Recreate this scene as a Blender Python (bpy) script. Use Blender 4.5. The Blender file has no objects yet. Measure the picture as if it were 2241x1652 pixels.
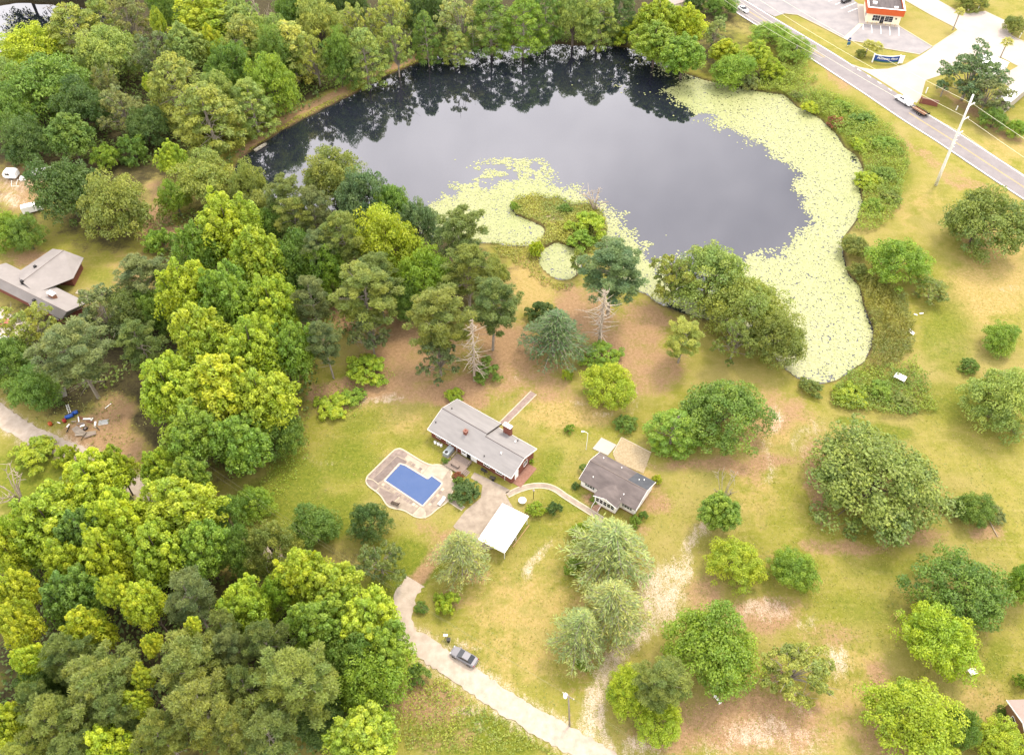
import bpy, bmesh, math, random
import numpy as np
from mathutils import Vector, Matrix

# ------------------------------------------------------------------ camera, sky, sun, exposure
CAM_H, PITCH, FPX, CX, CY = 130.0, math.radians(48), 1813.0, 1120.5, 826.0   # photo frame 2241 x 1652
SUN_EL, SUN_AZ = math.radians(58), math.radians(38)      # azimuth from +y (away from camera) towards +x
sc = bpy.context.scene
col = sc.collection
cd = bpy.data.cameras.new('camera'); cam = bpy.data.objects.new('camera', cd); col.objects.link(cam)
cd.sensor_width = 36.0; cd.sensor_fit = 'HORIZONTAL'; cd.lens = 36.0*FPX/2241.0
cd.clip_start = 1.0; cd.clip_end = 9000.0
cam.location = (0, 0, CAM_H); cam.rotation_euler = (math.pi/2-PITCH, 0, 0)
sc.camera = cam

w = bpy.data.worlds.new('World'); sc.world = w; w.use_nodes = True
nt = w.node_tree; nt.nodes.clear(); N = nt.nodes.new; LK = nt.links.new
out = N('ShaderNodeOutputWorld'); bg = N('ShaderNodeBackground'); bg.inputs['Strength'].default_value = 0.15
sky = N('ShaderNodeTexSky'); sky.sky_type = 'NISHITA'; sky.sun_disc = False
sky.sun_elevation = SUN_EL; sky.sun_rotation = SUN_AZ; sky.dust_density = 3.0; sky.air_density = 1.0
tc = N('ShaderNodeTexCoord'); nz = N('ShaderNodeTexNoise'); nz.inputs['Scale'].default_value = 2.0
nz.inputs['Detail'].default_value = 5.0; nz.inputs['Roughness'].default_value = 0.55
rp = N('ShaderNodeValToRGB'); rp.color_ramp.elements[0].position = 0.34; rp.color_ramp.elements[1].position = 0.66
rp.color_ramp.elements[0].color = (5.0, 4.9, 5.2, 1); rp.color_ramp.elements[1].color = (12.2, 11.8, 11.9, 1)
mx = N('ShaderNodeMixRGB'); mx.inputs['Fac'].default_value = 0.92
mpw = N('ShaderNodeMapping'); mpw.inputs['Location'].default_value = (0.35, 0.0, 0.0); LK(tc.outputs['Generated'], mpw.inputs['Vector']); LK(mpw.outputs['Vector'], nz.inputs['Vector']); LK(nz.outputs['Fac'], rp.inputs['Fac'])
LK(sky.outputs['Color'], mx.inputs['Color1']); LK(rp.outputs['Color'], mx.inputs['Color2'])
LK(mx.outputs['Color'], bg.inputs['Color']); LK(bg.outputs['Background'], out.inputs['Surface'])

sd = bpy.data.lights.new('sun', 'SUN'); sd.energy = 1.5; sd.angle = math.radians(14); sd.color = (1.0, 0.90, 0.72)
sun = bpy.data.objects.new('sun', sd); col.objects.link(sun); sun.location = (60, 60, 200)
sdir = Vector((math.sin(SUN_AZ)*math.cos(SUN_EL), math.cos(SUN_AZ)*math.cos(SUN_EL), math.sin(SUN_EL)))
sun.rotation_euler = sdir.to_track_quat('Z', 'Y').to_euler()
sc.view_settings.view_transform = 'Standard'; sc.view_settings.look = 'None'
sc.view_settings.gamma = 1.0; sc.view_settings.use_curve_mapping = False
sc.view_settings.exposure = 1.4
sc.cycles.max_bounces = 7; sc.cycles.diffuse_bounces = 4; sc.cycles.glossy_bounces = 3; sc.cycles.transmission_bounces = 4
sc.cycles.use_denoising = True

# ------------------------------------------------------------------ helpers
CT, ST = math.cos(PITCH), math.sin(PITCH)
def P(x, y, z=0.0):
    """world point at height z seen at photo pixel (x, y)"""
    dx = (x-CX)/FPX; dy = (CY-y)/FPX
    d = (dx, CT+dy*ST, -ST+dy*CT); t = (z-CAM_H)/d[2]
    return Vector((t*d[0], t*d[1], z))
def PS(x, y, z=0.0):
    """photo pixels per metre there"""
    p = P(x, y, z); return FPX/(p.y*CT-(p.z-CAM_H)*ST)
def PP(X, Y):
    dep = Y*CT+CAM_H*ST; up = Y*ST-CAM_H*CT
    return CX+FPX*X/dep, CY-FPX*up/dep
def P2(pts, z=0.0): return [P(a, b, z) for a, b in pts]

def inpoly(px, py, poly):
    poly = np.asarray(poly, float); c = np.zeros(np.shape(px), bool); n = len(poly); j = n-1
    for i in range(n):
        xi, yi = poly[i]; xj, yj = poly[j]
        with np.errstate(divide='ignore', invalid='ignore'):
            c ^= ((yi > py) != (yj > py)) & (px < (xj-xi)*(py-yi)/(yj-yi+1e-12)+xi)
        j = i
    return c
def dist_polyline(X, Y, pts):
    d = np.full(np.shape(X), 1e9)
    for a, b in zip(pts[:-1], pts[1:]):
        vx, vy = b[0]-a[0], b[1]-a[1]; L2 = vx*vx+vy*vy+1e-9
        t = np.clip(((X-a[0])*vx+(Y-a[1])*vy)/L2, 0, 1)
        d = np.minimum(d, np.hypot(X-a[0]-t*vx, Y-a[1]-t*vy))
    return d
def smooth(a, b, x):
    t = np.clip((x-a)/(b-a), 0, 1); return t*t*(3-2*t)

# ---- materials
MATS = {}
def mat(name, c, rough=0.8, c2=None, scale=4.0, bump=0.0, metal=0.0, spec=0.3, detail=5.0, stretch=None, bscale=None):
    if name in MATS: return MATS[name]
    m = bpy.data.materials.new(name); m.use_nodes = True; MATS[name] = m
    if max(c) < 0.79: c = tuple(x*0.58 for x in c); c2 = None if c2 is None else tuple(x*0.58 for x in c2)
    t = m.node_tree; b = t.nodes['Principled BSDF']
    b.inputs['Roughness'].default_value = rough; b.inputs['Metallic'].default_value = metal
    b.inputs['Specular IOR Level'].default_value = spec
    if c2 is None: c2 = tuple(x*0.8 for x in c)
    co = t.nodes.new('ShaderNodeTexCoord'); src = co.outputs['Object']
    if stretch:
        mp = t.nodes.new('ShaderNodeMapping'); mp.inputs['Scale'].default_value = stretch
        t.links.new(src, mp.inputs['Vector']); src = mp.outputs['Vector']
    n = t.nodes.new('ShaderNodeTexNoise'); n.inputs['Scale'].default_value = scale; n.inputs['Detail'].default_value = detail
    n.inputs['Roughness'].default_value = 0.6
    t.links.new(src, n.inputs['Vector'])
    r = t.nodes.new('ShaderNodeValToRGB'); r.color_ramp.elements[0].position = 0.33; r.color_ramp.elements[1].position = 0.67
    r.color_ramp.elements[0].color = (*c2, 1); r.color_ramp.elements[1].color = (*c, 1)
    t.links.new(n.outputs['Fac'], r.inputs['Fac']); t.links.new(r.outputs['Color'], b.inputs['Base Color'])
    if bump:
        n2 = t.nodes.new('ShaderNodeTexNoise'); n2.inputs['Scale'].default_value = bscale or scale*4; n2.inputs['Detail'].default_value = 4
        t.links.new(src, n2.inputs['Vector'])
        bp = t.nodes.new('ShaderNodeBump'); bp.inputs['Strength'].default_value = bump; bp.inputs['Distance'].default_value = 0.05
        t.links.new(n2.outputs['Fac'], bp.inputs['Height']); t.links.new(bp.outputs['Normal'], b.inputs['Normal'])
    return m

def tag(o, label=None, cat=None, group=None, kind=None):
    if label: o['label'] = label
    if cat: o['category'] = cat
    if group: o['group'] = group
    if kind: o['kind'] = kind
    return o
def empty(name, loc, rz=0.0):
    o = bpy.data.objects.new(name, None); col.objects.link(o); o.location = loc; o.rotation_euler = (0, 0, rz)
    o.empty_display_size = 0.3; return o
def link(name, me, parent=None):
    o = bpy.data.objects.new(name, me); col.objects.link(o)
    if parent is not None: o.parent = parent
    return o

class MB:
    def __init__(s): s.v = []; s.f = []
    def add(s, vs, fs):
        k = len(s.v); s.v += [tuple(x) for x in vs]; s.f += [tuple(i+k for i in f) for f in fs]; return s
    def box(s, x0, x1, y0, y1, z0, z1, M=None):
        vs = [Vector(p) for p in ((x0,y0,z0),(x1,y0,z0),(x1,y1,z0),(x0,y1,z0),(x0,y0,z1),(x1,y0,z1),(x1,y1,z1),(x0,y1,z1))]
        if M is not None: vs = [M @ p for p in vs]
        return s.add(vs, [(0,3,2,1),(4,5,6,7),(0,1,5,4),(1,2,6,5),(2,3,7,6),(3,0,4,7)])
    def prism(s, poly, z0, z1):
        n = len(poly); A = sum(poly[i][0]*poly[(i+1)%n][1]-poly[(i+1)%n][0]*poly[i][1] for i in range(n))
        if A < 0: poly = poly[::-1]
        vs = [(p[0],p[1],z0) for p in poly]+[(p[0],p[1],z1) for p in poly]
        return s.add(vs, [tuple(range(n,2*n)), tuple(range(n-1,-1,-1))]+[(i,(i+1)%n,n+(i+1)%n,n+i) for i in range(n)])
    def bar(s, a, b, w_, h_=None):
        a = Vector(a); b = Vector(b); d = b-a; L = d.length; h_ = h_ or w_
        M = Matrix.Translation(a) @ d.to_track_quat('X', 'Z').to_matrix().to_4x4()
        return s.box(0, L, -w_/2, w_/2, -h_/2, h_/2, M)
    def tube(s, pts, rad, n=6, cap=True):
        pts = [Vector(p) for p in pts]; m = len(pts)
        if not hasattr(rad, '__len__'): rad = [rad]*m
        vs = []; fs = []
        for i, p in enumerate(pts):
            d = (pts[min(i+1,m-1)]-pts[max(i-1,0)]).normalized()
            u = d.cross(Vector((0,0,1))) if abs(d.z) < 0.95 else d.cross(Vector((1,0,0)))
            u.normalize(); v = d.cross(u)
            for k in range(n):
                a = 2*math.pi*k/n; vs.append(p+(u*math.cos(a)+v*math.sin(a))*rad[i])
        for i in range(m-1):
            for k in range(n):
                fs.append((i*n+k, i*n+(k+1)%n, (i+1)*n+(k+1)%n, (i+1)*n+k))
        if cap: fs += [tuple(range(n-1,-1,-1)), tuple(range((m-1)*n, m*n))]
        return s.add(vs, fs)
    def loft(s, rings):
        n = len(rings[0]); vs = [p for r in rings for p in r]; fs = []
        for i in range(len(rings)-1):
            for k in range(n): fs.append((i*n+k, i*n+(k+1)%n, (i+1)*n+(k+1)%n, (i+1)*n+k))
        fs += [tuple(range(n-1,-1,-1)), tuple(range((len(rings)-1)*n, len(rings)*n))]
        return s.add(vs, fs)
    def build(s, name, m, parent=None, smooth_=False, bevel=0.0):
        me = bpy.data.meshes.new(name); me.from_pydata(s.v, [], s.f); me.update()
        bm = bmesh.new(); bm.from_mesh(me); bmesh.ops.recalc_face_normals(bm, faces=bm.faces)
        if bevel: bmesh.ops.bevel(bm, geom=list(bm.edges), offset=bevel, segments=2, affect='EDGES', clamp_overlap=True)
        bm.to_mesh(me); bm.free()
        me.materials.append(m)
        if smooth_:
            for p in me.polygons: p.use_smooth = True
        return link(name, me, parent)

def np_mesh(name, V, Fq, m, attrs=None):
    """V (n,3), Fq (m,k) faces of k corners"""
    me = bpy.data.meshes.new(name); n = len(V); k = Fq.shape[1]; nf = len(Fq)
    me.vertices.add(n); me.vertices.foreach_set('co', np.ascontiguousarray(V, np.float32).ravel())
    me.loops.add(nf*k); me.loops.foreach_set('vertex_index', np.ascontiguousarray(Fq, np.int32).ravel())
    me.polygons.add(nf); me.polygons.foreach_set('loop_start', np.arange(0, nf*k, k, dtype=np.int32))
    me.polygons.foreach_set('loop_total', np.full(nf, k, np.int32))
    for an, (dom, arr) in (attrs or {}).items():
        a = me.attributes.new(an, 'FLOAT_COLOR', dom)
        a.data.foreach_set('color', np.ascontiguousarray(arr, np.float32).ravel())
    me.update(calc_edges=True); me.materials.append(m); return me

# ------------------------------------------------------------------ pond outlines (photo pixels on the ground)
POND = [(505,392),(520,352),(565,318),(620,283),(690,247),(760,212),(830,172),(900,143),(960,121),(1040,106),(1130,99),(1220,97),
 (1320,98),(1390,106),(1440,127),(1490,157),(1540,174),(1600,186),(1660,199),(1718,207),(1742,232),(1790,255),(1828,290),(1848,322),
 (1878,340),(1890,372),(1880,410),(1888,445),(1870,488),(1842,520),(1845,560),(1856,600),(1880,625),(1888,660),(1897,692),(1910,722),
 (1906,760),(1892,788),(1860,808),(1832,832),(1790,836),(1750,828),(1722,806),(1690,772),(1640,735),(1560,700),(1490,680),(1440,660),
 (1418,640),(1380,628),(1350,600),(1328,560),(1300,548),(1276,556),(1270,590),(1250,612),(1208,604),(1178,578),(1186,548),(1216,528),
 (1190,528),(1168,536),(1120,534),(1080,530),(1010,524),(940,512),(870,494),(800,480),(730,470),(650,458),(580,444),(525,424)]
ISLAND = [(1114,452),(1130,432),(1165,424),(1200,430),(1222,426),(1252,446),(1290,438),(1322,462),(1330,500),(1322,540),(1296,556),
 (1262,544),(1232,534),(1214,526),(1196,532),(1176,540),(1170,534),(1186,518),(1196,500),(1166,484),(1130,470)]
POND2 = [(-160,60),(-60,20),(40,5),(150,12),(215,22),(232,40),(205,62),(150,82),(90,100),(0,112),(-120,118)]
def wpoly(p): return [tuple(P(*q).xy) for q in p]
POND_W, ISL_W, POND2_W = wpoly(POND), wpoly(ISLAND), wpoly(POND2)
WATER_Z = -0.35
def in_pond(X, Y): return (inpoly(X, Y, POND_W) & ~inpoly(X, Y, ISL_W)) | inpoly(X, Y, POND2_W)

# ------------------------------------------------------------------ ground sheet
xs = np.concatenate([[-4000,-2000,-1000,-600,-420,-330,-280,-250], np.arange(-236, 236.1, 0.85), [250,280,330,420,600,1000,2000,4000]])
ys = np.concatenate([[-3000,-1200,-500,-200,-80,-20,10], np.arange(24, 140, 0.8), np.arange(140, 330, 1.15), [335,345,360,390,450,600,1000,2000,5000]])
GX, GY = np.meshgrid(xs, ys); ny, nx = GX.shape
dep_ok = GY > 15
px, py = PP(GX, np.maximum(GY, 15.0))
def vnoise(X, Y, s, seed):
    r = np.random.RandomState(seed); T = r.rand(64, 64)
    x = X/s; y = Y/s; xi = np.floor(x).astype(int); yi = np.floor(y).astype(int); fx = x-xi; fy = y-yi
    fx = fx*fx*(3-2*fx); fy = fy*fy*(3-2*fy)
    g = lambda a, b: T[a % 64, b % 64]
    return (g(xi,yi)*(1-fx)+g(xi+1,yi)*fx)*(1-fy)+(g(xi,yi+1)*(1-fx)+g(xi+1,yi+1)*fx)*fy
def fnoise(X, Y, s, seed): return 0.55*vnoise(X,Y,s,seed)+0.3*vnoise(X,Y,s*0.45,seed+1)+0.15*vnoise(X,Y,s*0.2,seed+2)
mask = in_pond(GX, GY).astype(float)
def blur(a):
    b = a.copy(); b[1:-1] = (a[:-2]+2*a[1:-1]+a[2:])/4; c = b.copy(); c[:,1:-1] = (b[:,:-2]+2*b[:,1:-1]+b[:,2:])/4; return c
for _ in range(3): mask = blur(mask)
GZ = -1.5*smooth(0.25, 0.95, mask) + (fnoise(GX, GY, 30, 5)-0.5)*0.16*(1-np.clip(mask*6,0,1))
GZ = np.where((np.abs(GX) < 230) & (GY > 24) & (GY < 325), GZ, np.minimum(GZ, 0))

CH = {k: np.zeros_like(GX) for k in ('straw','sand','lush','dry','wood','mud')}
dpx = px + (fnoise(GX,GY,9,11)-0.5)*70; dpy = py + (fnoise(GX,GY,9,21)-0.5)*50
def blob(ch, cx, cy, rx, ry, amp=1.0, ang=0.0, soft=0.55):
    a = math.radians(ang); c, s = math.cos(a), math.sin(a)
    dx, dy = dpx-cx, dpy-cy
    d = np.hypot((dx*c+dy*s)/rx, (-dx*s+dy*c)/ry)
    CH[ch] = np.maximum(CH[ch], amp*(1-smooth(1-soft, 1+soft, d)))
for a in [(900,770,110,75,.85),(1300,690,45,70,.85),(1410,710,70,55,.85),(1420,800,75,70,.8),(1110,815,120,48,.75),(990,860,90,35),(830,850,110,36),(780,690,60,50),
 (1350,770,60,70),(1600,1012,170,16,.9),(1250,690,40,60),(720,860,50,30),(880,730,40,60),(1100,760,80,60),(1200,860,60,28,.7),
 (1795,1060,26,90,.8),(1850,1190,110,18,.75),(1990,1180,70,16,.7),(1650,1585,190,70,.95),(1480,1610,100,50,.9),(1950,1620,90,60,.8),
 (1690,1345,90,40,.95),(1540,1300,50,45,.8),(1830,1400,70,30,.5),(925,1545,85,50,.75),(880,1520,70,40,.8),(980,1610,90,40,.4),
 (200,950,80,50,1),(280,985,70,50,.9),(340,470,34,80,.95),(385,515,40,30,1),(250,905,60,60,.9),(45,405,70,55,.75),(300,605,60,45,.6),(65,560,60,20,.8),
 (1930,1490,30,40,.8),(2150,1180,45,20,.8),(1440,1085,35,40,.7),(1290,1085,22,14,.7),(1660,950,30,110,.6),(1720,900,60,45,.65),(1400,1150,30,12,.6),
 (950,1170,26,40,.5),(1050,1250,34,30,.6),(1880,180,60,12,.7,30),(2010,330,60,12,.6,33),(2120,400,60,16,.6,33),(2150,255,110,12,.8,33),
 (1270,1480,30,40,.4),(1330,1440,40,30,.5),(1000,1310,30,20,.6),(1700,1480,30,60,.6),(2190,1640,40,20,.4),(1840,170,50,9,.6,33)]: blob('straw', *a)
for a in [(1440,1300,54,76),(1480,1250,45,32,.9),(1395,1385,40,28,.9),(1310,1545,20,90),(1300,1600,24,60),(1350,1450,35,30,.9),(1190,1230,16,55,.8,25),(1510,1190,18,70,.85,20),
 (1320,1480,22,40,.6),(1690,1330,70,28,.75),(1790,1370,30,18,.6),(1840,1455,32,42,.85),(1660,1605,110,38,.75),(1760,1620,70,34,.6),(1705,915,16,40,.8),
 (1690,1000,20,60,.55),(1780,965,30,50,.5),(1270,880,34,10,.7),(850,878,50,12,.75),(1330,900,26,10,.6),(1390,880,16,50,.4),(1500,760,30,30,.3),(40,400,60,18,.7),(10,425,40,16,.8),
 (1010,1548,34,16,.8),(1060,1590,50,12,.7,30),(1020,1400,36,8,.8,30),(990,1390,16,6,.6),(2200,625,40,12,.5),(1210,475,26,10,.8,20),(1080,1245,20,14,.3),
 (1760,1540,26,40,.5),(1930,1000,10,10,.3),(700,998,50,5,.5),(1430,1010,16,12,.5),(1990,200,40,8,.5,33),(1150,830,30,8,.4),(1570,1640,60,24,.6),(1400,1640,50,26,.8),(1240,1470,24,14,.4)]: blob('sand', *a)
for a in [(600,1080,80,60),(760,1000,80,60,.7),(690,1130,110,60),(890,1230,80,60),(860,1290,60,40),(1205,1000,40,45,.6),(1190,1045,45,18,.8),(800,930,70,30,.6),(640,1040,60,60),
 (1050,1610,150,60,.9),(60,1050,100,80,1),(1945,950,60,30,.8),(2080,720,60,110,.6),(1870,925,40,14,.9),(1250,1090,60,30,.6),(1180,1160,50,24,.5),(2080,880,90,50,.6),
 (1850,260,110,60,.8,30),(1960,380,60,40,.7),(1700,170,60,50,.8),(1600,100,60,50,.5),(230,610,60,20,.5),(2190,1450,40,60,.6),(1900,1330,110,50,.5),(990,900,30,16,.6),(900,960,50,20,.5),
 (1560,1060,60,60,.35),(1980,1240,120,30,.5),(1690,1130,50,60,.3),(1100,1560,60,30,.6),(810,820,60,16,.7)]: blob('lush', *a)
for a in [(1150,1330,150,90,.55),(2160,640,110,80,.75),(1650,1060,70,100,.5),(1400,1030,40,40,.6),(950,860,90,30,.8),(1150,625,70,55,.9),(2000,450,60,60,.45),(1110,1430,120,70,.5),
 (1250,900,100,40,.8),(1280,1370,70,110,.6),(1840,1560,150,80,.6),(2160,1550,60,80,.6),(2180,540,70,40,.9),(1780,1200,60,120,.3),(880,930,60,30,.5),(1700,930,70,80,.7),(860,1000,30,20,.4),
 (2000,1040,40,120,.2),(1880,1480,60,60,.5),(60,590,80,30,.7),(280,590,60,40,.5),(1060,1640,120,40,.3),(2200,330,60,60,.5),(2050,150,60,20,.3)]: blob('dry', *a)
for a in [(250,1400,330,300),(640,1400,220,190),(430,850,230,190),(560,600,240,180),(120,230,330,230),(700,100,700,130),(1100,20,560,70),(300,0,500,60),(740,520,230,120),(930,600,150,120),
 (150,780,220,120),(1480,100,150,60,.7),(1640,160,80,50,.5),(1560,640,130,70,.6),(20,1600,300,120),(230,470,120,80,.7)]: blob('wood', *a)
bank = [P(545,335).xy, P(640,262).xy, P(760,203).xy, P(880,146).xy, P(1000,108).xy]
db = dist_polyline(GX, GY, bank)
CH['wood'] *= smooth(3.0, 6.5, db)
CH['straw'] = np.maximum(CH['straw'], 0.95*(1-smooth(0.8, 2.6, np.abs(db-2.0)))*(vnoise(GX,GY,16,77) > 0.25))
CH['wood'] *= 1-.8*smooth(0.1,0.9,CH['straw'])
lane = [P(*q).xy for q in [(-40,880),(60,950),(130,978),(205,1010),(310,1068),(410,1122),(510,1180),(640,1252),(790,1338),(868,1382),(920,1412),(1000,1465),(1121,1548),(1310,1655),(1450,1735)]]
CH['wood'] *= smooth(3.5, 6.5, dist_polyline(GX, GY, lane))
CH['sand'] = np.maximum(CH['sand'], 0.7*(1-smooth(2.0, 4.2, dist_polyline(GX, GY, lane))))
CH['straw'] = np.maximum(CH['straw'], .8*(1-smooth(.8, 2.2, dist_polyline(GX, GY, [P(*q).xy for q in [(905,1275),(930,1248),(955,1212),(985,1172)]]))))
trk = [P(*q).xy for q in [(1330,1665),(1302,1600),(1300,1530),(1322,1480),(1352,1432),(1400,1385),(1438,1310),(1452,1262)]]
CH['sand'] = np.maximum(CH['sand'], 0.85*(1-smooth(1.0, 2.8, dist_polyline(GX, GY, trk))))
CH['mud'] = smooth(0.10, 0.45, mask)
A1 = np.stack([CH['straw'], CH['sand'], CH['lush'], np.ones_like(GX)], -1).reshape(-1, 4)
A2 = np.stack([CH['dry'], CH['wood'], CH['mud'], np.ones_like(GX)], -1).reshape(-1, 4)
ii = (np.arange(ny-1)[:,None]*nx+np.arange(nx-1)[None,:]).ravel()
GF = np.stack([ii, ii+1, ii+nx+1, ii+nx], 1)

def ground_material():
    m = bpy.data.materials.new('ground_cover'); m.use_nodes = True; t = m.node_tree; n = t.nodes; l = t.links
    b = n['Principled BSDF']; b.inputs['Roughness'].default_value = 0.95; b.inputs['Specular IOR Level'].default_value = 0.1
    co = n.new('ShaderNodeTexCoord')
    def noise(s, d=6, r=0.65, off=0, st=None):
        x = n.new('ShaderNodeTexNoise'); x.inputs['Scale'].default_value = s; x.inputs['Detail'].default_value = d; x.inputs['Roughness'].default_value = r
        mp = n.new('ShaderNodeMapping'); mp.inputs['Location'].default_value = (off, off*.7, 0)
        if st: mp.inputs['Scale'].default_value = st
        l.new(co.outputs['Object'], mp.inputs['Vector']); l.new(mp.outputs['Vector'], x.inputs['Vector']); return x.outputs['Fac']
    def math_(op, a, b_=None, clamp=False):
        x = n.new('ShaderNodeMath'); x.operation = op; x.use_clamp = clamp
        for i, v in enumerate((a, b_)):
            if v is None: continue
            if isinstance(v, (int, float)): x.inputs[i].default_value = v
            else: l.new(v, x.inputs[i])
        return x.outputs[0]
    def mix(f, a, b_):
        x = n.new('ShaderNodeMixRGB')
        for i, v in ((0, f), (1, a), (2, b_)):
            if isinstance(v, tuple): x.inputs[i].default_value = (*v, 1)
            elif isinstance(v, (int, float)): x.inputs[i].default_value = v
            else: l.new(v, x.inputs[i])
        return x.outputs[0]
    def ss(v, a, b_):
        x = n.new('ShaderNodeMapRange'); x.interpolation_type = 'SMOOTHSTEP'; x.inputs[1].default_value = a; x.inputs[2].default_value = b_
        l.new(v, x.inputs[0]); return x.outputs[0]
    at = n.new('ShaderNodeAttribute'); at.attribute_name = 'cover_a'; s1 = n.new('ShaderNodeSeparateColor'); l.new(at.outputs['Color'], s1.inputs[0])
    a2 = n.new('ShaderNodeAttribute'); a2.attribute_name = 'cover_b'; s2 = n.new('ShaderNodeSeparateColor'); l.new(a2.outputs['Color'], s2.inputs[0])
    big = noise(0.045, 5, 0.6, 3); mid = noise(0.28, 6, 0.65, 9); fine = noise(1.6, 6, 0.7, 17); grain = noise(5.5, 4, 0.7, 31)
    streak = noise(0.9, 6, 0.7, 41, (1.0, 0.35, 1.0))
    grass = mix(ss(mid, 0.36, 0.66), (0.216,0.214,0.030), (0.308,0.270,0.060))
    grass = mix(math_('MULTIPLY', ss(big, 0.42, 0.66), 0.7), grass, (0.36,0.285,0.105))
    grass = mix(math_('MULTIPLY', ss(fine, 0.48, 0.70), 0.6), grass, (0.38,0.31,0.115))
    tuft = noise(3.2, 5, 0.75, 57)
    grass = mix(math_('MULTIPLY', ss(tuft, 0.54, 0.70), 0.55), grass, (0.145,0.165,0.022))
    mow = noise(0.5, 4, 0.7, 63, (0.25, 2.2, 1.0))
    grass = mix(math_('MULTIPLY', ss(mow, 0.52, 0.72), 0.35), grass, (0.40,0.33,0.12))
    dry = mix(ss(fine, 0.3, 0.7), (0.34,0.255,0.075), (0.50,0.355,0.15))
    def w(chan, nz_, k, lo=0.38, hi=0.62):
        v = math_('ADD', chan, math_('MULTIPLY', math_('SUBTRACT', nz_, 0.5), k)); return ss(v, lo, hi)
    lush = mix(ss(fine, 0.35, 0.7), (0.105,0.145,0.012), (0.205,0.225,0.022))
    c = mix(math_('MULTIPLY', w(s2.outputs[0], mid, 1.6, 0.2, 0.85), 0.9), grass, dry)
    c = mix(math_('MULTIPLY', w(s1.outputs[2], mid, 1.3, 0.2, 0.8), 0.85), c, lush)
    strw = mix(ss(fine, 0.3, 0.72), (0.275,0.160,0.085), (0.42,0.265,0.15))
    strw = mix(math_('MULTIPLY', ss(grain, 0.45, 0.7), 0.5), strw, (0.45,0.29,0.18))
    c = mix(math_('MULTIPLY', ss(math_('ADD', math_('ADD', s1.outputs[0], math_('MULTIPLY', math_('SUBTRACT', mid, 0.5), 1.5)), math_('MULTIPLY', math_('SUBTRACT', fine, 0.5), 1.1)), 0.12, 0.95), 0.92), c, strw)
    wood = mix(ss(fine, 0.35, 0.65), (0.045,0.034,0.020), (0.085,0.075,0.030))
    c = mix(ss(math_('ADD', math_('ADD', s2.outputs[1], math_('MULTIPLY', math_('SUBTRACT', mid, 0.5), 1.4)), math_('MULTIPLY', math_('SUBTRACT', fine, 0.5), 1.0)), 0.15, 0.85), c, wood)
    snd = mix(ss(grain, 0.3, 0.7), (0.50,0.38,0.275), (0.70,0.57,0.44))
    sv = math_('ADD', s1.outputs[1], math_('MULTIPLY', math_('SUBTRACT', streak, 0.5), 2.2))
    sv = math_('ADD', sv, math_('MULTIPLY', math_('SUBTRACT', fine, 0.5), 1.0))
    sv = math_('ADD', sv, math_('MULTIPLY', math_('SUBTRACT', grain, 0.5), 1.6))
    sf = math_('MULTIPLY', ss(sv, 0.35, 1.35), ss(s1.outputs[1], 0.05, 0.4))
    c = mix(math_('MULTIPLY', sf, 0.95), c, snd)
    c = mix(s2.outputs[2], c, (0.075,0.055,0.028))
    g = math_('ADD', 0.47, math_('MULTIPLY', math_('ADD', grain, math_('MULTIPLY', math_('SUBTRACT', tuft, 0.5), 0.8)), 0.44))
    mm = n.new('ShaderNodeMixRGB'); mm.blend_type = 'MULTIPLY'; mm.inputs[0].default_value = 1.0
    cc = n.new('ShaderNodeCombineColor'); [l.new(g, cc.inputs[i]) for i in range(3)]
    l.new(c, mm.inputs[1]); l.new(cc.outputs[0], mm.inputs[2]); l.new(mm.outputs[0], b.inputs['Base Color'])
    bp = n.new('ShaderNodeBump'); bp.inputs['Strength'].default_value = 0.5; bp.inputs['Distance'].default_value = 0.10
    l.new(math_('ADD', grain, math_('MULTIPLY', fine, 2.0)), bp.inputs['Height']); l.new(bp.outputs['Normal'], b.inputs['Normal'])
    return m
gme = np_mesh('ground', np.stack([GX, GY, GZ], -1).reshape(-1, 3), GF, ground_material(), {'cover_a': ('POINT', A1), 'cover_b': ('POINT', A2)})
for p_ in gme.polygons: pass
gme.polygons.foreach_set('use_smooth', np.ones(len(GF), bool))
tag(link('ground', gme), kind='structure')

# ------------------------------------------------------------------ water
wm = bpy.data.materials.new('pond_water'); wm.use_nodes = True
b = wm.node_tree.nodes['Principled BSDF']; b.inputs['Base Color'].default_value = (0.010,0.012,0.018,1)
b.inputs['Roughness'].default_value = 0.03; b.inputs['IOR'].default_value = 1.95; b.inputs['Specular IOR Level'].default_value = 0.5
b.inputs['Specular Tint'].default_value = (1.0, 0.97, 1.0, 1)
tn = wm.node_tree.nodes; co = tn.new('ShaderNodeTexCoord'); no = tn.new('ShaderNodeTexNoise'); no.inputs['Scale'].default_value = 0.5; no.inputs['Detail'].default_value = 3
bp = tn.new('ShaderNodeBump'); bp.inputs['Strength'].default_value = 0.03; bp.inputs['Distance'].default_value = 0.05
wm.node_tree.links.new(co.outputs['Object'], no.inputs['Vector']); wm.node_tree.links.new(no.outputs['Fac'], bp.inputs['Height']); wm.node_tree.links.new(bp.outputs['Normal'], b.inputs['Normal'])
def water(name, poly, z, grow):
    cxm = sum(p[0] for p in poly)/len(poly); cym = sum(p[1] for p in poly)/len(poly)
    xs_ = [p[0] for p in poly]; ys_ = [p[1] for p in poly]
    o = MB().add([(min(xs_)-grow,min(ys_)-grow,z),(max(xs_)+grow,min(ys_)-grow,z),(max(xs_)+grow,max(ys_)+grow,z),(min(xs_)-grow,max(ys_)+grow,z)], [(0,1,2,3)]).build(name, wm)
    return tag(o, kind='structure')
water('pond_water', POND_W, WATER_Z, 1.0)
water('swamp_water', POND2_W, WATER_Z, 1.0)

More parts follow.
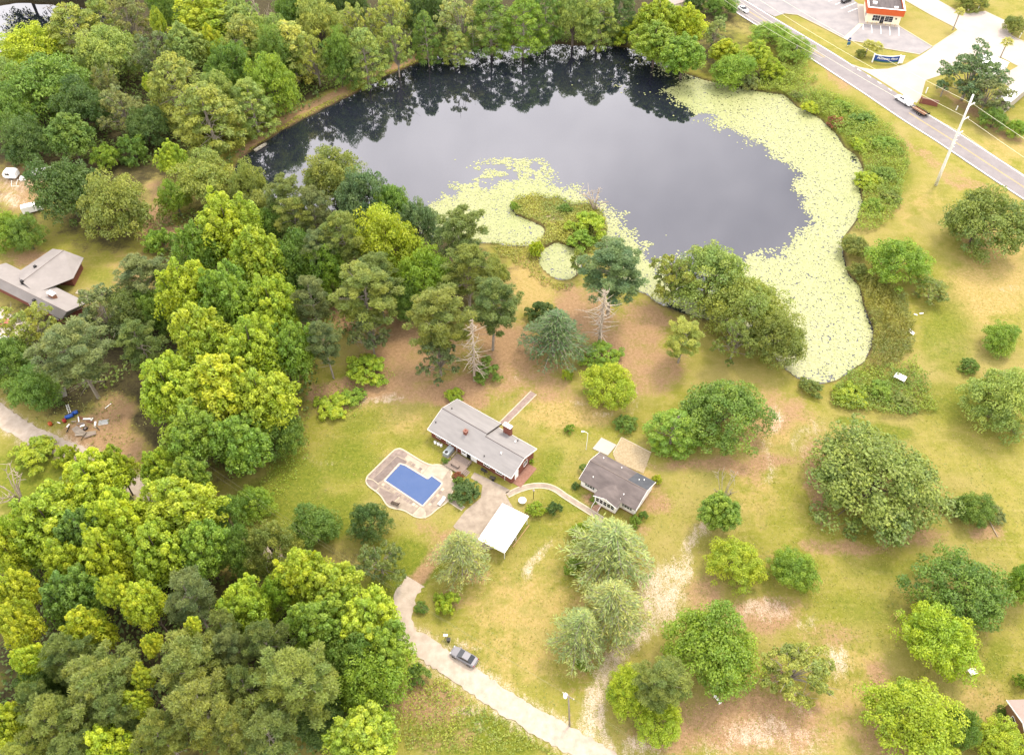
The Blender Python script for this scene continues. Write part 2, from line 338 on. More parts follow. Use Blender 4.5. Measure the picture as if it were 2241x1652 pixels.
# lily pads: uncountable floating cover
PADS = [
 ([(1460,205),(1530,236),(1600,276),(1645,298),(1692,328),(1742,352),(1764,400),(1774,450),(1768,490),(1744,524),(1705,556),(1650,566),(1600,590),(1560,640),(1500,640),(1450,640),
   (1500,720),(1700,830),(1840,850),(1930,780),(1930,640),(1900,360),(1850,280),(1740,195),(1600,165),(1500,170)], 0.97, 13),
 ([(900,500),(940,468),(985,440),(1040,405),(1100,392),(1160,392),(1210,408),(1260,428),(1300,436),(1340,480),(1345,520),(1400,545),(1440,590),(1480,640),(1440,680),(1340,640),(1250,640),(1160,620),(1160,545),(900,545)], 0.97, 10),
 ([(960,445),(1000,395),(1050,360),(1120,343),(1185,348),(1225,375),(1210,398),(1150,400),(1060,410),(1000,440)], 0.62, 12),
 ([(1340,490),(1400,512),(1440,556),(1500,580),(1600,560),(1650,575),(1560,610),(1440,620),(1380,570)], 0.5, 14),
 ([(1200,172),(1480,190),(1640,290),(1700,330),(1640,320),(1560,270),(1460,230),(1440,200)], 0.10, 10),
 ([(1360,95),(1440,112),(1520,165),(1500,185),(1430,140)], 0.45, 5),
 ([(0,30),(200,20),(200,80),(0,105)], 0.12, 8)]
rs = np.random.RandomState(4)
pc = []; psz = []
for poly, dens, eno in PADS:
    wp = np.array(wpoly(poly)); lo = wp.min(0); hi = wp.max(0); area = (hi[0]-lo[0])*(hi[1]-lo[1])
    n_ = int(area*18*dens); X = rs.uniform(lo[0], hi[0], n_); Y = rs.uniform(lo[1], hi[1], n_)
    jx = (fnoise(X,Y,6,51)-0.5)*eno*0.9; jy = (fnoise(X,Y,6,61)-0.5)*eno*0.9
    fe = 1.5 if dens > .9 else 2.2; k = inpoly(X+jx+rs.normal(size=n_)*fe*(rs.rand(n_) < .8), Y+jy+rs.normal(size=n_)*fe*(rs.rand(n_) < .8), wp) & in_pond(X, Y)
    if dens < 0.9: k &= fnoise(X, Y, 3, 71) > (0.64-dens*0.26)
    else: k &= (0.6*vnoise(X, Y, 2.2, 73)+0.4*vnoise(X, Y, 0.9, 74)) > 0.12
    pc.append(np.stack([X[k], Y[k]], 1)); psz.append(rs.uniform(0.15, 0.33, k.sum()))
pc = np.concatenate(pc); psz = np.concatenate(psz); n_ = len(pc)
ang = rs.uniform(0, 6.28, n_); K = 6
th = ang[:,None]+np.linspace(0, 5.6, K)[None,:]
rr = psz[:,None]*rs.uniform(0.85, 1.15, (n_,K))
pz = WATER_Z+0.01+rs.uniform(0, 0.035, n_)
LV = np.stack([pc[:,:1]+rr*np.cos(th), pc[:,1:]+rr*np.sin(th), np.repeat(pz[:,None], K, 1)+rs.uniform(-.02,.03,(n_,K))], -1).reshape(-1,3)
LF = np.arange(n_*K).reshape(n_, K)
tint = rs.rand(n_); tc4 = np.stack([tint, rs.rand(n_), fnoise(pc[:,0],pc[:,1],18,91), np.ones(n_)], 1)
lm = bpy.data.materials.new('lily_pad'); lm.use_nodes = True; t = lm.node_tree; b = t.nodes['Principled BSDF']
b.inputs['Roughness'].default_value = 0.45; b.inputs['Specular IOR Level'].default_value = 0.4
at = t.nodes.new('ShaderNodeAttribute'); at.attribute_name = 'tint'; sp = t.nodes.new('ShaderNodeSeparateColor'); t.links.new(at.outputs['Color'], sp.inputs[0])
r1 = t.nodes.new('ShaderNodeValToRGB'); r1.color_ramp.elements[0].color = (0.185,0.195,0.062,1); r1.color_ramp.elements[1].color = (0.268,0.262,0.125,1)
r1.color_ramp.elements[0].position = 0.0; r1.color_ramp.elements[1].position = 0.55
t.links.new(sp.outputs[0], r1.inputs[0])
mg = t.nodes.new('ShaderNodeMixRGB'); mg.inputs[2].default_value = (0.205,0.235,0.075,1); mp_ = t.nodes.new('ShaderNodeMath'); mp_.operation = 'MULTIPLY'; mp_.inputs[1].default_value = 0.7
t.links.new(sp.outputs[2], mp_.inputs[0]); t.links.new(mp_.outputs[0], mg.inputs[0]); t.links.new(r1.outputs[0], mg.inputs[1]); t.links.new(mg.outputs[0], b.inputs['Base Color'])
tag(link('lily_pads', np_mesh('lily_pads', LV, LF, lm, {'tint': ('FACE', tc4)})), 'pale green lily pads carpeting the shallow edges of the pond', 'lily pads', kind='stuff')
# ------------------------------------------------------------------ roads and paving
def resample(pts, step):
    pts = [Vector((p[0], p[1])) for p in pts]; o = [pts[0]]
    for a, b_ in zip(pts[:-1], pts[1:]):
        L = (b_-a).length; k = max(1, int(L/step))
        o += [a.lerp(b_, i/k) for i in range(1, k+1)]
    return o
def chaikin(pts, it=2):
    pts = [Vector((p[0], p[1])) for p in pts]
    for _ in range(it):
        q = [pts[0]]
        for a, b_ in zip(pts[:-1], pts[1:]): q += [a.lerp(b_, .25), a.lerp(b_, .75)]
        pts = q+[pts[-1]]
    return pts
def normals2(pts):
    o = []
    for i in range(len(pts)):
        d = (pts[min(i+1, len(pts)-1)]-pts[max(i-1, 0)]).normalized(); o.append(Vector((-d.y, d.x)))
    return o
def strip_mb(pts, hw, z, rag=0.0, seed=0, off=0.0):
    R_ = random.Random(seed); nn = normals2(pts); vs = []; fs = []
    for p, n_ in zip(pts, nn):
        a = hw+R_.uniform(-rag, rag); b_ = hw+R_.uniform(-rag, rag)
        for k in (1.0*a, 0.33*a, -0.33*b_, -1.0*b_):
            q = p+n_*(k+off); vs.append((q.x, q.y, z))
    for i in range(len(pts)-1):
        for k in range(3): fs.append((i*4+k, i*4+k+1, (i+1)*4+k+1, (i+1)*4+k))
    return MB().add(vs, fs)
M_GRAVEL = mat('lane_gravel', (0.66,0.55,0.44), 0.95, (0.50,0.405,0.31), 0.8, 0.5, bscale=9)
M_ASPH = mat('asphalt', (0.34,0.305,0.30), 0.9, (0.275,0.245,0.245), 0.35, 0.25, bscale=14, stretch=(1,1,1))
M_LOT = mat('lot_asphalt', (0.42,0.385,0.375), 0.9, (0.30,0.28,0.285), 0.22, 0.2, bscale=12)
M_PALE = mat('pale_concrete', (0.61,0.53,0.46), 0.9, (0.52,0.45,0.39), 0.15, 0.1)
M_CONC = mat('concrete', (0.50,0.41,0.315), 0.9, (0.34,0.27,0.205), 0.7, 0.2, bscale=8)
M_CONC_L = mat('concrete_light', (0.62,0.52,0.40), 0.9, (0.46,0.37,0.28), 0.8, 0.15)
M_CONC_D = mat('concrete_stained', (0.40,0.31,0.26), 0.9, (0.24,0.185,0.155), 0.9, 0.2)
M_EDGE = mat('concrete_edge', (0.74,0.64,0.47), 0.9, (0.62,0.52,0.37), 2.0)
M_LINE = mat('line_white', (0.80,0.76,0.70), 0.7, (0.66,0.62,0.57), 1.5)
M_YEL = mat('line_yellow', (0.72,0.50,0.13), 0.7, (0.55,0.40,0.14), 1.5)
M_WHITE = mat('white_paint', (0.82,0.80,0.76), 0.5, (0.74,0.72,0.68), 1.5)
M_BRICK = mat('brick_red', (0.33,0.115,0.075), 0.85, (0.22,0.075,0.05), 6.0, 0.3, bscale=10)
M_BRICKT = mat('brick_tan', (0.46,0.25,0.13), 0.85, (0.38,0.20,0.10), 6.0, 0.3)
M_ROOFG = mat('shingle_grey', (0.385,0.36,0.345), 0.9, (0.315,0.295,0.285), 0.5, 0.4, bscale=16, stretch=(0.6,2.2,2.2))
M_ROOFB = mat('shingle_brown', (0.24,0.195,0.18), 0.9, (0.145,0.118,0.11), 0.45, 0.4, bscale=16, stretch=(0.7,1.6,1.6))
M_ROOFT = mat('shingle_taupe', (0.40,0.36,0.335), 0.9, (0.34,0.305,0.285), 0.4, 0.4, bscale=16)
M_ROOFN = mat('shingle_slate_blue', (0.115,0.122,0.135), 0.9, (0.08,0.086,0.098), 1.2, 0.4)
M_GLASS = mat('window_glass', (0.020,0.023,0.027), 0.08, (0.03,0.035,0.04), 1.0, spec=0.6)
M_DARK = mat('dark_metal', (0.030,0.028,0.026), 0.6, (0.02,0.018,0.017), 3.0)
M_TYRE = mat('tyre_rubber', (0.022,0.021,0.021), 0.9)
M_RIM = mat('wheel_rim', (0.50,0.50,0.50), 0.3, metal=0.8)
M_WOOD = mat('weathered_wood', (0.40,0.31,0.25), 0.9, (0.26,0.195,0.16), 2.0, 0.2, stretch=(0.6,6,6))
M_WOODD = mat('dark_wood', (0.115,0.080,0.055), 0.9, (0.07,0.05,0.035), 2.0, 0.2)
M_POLE = mat('pole_wood', (0.42,0.35,0.27), 0.9, (0.30,0.25,0.19), 2.0, 0.2, stretch=(3,3,.4))
M_STEEL = mat('galvanised_steel', (0.80,0.78,0.75), 0.5, (0.66,0.64,0.62), 1.0, metal=0.2)
M_STRAW = mat('straw_mulch', (0.56,0.45,0.28), 0.95, (0.40,0.30,0.17), 3.0, 0.5)
M_BARK = mat('tree_bark', (0.24,0.185,0.145), 0.95, (0.145,0.11,0.085), 2.5, 0.4, stretch=(3,3,.6))
M_BARKP = mat('pale_bark', (0.46,0.40,0.32), 0.95, (0.33,0.28,0.22), 2.5, 0.3)
M_DEAD = mat('dead_wood', (0.64,0.53,0.40), 0.95, (0.42,0.34,0.255), 2.0, 0.3)

Zroad = 0.10
lane_pts = resample(chaikin(lane), 0.6)
tag(strip_mb(lane_pts, 1.85, Zroad-0.02, 0.28, 3).build('gravel_lane', M_GRAVEL), kind='structure')
spur = [P(*q).xy for q in [(884,1392),(876,1352),(884,1312),(900,1280),(922,1256),(946,1226),(966,1198),(986,1172)]]
sp_ = resample(chaikin(spur), 0.5)
tag(strip_mb(sp_[:int(len(sp_)*.52)], 1.9, Zroad-0.035, 0.28, 5).build('gravel_spur', M_GRAVEL), kind='structure')

far_l = [(1624,0),(1680,31),(1720,54),(1858,138),(1941,190),(2031,253),(2241,384),(2330,438)]
near_l = [(1575,2),(1617,32),(1649,54),(1775.5,130),(1823,163),(1956,250),(2051,308),(2146,375),(2241,440),(2330,500)]
FW = resample([P(*q).xy for q in far_l], 2.0); NW = resample([P(*q).xy for q in near_l], 2.0)
dirw = (FW[-1]-FW[0]).normalized()
def along(p): return p.dot(dirw)
def extend(L, a=60, b_=70):
    d0 = (L[0]-L[4]).normalized(); d1 = (L[-1]-L[-5]).normalized(); return [L[0]+d0*a]+L+[L[-1]+d1*b_]
FW = extend(FW); NW = extend(NW)
def at_along(L, s):
    for a, b_ in zip(L[:-1], L[1:]):
        if along(a) <= s <= along(b_): return a.lerp(b_, (s-along(a))/(along(b_)-along(a)+1e-9))
    return None
smin = max(along(FW[0]), along(NW[0])); smax = min(along(FW[-1]), along(NW[-1]))
cl = []; hws = []
k = smin
while k < smax:
    f_, n_ = at_along(FW, k), at_along(NW, k)
    if f_ is not None and n_ is not None: cl.append((f_+n_)/2); hws.append((f_-n_).length/2)
    k += 1.5
for _ in range(6): cl = [cl[0]]+[(a+b_*2+c)/4 for a, b_, c in zip(cl[:-2], cl[1:-1], cl[2:])]+[cl[-1]]
HWID = sum(hws)/len(hws)
tag(strip_mb(cl, HWID+0.45, Zroad, 0.06, 8).build('highway', M_ASPH), kind='structure')
iA = min(range(len(cl)), key=lambda i: (cl[i]-P(1885,150).xy).length); iB = min(range(len(cl)), key=lambda i: (cl[i]-P(2005,240).xy).length)
def lines(name, hw, off, rng, m, z):
    return tag(strip_mb(cl[rng[0]:rng[1]], hw, z, 0.0, 1, off).build(name, m), kind='structure')
lines('edge_line', 0.13, -HWID, (0, len(cl)), M_LINE, Zroad+0.006)
lines('edge_line', 0.13, HWID, (0, iA), M_LINE, Zroad+0.006)
lines('edge_line', 0.13, HWID, (iB, len(cl)), M_LINE, Zroad+0.006)
for o_ in (-0.13, 0.13):
    lines('centre_line', 0.07, o_, (0, iA-6), M_YEL, Zroad+0.006); lines('centre_line', 0.07, o_, (iB, len(cl)), M_YEL, Zroad+0.006)
for j in range(iA, iB, 3):
    lines('lane_dash', 0.15, HWID, (j, j+2), M_LINE, Zroad+0.006)
def C4(x, y): return P(1680.4+x*.2503, y*.2503)
def slab(name, pts, z0, z1, m, kind='structure', px=True, parent=None):
    poly = [tuple(p.xy) if px else p for p in pts]
    o = MB().prism(poly, z0, z1).build(name, m, parent)
    return tag(o, kind=kind) if parent is None else o
slab('side_street', [C4(*q) for q in [(700,552),(800,590),(900,610),(1050,605),(1200,565),(1330,492),(1450,412),(1660,272),(1640,245),(1420,130),(1200,5),(1100,-60),(1400,-60),(1480,0),(1640,90),(1760,122),(1900,100),
  (2090,190),(2080,250),(2130,320),(2300,400),(2300,640),(2040,505),(1860,480),(1640,570),(1500,665),(1380,705),(1340,850),(1300,905),(1150,810),(900,655)]], 0, Zroad-0.012, M_PALE)
slab('parking_lot', [C4(*q) for q in [(-330,-180),(740,-180),(745,0),(822,62),(828,202),(1140,232),(1440,412),(1330,478),(1000,422),(870,380),(690,352),(480,242),(260,132),(150,120),(60,150),(-150,40)]], 0, Zroad-0.030, M_LOT)
slab('side_street', [C4(*q) for q in [(2010,680),(2300,520),(2300,700),(2100,760)]], 0, Zroad-0.02, M_PALE)
for i, (a, b_) in enumerate([((905,205),(908,292)),((985,212),(988,300)),((1063,222),(1066,312)),((1143,230),(1146,318)),((832,202),(834,262)),((640,80),(765,30)),((700,110),(815,65)),((590,45),(640,25)),((530,15),(580,-5))]):
    tag(MB().bar(C4(*a)+Vector((0,0,Zroad-0.012)), C4(*b_)+Vector((0,0,Zroad-0.012)), 0.26, 0.02).build('bay_line', M_LINE), kind='structure')
tag(MB().bar(C4(822,206)+Vector((0,0,Zroad-.01)), C4(680,340)+Vector((0,0,Zroad-.01)), 1.3, 0.02).build('hatched_strip', mat('hatch_paint',(0.80,0.70,0.34),0.7,(0.55,0.46,0.28),2.0)), kind='structure')
def kerb(pts, name='kerb', w_=0.3, h_=0.14):
    mb = MB(); pts = [Vector((p[0], p[1], 0)) for p in pts]
    for a, b_ in zip(pts[:-1], pts[1:]): mb.bar(a+Vector((0,0,h_*.5+.03)), b_+Vector((0,0,h_*.5+.03)), w_, h_)
    return tag(mb.build(name, M_EDGE), kind='structure')
kerb([C4(*q) for q in [(150,122),(260,134),(480,244),(690,354),(870,382),(1000,424),(1330,480)]])
kerb([C4(*q) for q in [(1150,236),(1442,414),(1450,410),(1660,270),(1640,246),(1420,132),(1200,6)]])
kerb([C4(*q) for q in [(2092,192),(2082,250),(2132,318),(2300,398)]])

# house paving, in photo pixels
slab('driveway', P2([(1038,1034),(1064,1046),(1117,1073),(1107,1083),(1116,1100),(1128,1118),(1150,1140),(1120,1192),(1060,1205),(1010,1172),(992,1152),(1004,1136),(1018,1118),(1052,1090),(1056,1062),(1030,1046)]), -.1, 0.11, M_CONC)
def walk(name, pts, hw, m, z, edge=True, seed=1):
    c = resample(chaikin(pts), 0.5); o = tag(strip_mb(c, hw, z, 0.02, seed).build(name, m), kind='structure')
    if edge:
        for s in (-1, 1):
            e = strip_mb(c, 0.10, z+0.005, 0.02, seed, s*(hw-0.06)).build('walk_edge', M_EDGE, o)
    return o
walk('garden_walk', [P(*q).xy for q in [(1110,1084),(1134,1072),(1160,1064),(1188,1062),(1212,1068),(1240,1088),(1280,1113),(1310,1132),(1330,1146)]], 0.62, M_CONC, 0.105)
walk('back_walk', [P(*q).xy for q in [(1098,930),(1120,908),(1168,860)]], 0.80, mat('walk_brick',(0.42,0.31,0.26),0.9,(0.31,0.22,0.185),1.5,0.2), 0.10)
walk('pool_walk', [P(*q).xy for q in [(972,1086),(990,1098),(1014,1114)]], 0.5, M_CONC, 0.10)
def c4(x, y): return ((1380+x/7.183)/1.1057, (1040+y/7.183)/1.1057)
def c1(x, y): return ((870+x/8.696)/1.1057, (1070+y/8.696)/1.1057)
def c2(x, y): return ((1020+x/7.183)/1.1057, (950+y/7.183)/1.1057)
def c5(x, y): return ((1120+x/7.47)/1.1057, (1160+y/7.47)/1.1057)
slab('patio', [P(*c4(*q)) for q in [(540,140),(805,268),(650,450),(385,330)]], -.1, 0.16, M_PALE)
slab('straw_bed', [P(*c4(*q)) for q in [(890,135),(1405,400),(1270,760),(800,560),(740,420)]], -.1, 0.075, M_STRAW)
mbf = MB()
kerb([P(*c4(*q)) for q in [(745,400),(890,135),(1405,400)]], 'bed_edging', 0.14, 0.12)

# pool
pool_root = None
deck_out = [(165,720),(720,170),(800,135),(880,140),(960,185),(1450,490),(1660,470),(1760,495),(1900,560),(1960,650),(1900,760),(2070,860),(1900,1140),(1860,1260),(1640,1400),(1480,1550),(1330,1600),(1180,1580),(1060,1510),(930,1430),(660,1390),(560,1310),(480,1170),(400,1080),(300,1010),(180,920),(130,830)]
pool_in = [(845,455),(965,490),(1435,775),(1520,705),(1745,865),(1700,940),(1330,1355),(525,815)]
deck_px = [P(*c1(*q)) for q in deck_out]
deck_s = [Vector((p.x, p.y, 0)) for p in chaikin(deck_px+[deck_px[0]], 2)[:-1]]
pool_w = [P(*c1(*q)) for q in pool_in]
deck = tag(MB().add([(p.x, p.y, 0.13) for p in deck_s], [tuple(range(len(deck_s)))]).build('pool_deck', M_CONC), kind='structure')
rim = deck_s+[deck_s[0]]
strip_mb([Vector((p.x, p.y)) for p in rim], 0.12, 0.136).build('deck_edge', M_EDGE, deck)
MB().loft([[(p.x, p.y, -0.05) for p in deck_s], [(p.x, p.y, 0.128) for p in deck_s]]).build('deck_side', M_EDGE, deck)
def deckslab(pts, m, name='slab', z=0.135, h=0.02):
    return MB().prism([tuple(P(*c1(*q)).xy) for q in pts], z, z+h).build(name, m, deck)
deckslab([(175,735),(740,190),(830,165),(930,200),(1010,255),(940,345),(790,280),(280,770)], M_CONC_D)
deckslab([(790,300),(1000,415),(960,470),(840,440),(500,790),(390,860),(285,785)], mat('deck_dark_slab',(0.30,0.235,0.205),0.9,(0.20,0.155,0.135),1.0,0.2))
deckslab([(1010,270),(1440,520),(1300,690),(1290,610),(1000,420),(960,345)], M_CONC_L)
deckslab([(1460,510),(1650,490),(1760,515),(1890,580),(1740,790),(1530,690),(1440,760),(1320,690)], M_CONC_L)
deckslab([(150,790),(270,790),(390,870),(380,1000),(300,990),(190,900),(145,830)], M_CONC_D)
deckslab([(430,960),(830,1150),(700,1270),(570,1290),(490,1160),(410,1060)], M_CONC_D)
deckslab([(850,1160),(1270,1345),(1110,1520),(940,1410),(680,1370),(730,1270)], M_CONC)
deckslab([(1290,1350),(1380,1440),(1380,1580),(1200,1560),(1130,1520)], M_CONC_L)
deckslab([(1400,1420),(1470,1370),(1640,1380),(1490,1520),(1400,1570)], M_CONC)
deckslab([(1745,880),(1890,770),(2040,850),(1880,1140),(1840,1240),(1660,1360),(1490,1350),(1700,1080)], M_CONC)
Rn = random.Random(5)
for a, b_, n_ in [((1005,440),(1290,620),4),((500,850),(1260,1340),13),((1420,1330),(1740,950),6),((600,770),(870,490),5)]:
    A, B = P(*c1(*a)), P(*c1(*b_)); d = (B-A); L = d.length; d.normalize(); nn = Vector((-d.y, d.x, 0))
    if (A+nn*0.3-P(*c1(1150,900))).length < (A-nn*0.3-P(*c1(1150,900))).length: nn = -nn
    for i in range(n_):
        s = L*(i+.12)/n_; e = L*(i+.88)/n_; h = 0.55+Rn.uniform(-.05,.05)
        q = [A+d*s+nn*.12, A+d*e+nn*.12, A+d*e+nn*(.12+h), A+d*s+nn*(.12+h)]
        MB().prism([tuple(p.xy) for p in q], 0.157, 0.172+Rn.uniform(0,.006)).build('paver', [M_CONC_L, M_CONC_D, M_EDGE, M_CONC_D, M_CONC][Rn.randrange(5)], deck)
for a, b_ in [((170,765),(285,790)),((285,790),(400,880)),((840,1150),(690,1300)),((1285,1350),(1110,1540)),((1380,1460),(1380,1600)),((400,960),(330,1040))]:
    A, B = P(*c1(*a), .17), P(*c1(*b_), .17); MB().bar(A, B, 0.14, 0.05).build('expansion_joint', M_EDGE, deck)
pool = tag(empty('swimming_pool', P(*c1(1100,900))), 'L-shaped swimming pool under a blue cover behind the brick house', 'swimming pool')
def par(o, root):
    o.parent = root; o.matrix_parent_inverse = Matrix.Translation(root.location).inverted(); return o
cov_m = mat('pool_cover', (0.060,0.120,0.30), 0.32, (0.045,0.105,0.285), 0.5, 0.3, bscale=1.2, spec=0.4)
par(MB().add([(p.x, p.y, 0.165) for p in pool_w], [tuple(range(len(pool_w)))]).build('cover', cov_m), pool)
pr = [Vector((p.x, p.y)) for p in pool_w+[pool_w[0]]]
cop = MB()
for i, (a, b_) in enumerate(zip(pr[:-1], pr[1:])): cop.bar(Vector((*a, .165+.004*(i%2))), Vector((*b_, .165+.004*(i%2))), 0.30, 0.07)
par(cop.build('coping', mat('coping_stone',(0.74,0.62,0.52),0.8,(0.62,0.50,0.41),2.0)), pool)

# ------------------------------------------------------------------ houses
def frame_of(p0, p1):
    d = p1-p0; return math.atan2(d.y, d.x)
class Site:
    def __init__(s, name, px0, px1, z, label, cat):
        a, b_ = P(*px0, z), P(*px1, z); s.rz = frame_of(a, b_); s.len = (b_-a).length
        s.root = tag(empty(name, (a.x, a.y, 0), s.rz), label, cat); s.inv = (Matrix.Translation((a.x, a.y, 0)) @ Matrix.Rotation(s.rz, 4, 'Z')).inverted()
        s.mw = s.inv.inverted()
    def L(s, px, z): return s.inv @ P(*px, z)
def gable(mb, x0, x1, y0, y1, ze, zr, th=0.16):
    """roof sheet, ridge along x"""
    ym = (y0+y1)/2
    a = [(x0,y0,ze),(x0,ym,zr),(x0,y1,ze),(x0,y1,ze-th),(x0,ym,zr-th),(x0,y0,ze-th)]
    b_ = [(x1,p[1],p[2]) for p in a]
    return mb.add(a+b_, [(0,1,7,6),(1,2,8,7),(2,3,9,8),(3,4,10,9),(4,5,11,10),(5,0,6,11),(0,5,4,1),(1,4,3,2),(6,7,10,11),(7,8,9,10)])
def gable_walls(mb, x0, x1, y0, y1, z0, ze, zr):
    ym = (y0+y1)/2; a = [(x0,y0,z0),(x0,y1,z0),(x0,y1,ze),(x0,ym,zr),(x0,y0,ze)]; b_ = [(x1,p[1],p[2]) for p in a]
    return mb.add(a+b_, [(0,1,2,3,4),(9,8,7,6,5),(0,5,6,1),(1,6,7,2),(2,7,8,3),(3,8,9,4),(4,9,5,0)])
def window(root, x0, x1, z0, z1, y, face='front', cols=2, rows=2, shutter=None, frame=None, depth=0.05):
    """window > pane(s) on a wall; face front (-y), right (+x) or left (-x)"""
    frame = frame or M_WHITE
    def bx(a, b_, c, d, e, f):
        return (a, b_, y-d, y-c, e, f) if face == 'front' else ((y+c, y+d, a, b_, e, f) if face == 'right' else ((y-d, y-c, a, b_, e, f) if face == 'left' else (a, b_, y+c, y+d, e, f)))
    fr = MB()
    t_ = 0.07
    fr.box(*bx(x0-t_, x1+t_, -0.02, depth, z1, z1+t_)); fr.box(*bx(x0-t_, x1+t_, -0.02, depth+.03, z0-t_, z0))
    fr.box(*bx(x0-t_, x0, -0.02, depth-.004, z0, z1)); fr.box(*bx(x1, x1+t_, -0.02, depth-.004, z0, z1))
    for i in range(1, cols): xm = x0+(x1-x0)*i/cols; fr.box(*bx(xm-.02, xm+.02, -.01, depth-.008, z0, z1))
    for j in range(1, rows): zm = z0+(z1-z0)*j/rows; fr.box(*bx(x0, x1, -.01, depth-.012, zm-.02, zm+.02))
    wdw = fr.build('window', frame, root)
    for i in range(cols):
        for j in range(rows):
            a, b_ = x0+(x1-x0)*i/cols, x0+(x1-x0)*(i+1)/cols; c, d = z0+(z1-z0)*j/rows, z0+(z1-z0)*(j+1)/rows
            MB().box(*bx(a+.02, b_-.02, -.015, depth-.02, c+.02, d-.02)).build('pane', M_GLASS, wdw)
    if shutter:
        for s in ((x0-t_-.36, x0-t_-.01), (x1+t_+.01, x1+t_+.36)): MB().box(*bx(*s, -.01, .04, z0-.03, z1+.03)).build('shutter', shutter, root)
    return wdw

# main brick house
S = Site('brick_house', (935.7,939), (1118.9,1046.7), 2.7, 'long low red brick house with grey gable roof beside the pool', 'house')
H1, R = S.root, 20.13
XS = 10.9; DL, DR = 9.5, 8.45; ZE = 2.72; ZRL, ZRR = 2.72+DL/2*.37, 2.72+DR/2*.37
wl = MB(); gable_walls(wl, 0.35, XS, 0.55, DL-.55, 0, ZE-.05, ZRL-.36); wl.build('wall', M_BRICK, H1)
wl = MB(); gable_walls(wl, XS+.002, R-.35, 0.552, DR-.55, 0, ZE-.05, ZRR-.36); wl.build('wall', M_BRICK, H1)
rf = gable(MB(), 0, XS+.15, 0, DL, ZE, ZRL).build('roof', M_ROOFG, H1)
rf2 = gable(MB(), XS+.152, R, 0.002, DR, ZE-.004, ZRR).build('roof', M_ROOFG, H1)
for r_, x0, x1, d_, zr in ((rf,0,XS+.15,DL,ZRL),(rf2,XS+.152,R,DR,ZRR)):
    MB().tube([(x0,d_/2,zr-.02),(x1,d_/2,zr-.02)], 0.10, 6).build('ridge_cap', mat('ridge_dark',(0.22,0.185,0.175),0.9), r_)
    MB().box(x0+.01,x1-.01,-.09,-.003,ZE-.19,ZE-.03).build('gutter', M_WHITE, r_)
    MB().box(x0+.01,x1-.01,d_+.003,d_+.06,ZE-.19,ZE-.03).build('gutter', M_WHITE, r_)
def rake(r_, x, d_, zr, s):
    a = MB(); a.bar((x+s*.03,0,ZE-.09),(x+s*.03,d_/2,zr-.09),.05,.2); a.bar((x+s*.03,d_/2,zr-.09),(x+s*.03,d_,ZE-.09),.05,.2); a.build('rake_board', M_WHITE, r_)
rake(rf,0,DL,ZRL,-1); rake(rf2,R,DR,ZRR,1)
MB().bar((XS+.12,DL/2,ZRL-.10),(XS+.12,DL,ZE-.10),.06,.22).build('rake_board', M_DARK, rf)
def roof_z(x, y):
    d_, zr = (DL, ZRL) if x < XS else (DR, ZRR); return ZE+(zr-ZE)*(1-abs(y-d_/2)/(d_/2))
def vent(px, m=M_DARK, rad=.10):
    q = S.L(c2(*px), 3.8); z = roof_z(q.x, q.y); q = S.L(c2(*px), z); z = roof_z(q.x, q.y)
    MB().tube([(q.x,q.y,z-.05),(q.x,q.y,z+.35)], rad, 8).build('vent_pipe', m, rf if q.x < XS else rf2)
for v_ in ((530,285),(250,530),(1090,1120),(1675,830)): vent(v_)
for v_ in ((1385,1055),(1630,855)): vent(v_, M_WHITE, .16)
q = S.L(c2(768,700), 3.9); z = roof_z(q.x, q.y)
ch = MB().box(q.x-.34,q.x+.34,q.y-.34,q.y+.34,z-.3,z+.75).build('chimney', M_BRICK, H1, bevel=.01)
MB().box(q.x-.42,q.x+.42,q.y-.42,q.y+.42,z+.752,z+.86).build('chimney_cap', mat('cap_terracotta',(0.40,0.2,0.15),0.9), ch)
MB().box(q.x-.15,q.x+.15,q.y-.15,q.y+.15,z+.862,z+1.0).build('flue', M_BRICK, ch)
q = S.L(c2(1505,735), 2.6)
ch = MB().box(q.x-1.05,q.x+.65,q.y-.2,q.y+.55,0,5.1).build('chimney', M_BRICK, H1, bevel=.015)
MB().box(q.x-1.13,q.x+.73,q.y-.28,q.y+.63,5.102,5.26).build('chimney_cap', M_WHITE, ch)
for k in (-.75,-.2,.35): MB().box(q.x+k-.2,q.x+k+.2,q.y-.02,q.y+.37,5.262,5.45).build('flue', mat('flue_tile',(0.55,0.50,0.47),0.8), ch)
for x0, x1 in ((1.6,2.7),(4.2,5.3),(13.3,14.7),(16.2,17.6)): window(H1, x0, x1, 1.0, 2.1, 0.552 if x0 > XS else 0.55)
MB().box(7.9,11.6,0.44,0.548,0.25,2.5).build('porch_panel', M_WHITE, H1)
dr = MB().box(9.3,10.2,0.38,0.438,0.3,2.3).build('door', M_DARK, H1); MB().box(10.05,10.1,0.33,0.378,1.2,1.3).build('handle', M_RIM, dr)
window(H1, 8.2, 9.0, 1.1, 2.1, 0.44)
dr = MB().box(R-.348,R-.29,1.6,2.75,0.1,2.25).build('door', M_WHITE, H1); MB().box(R-.288,R-.24,2.5,2.58,1.1,1.2).build('handle', M_DARK, dr)
window(H1, 4.6, 5.7, 1.0, 2.1, R-.35, 'right')
MB().prism([(R-.3,0.8),(R+1.6,0.8),(R+1.6,6.2),(R-.3,6.2)], -.1, .12).build('side_stoop', mat('stoop_brick',(0.42,0.225,0.16),0.9,(0.33,0.16,0.11),2.0), H1)
for x_ in (2.2, 5.9):
    MB().tube([(x_*3.1,-.05,ZE-.2),(x_*3.1,.45,ZE-.5),(x_*3.1,.45,.1)], .045, 6).build('downpipe', M_WHITE, H1)

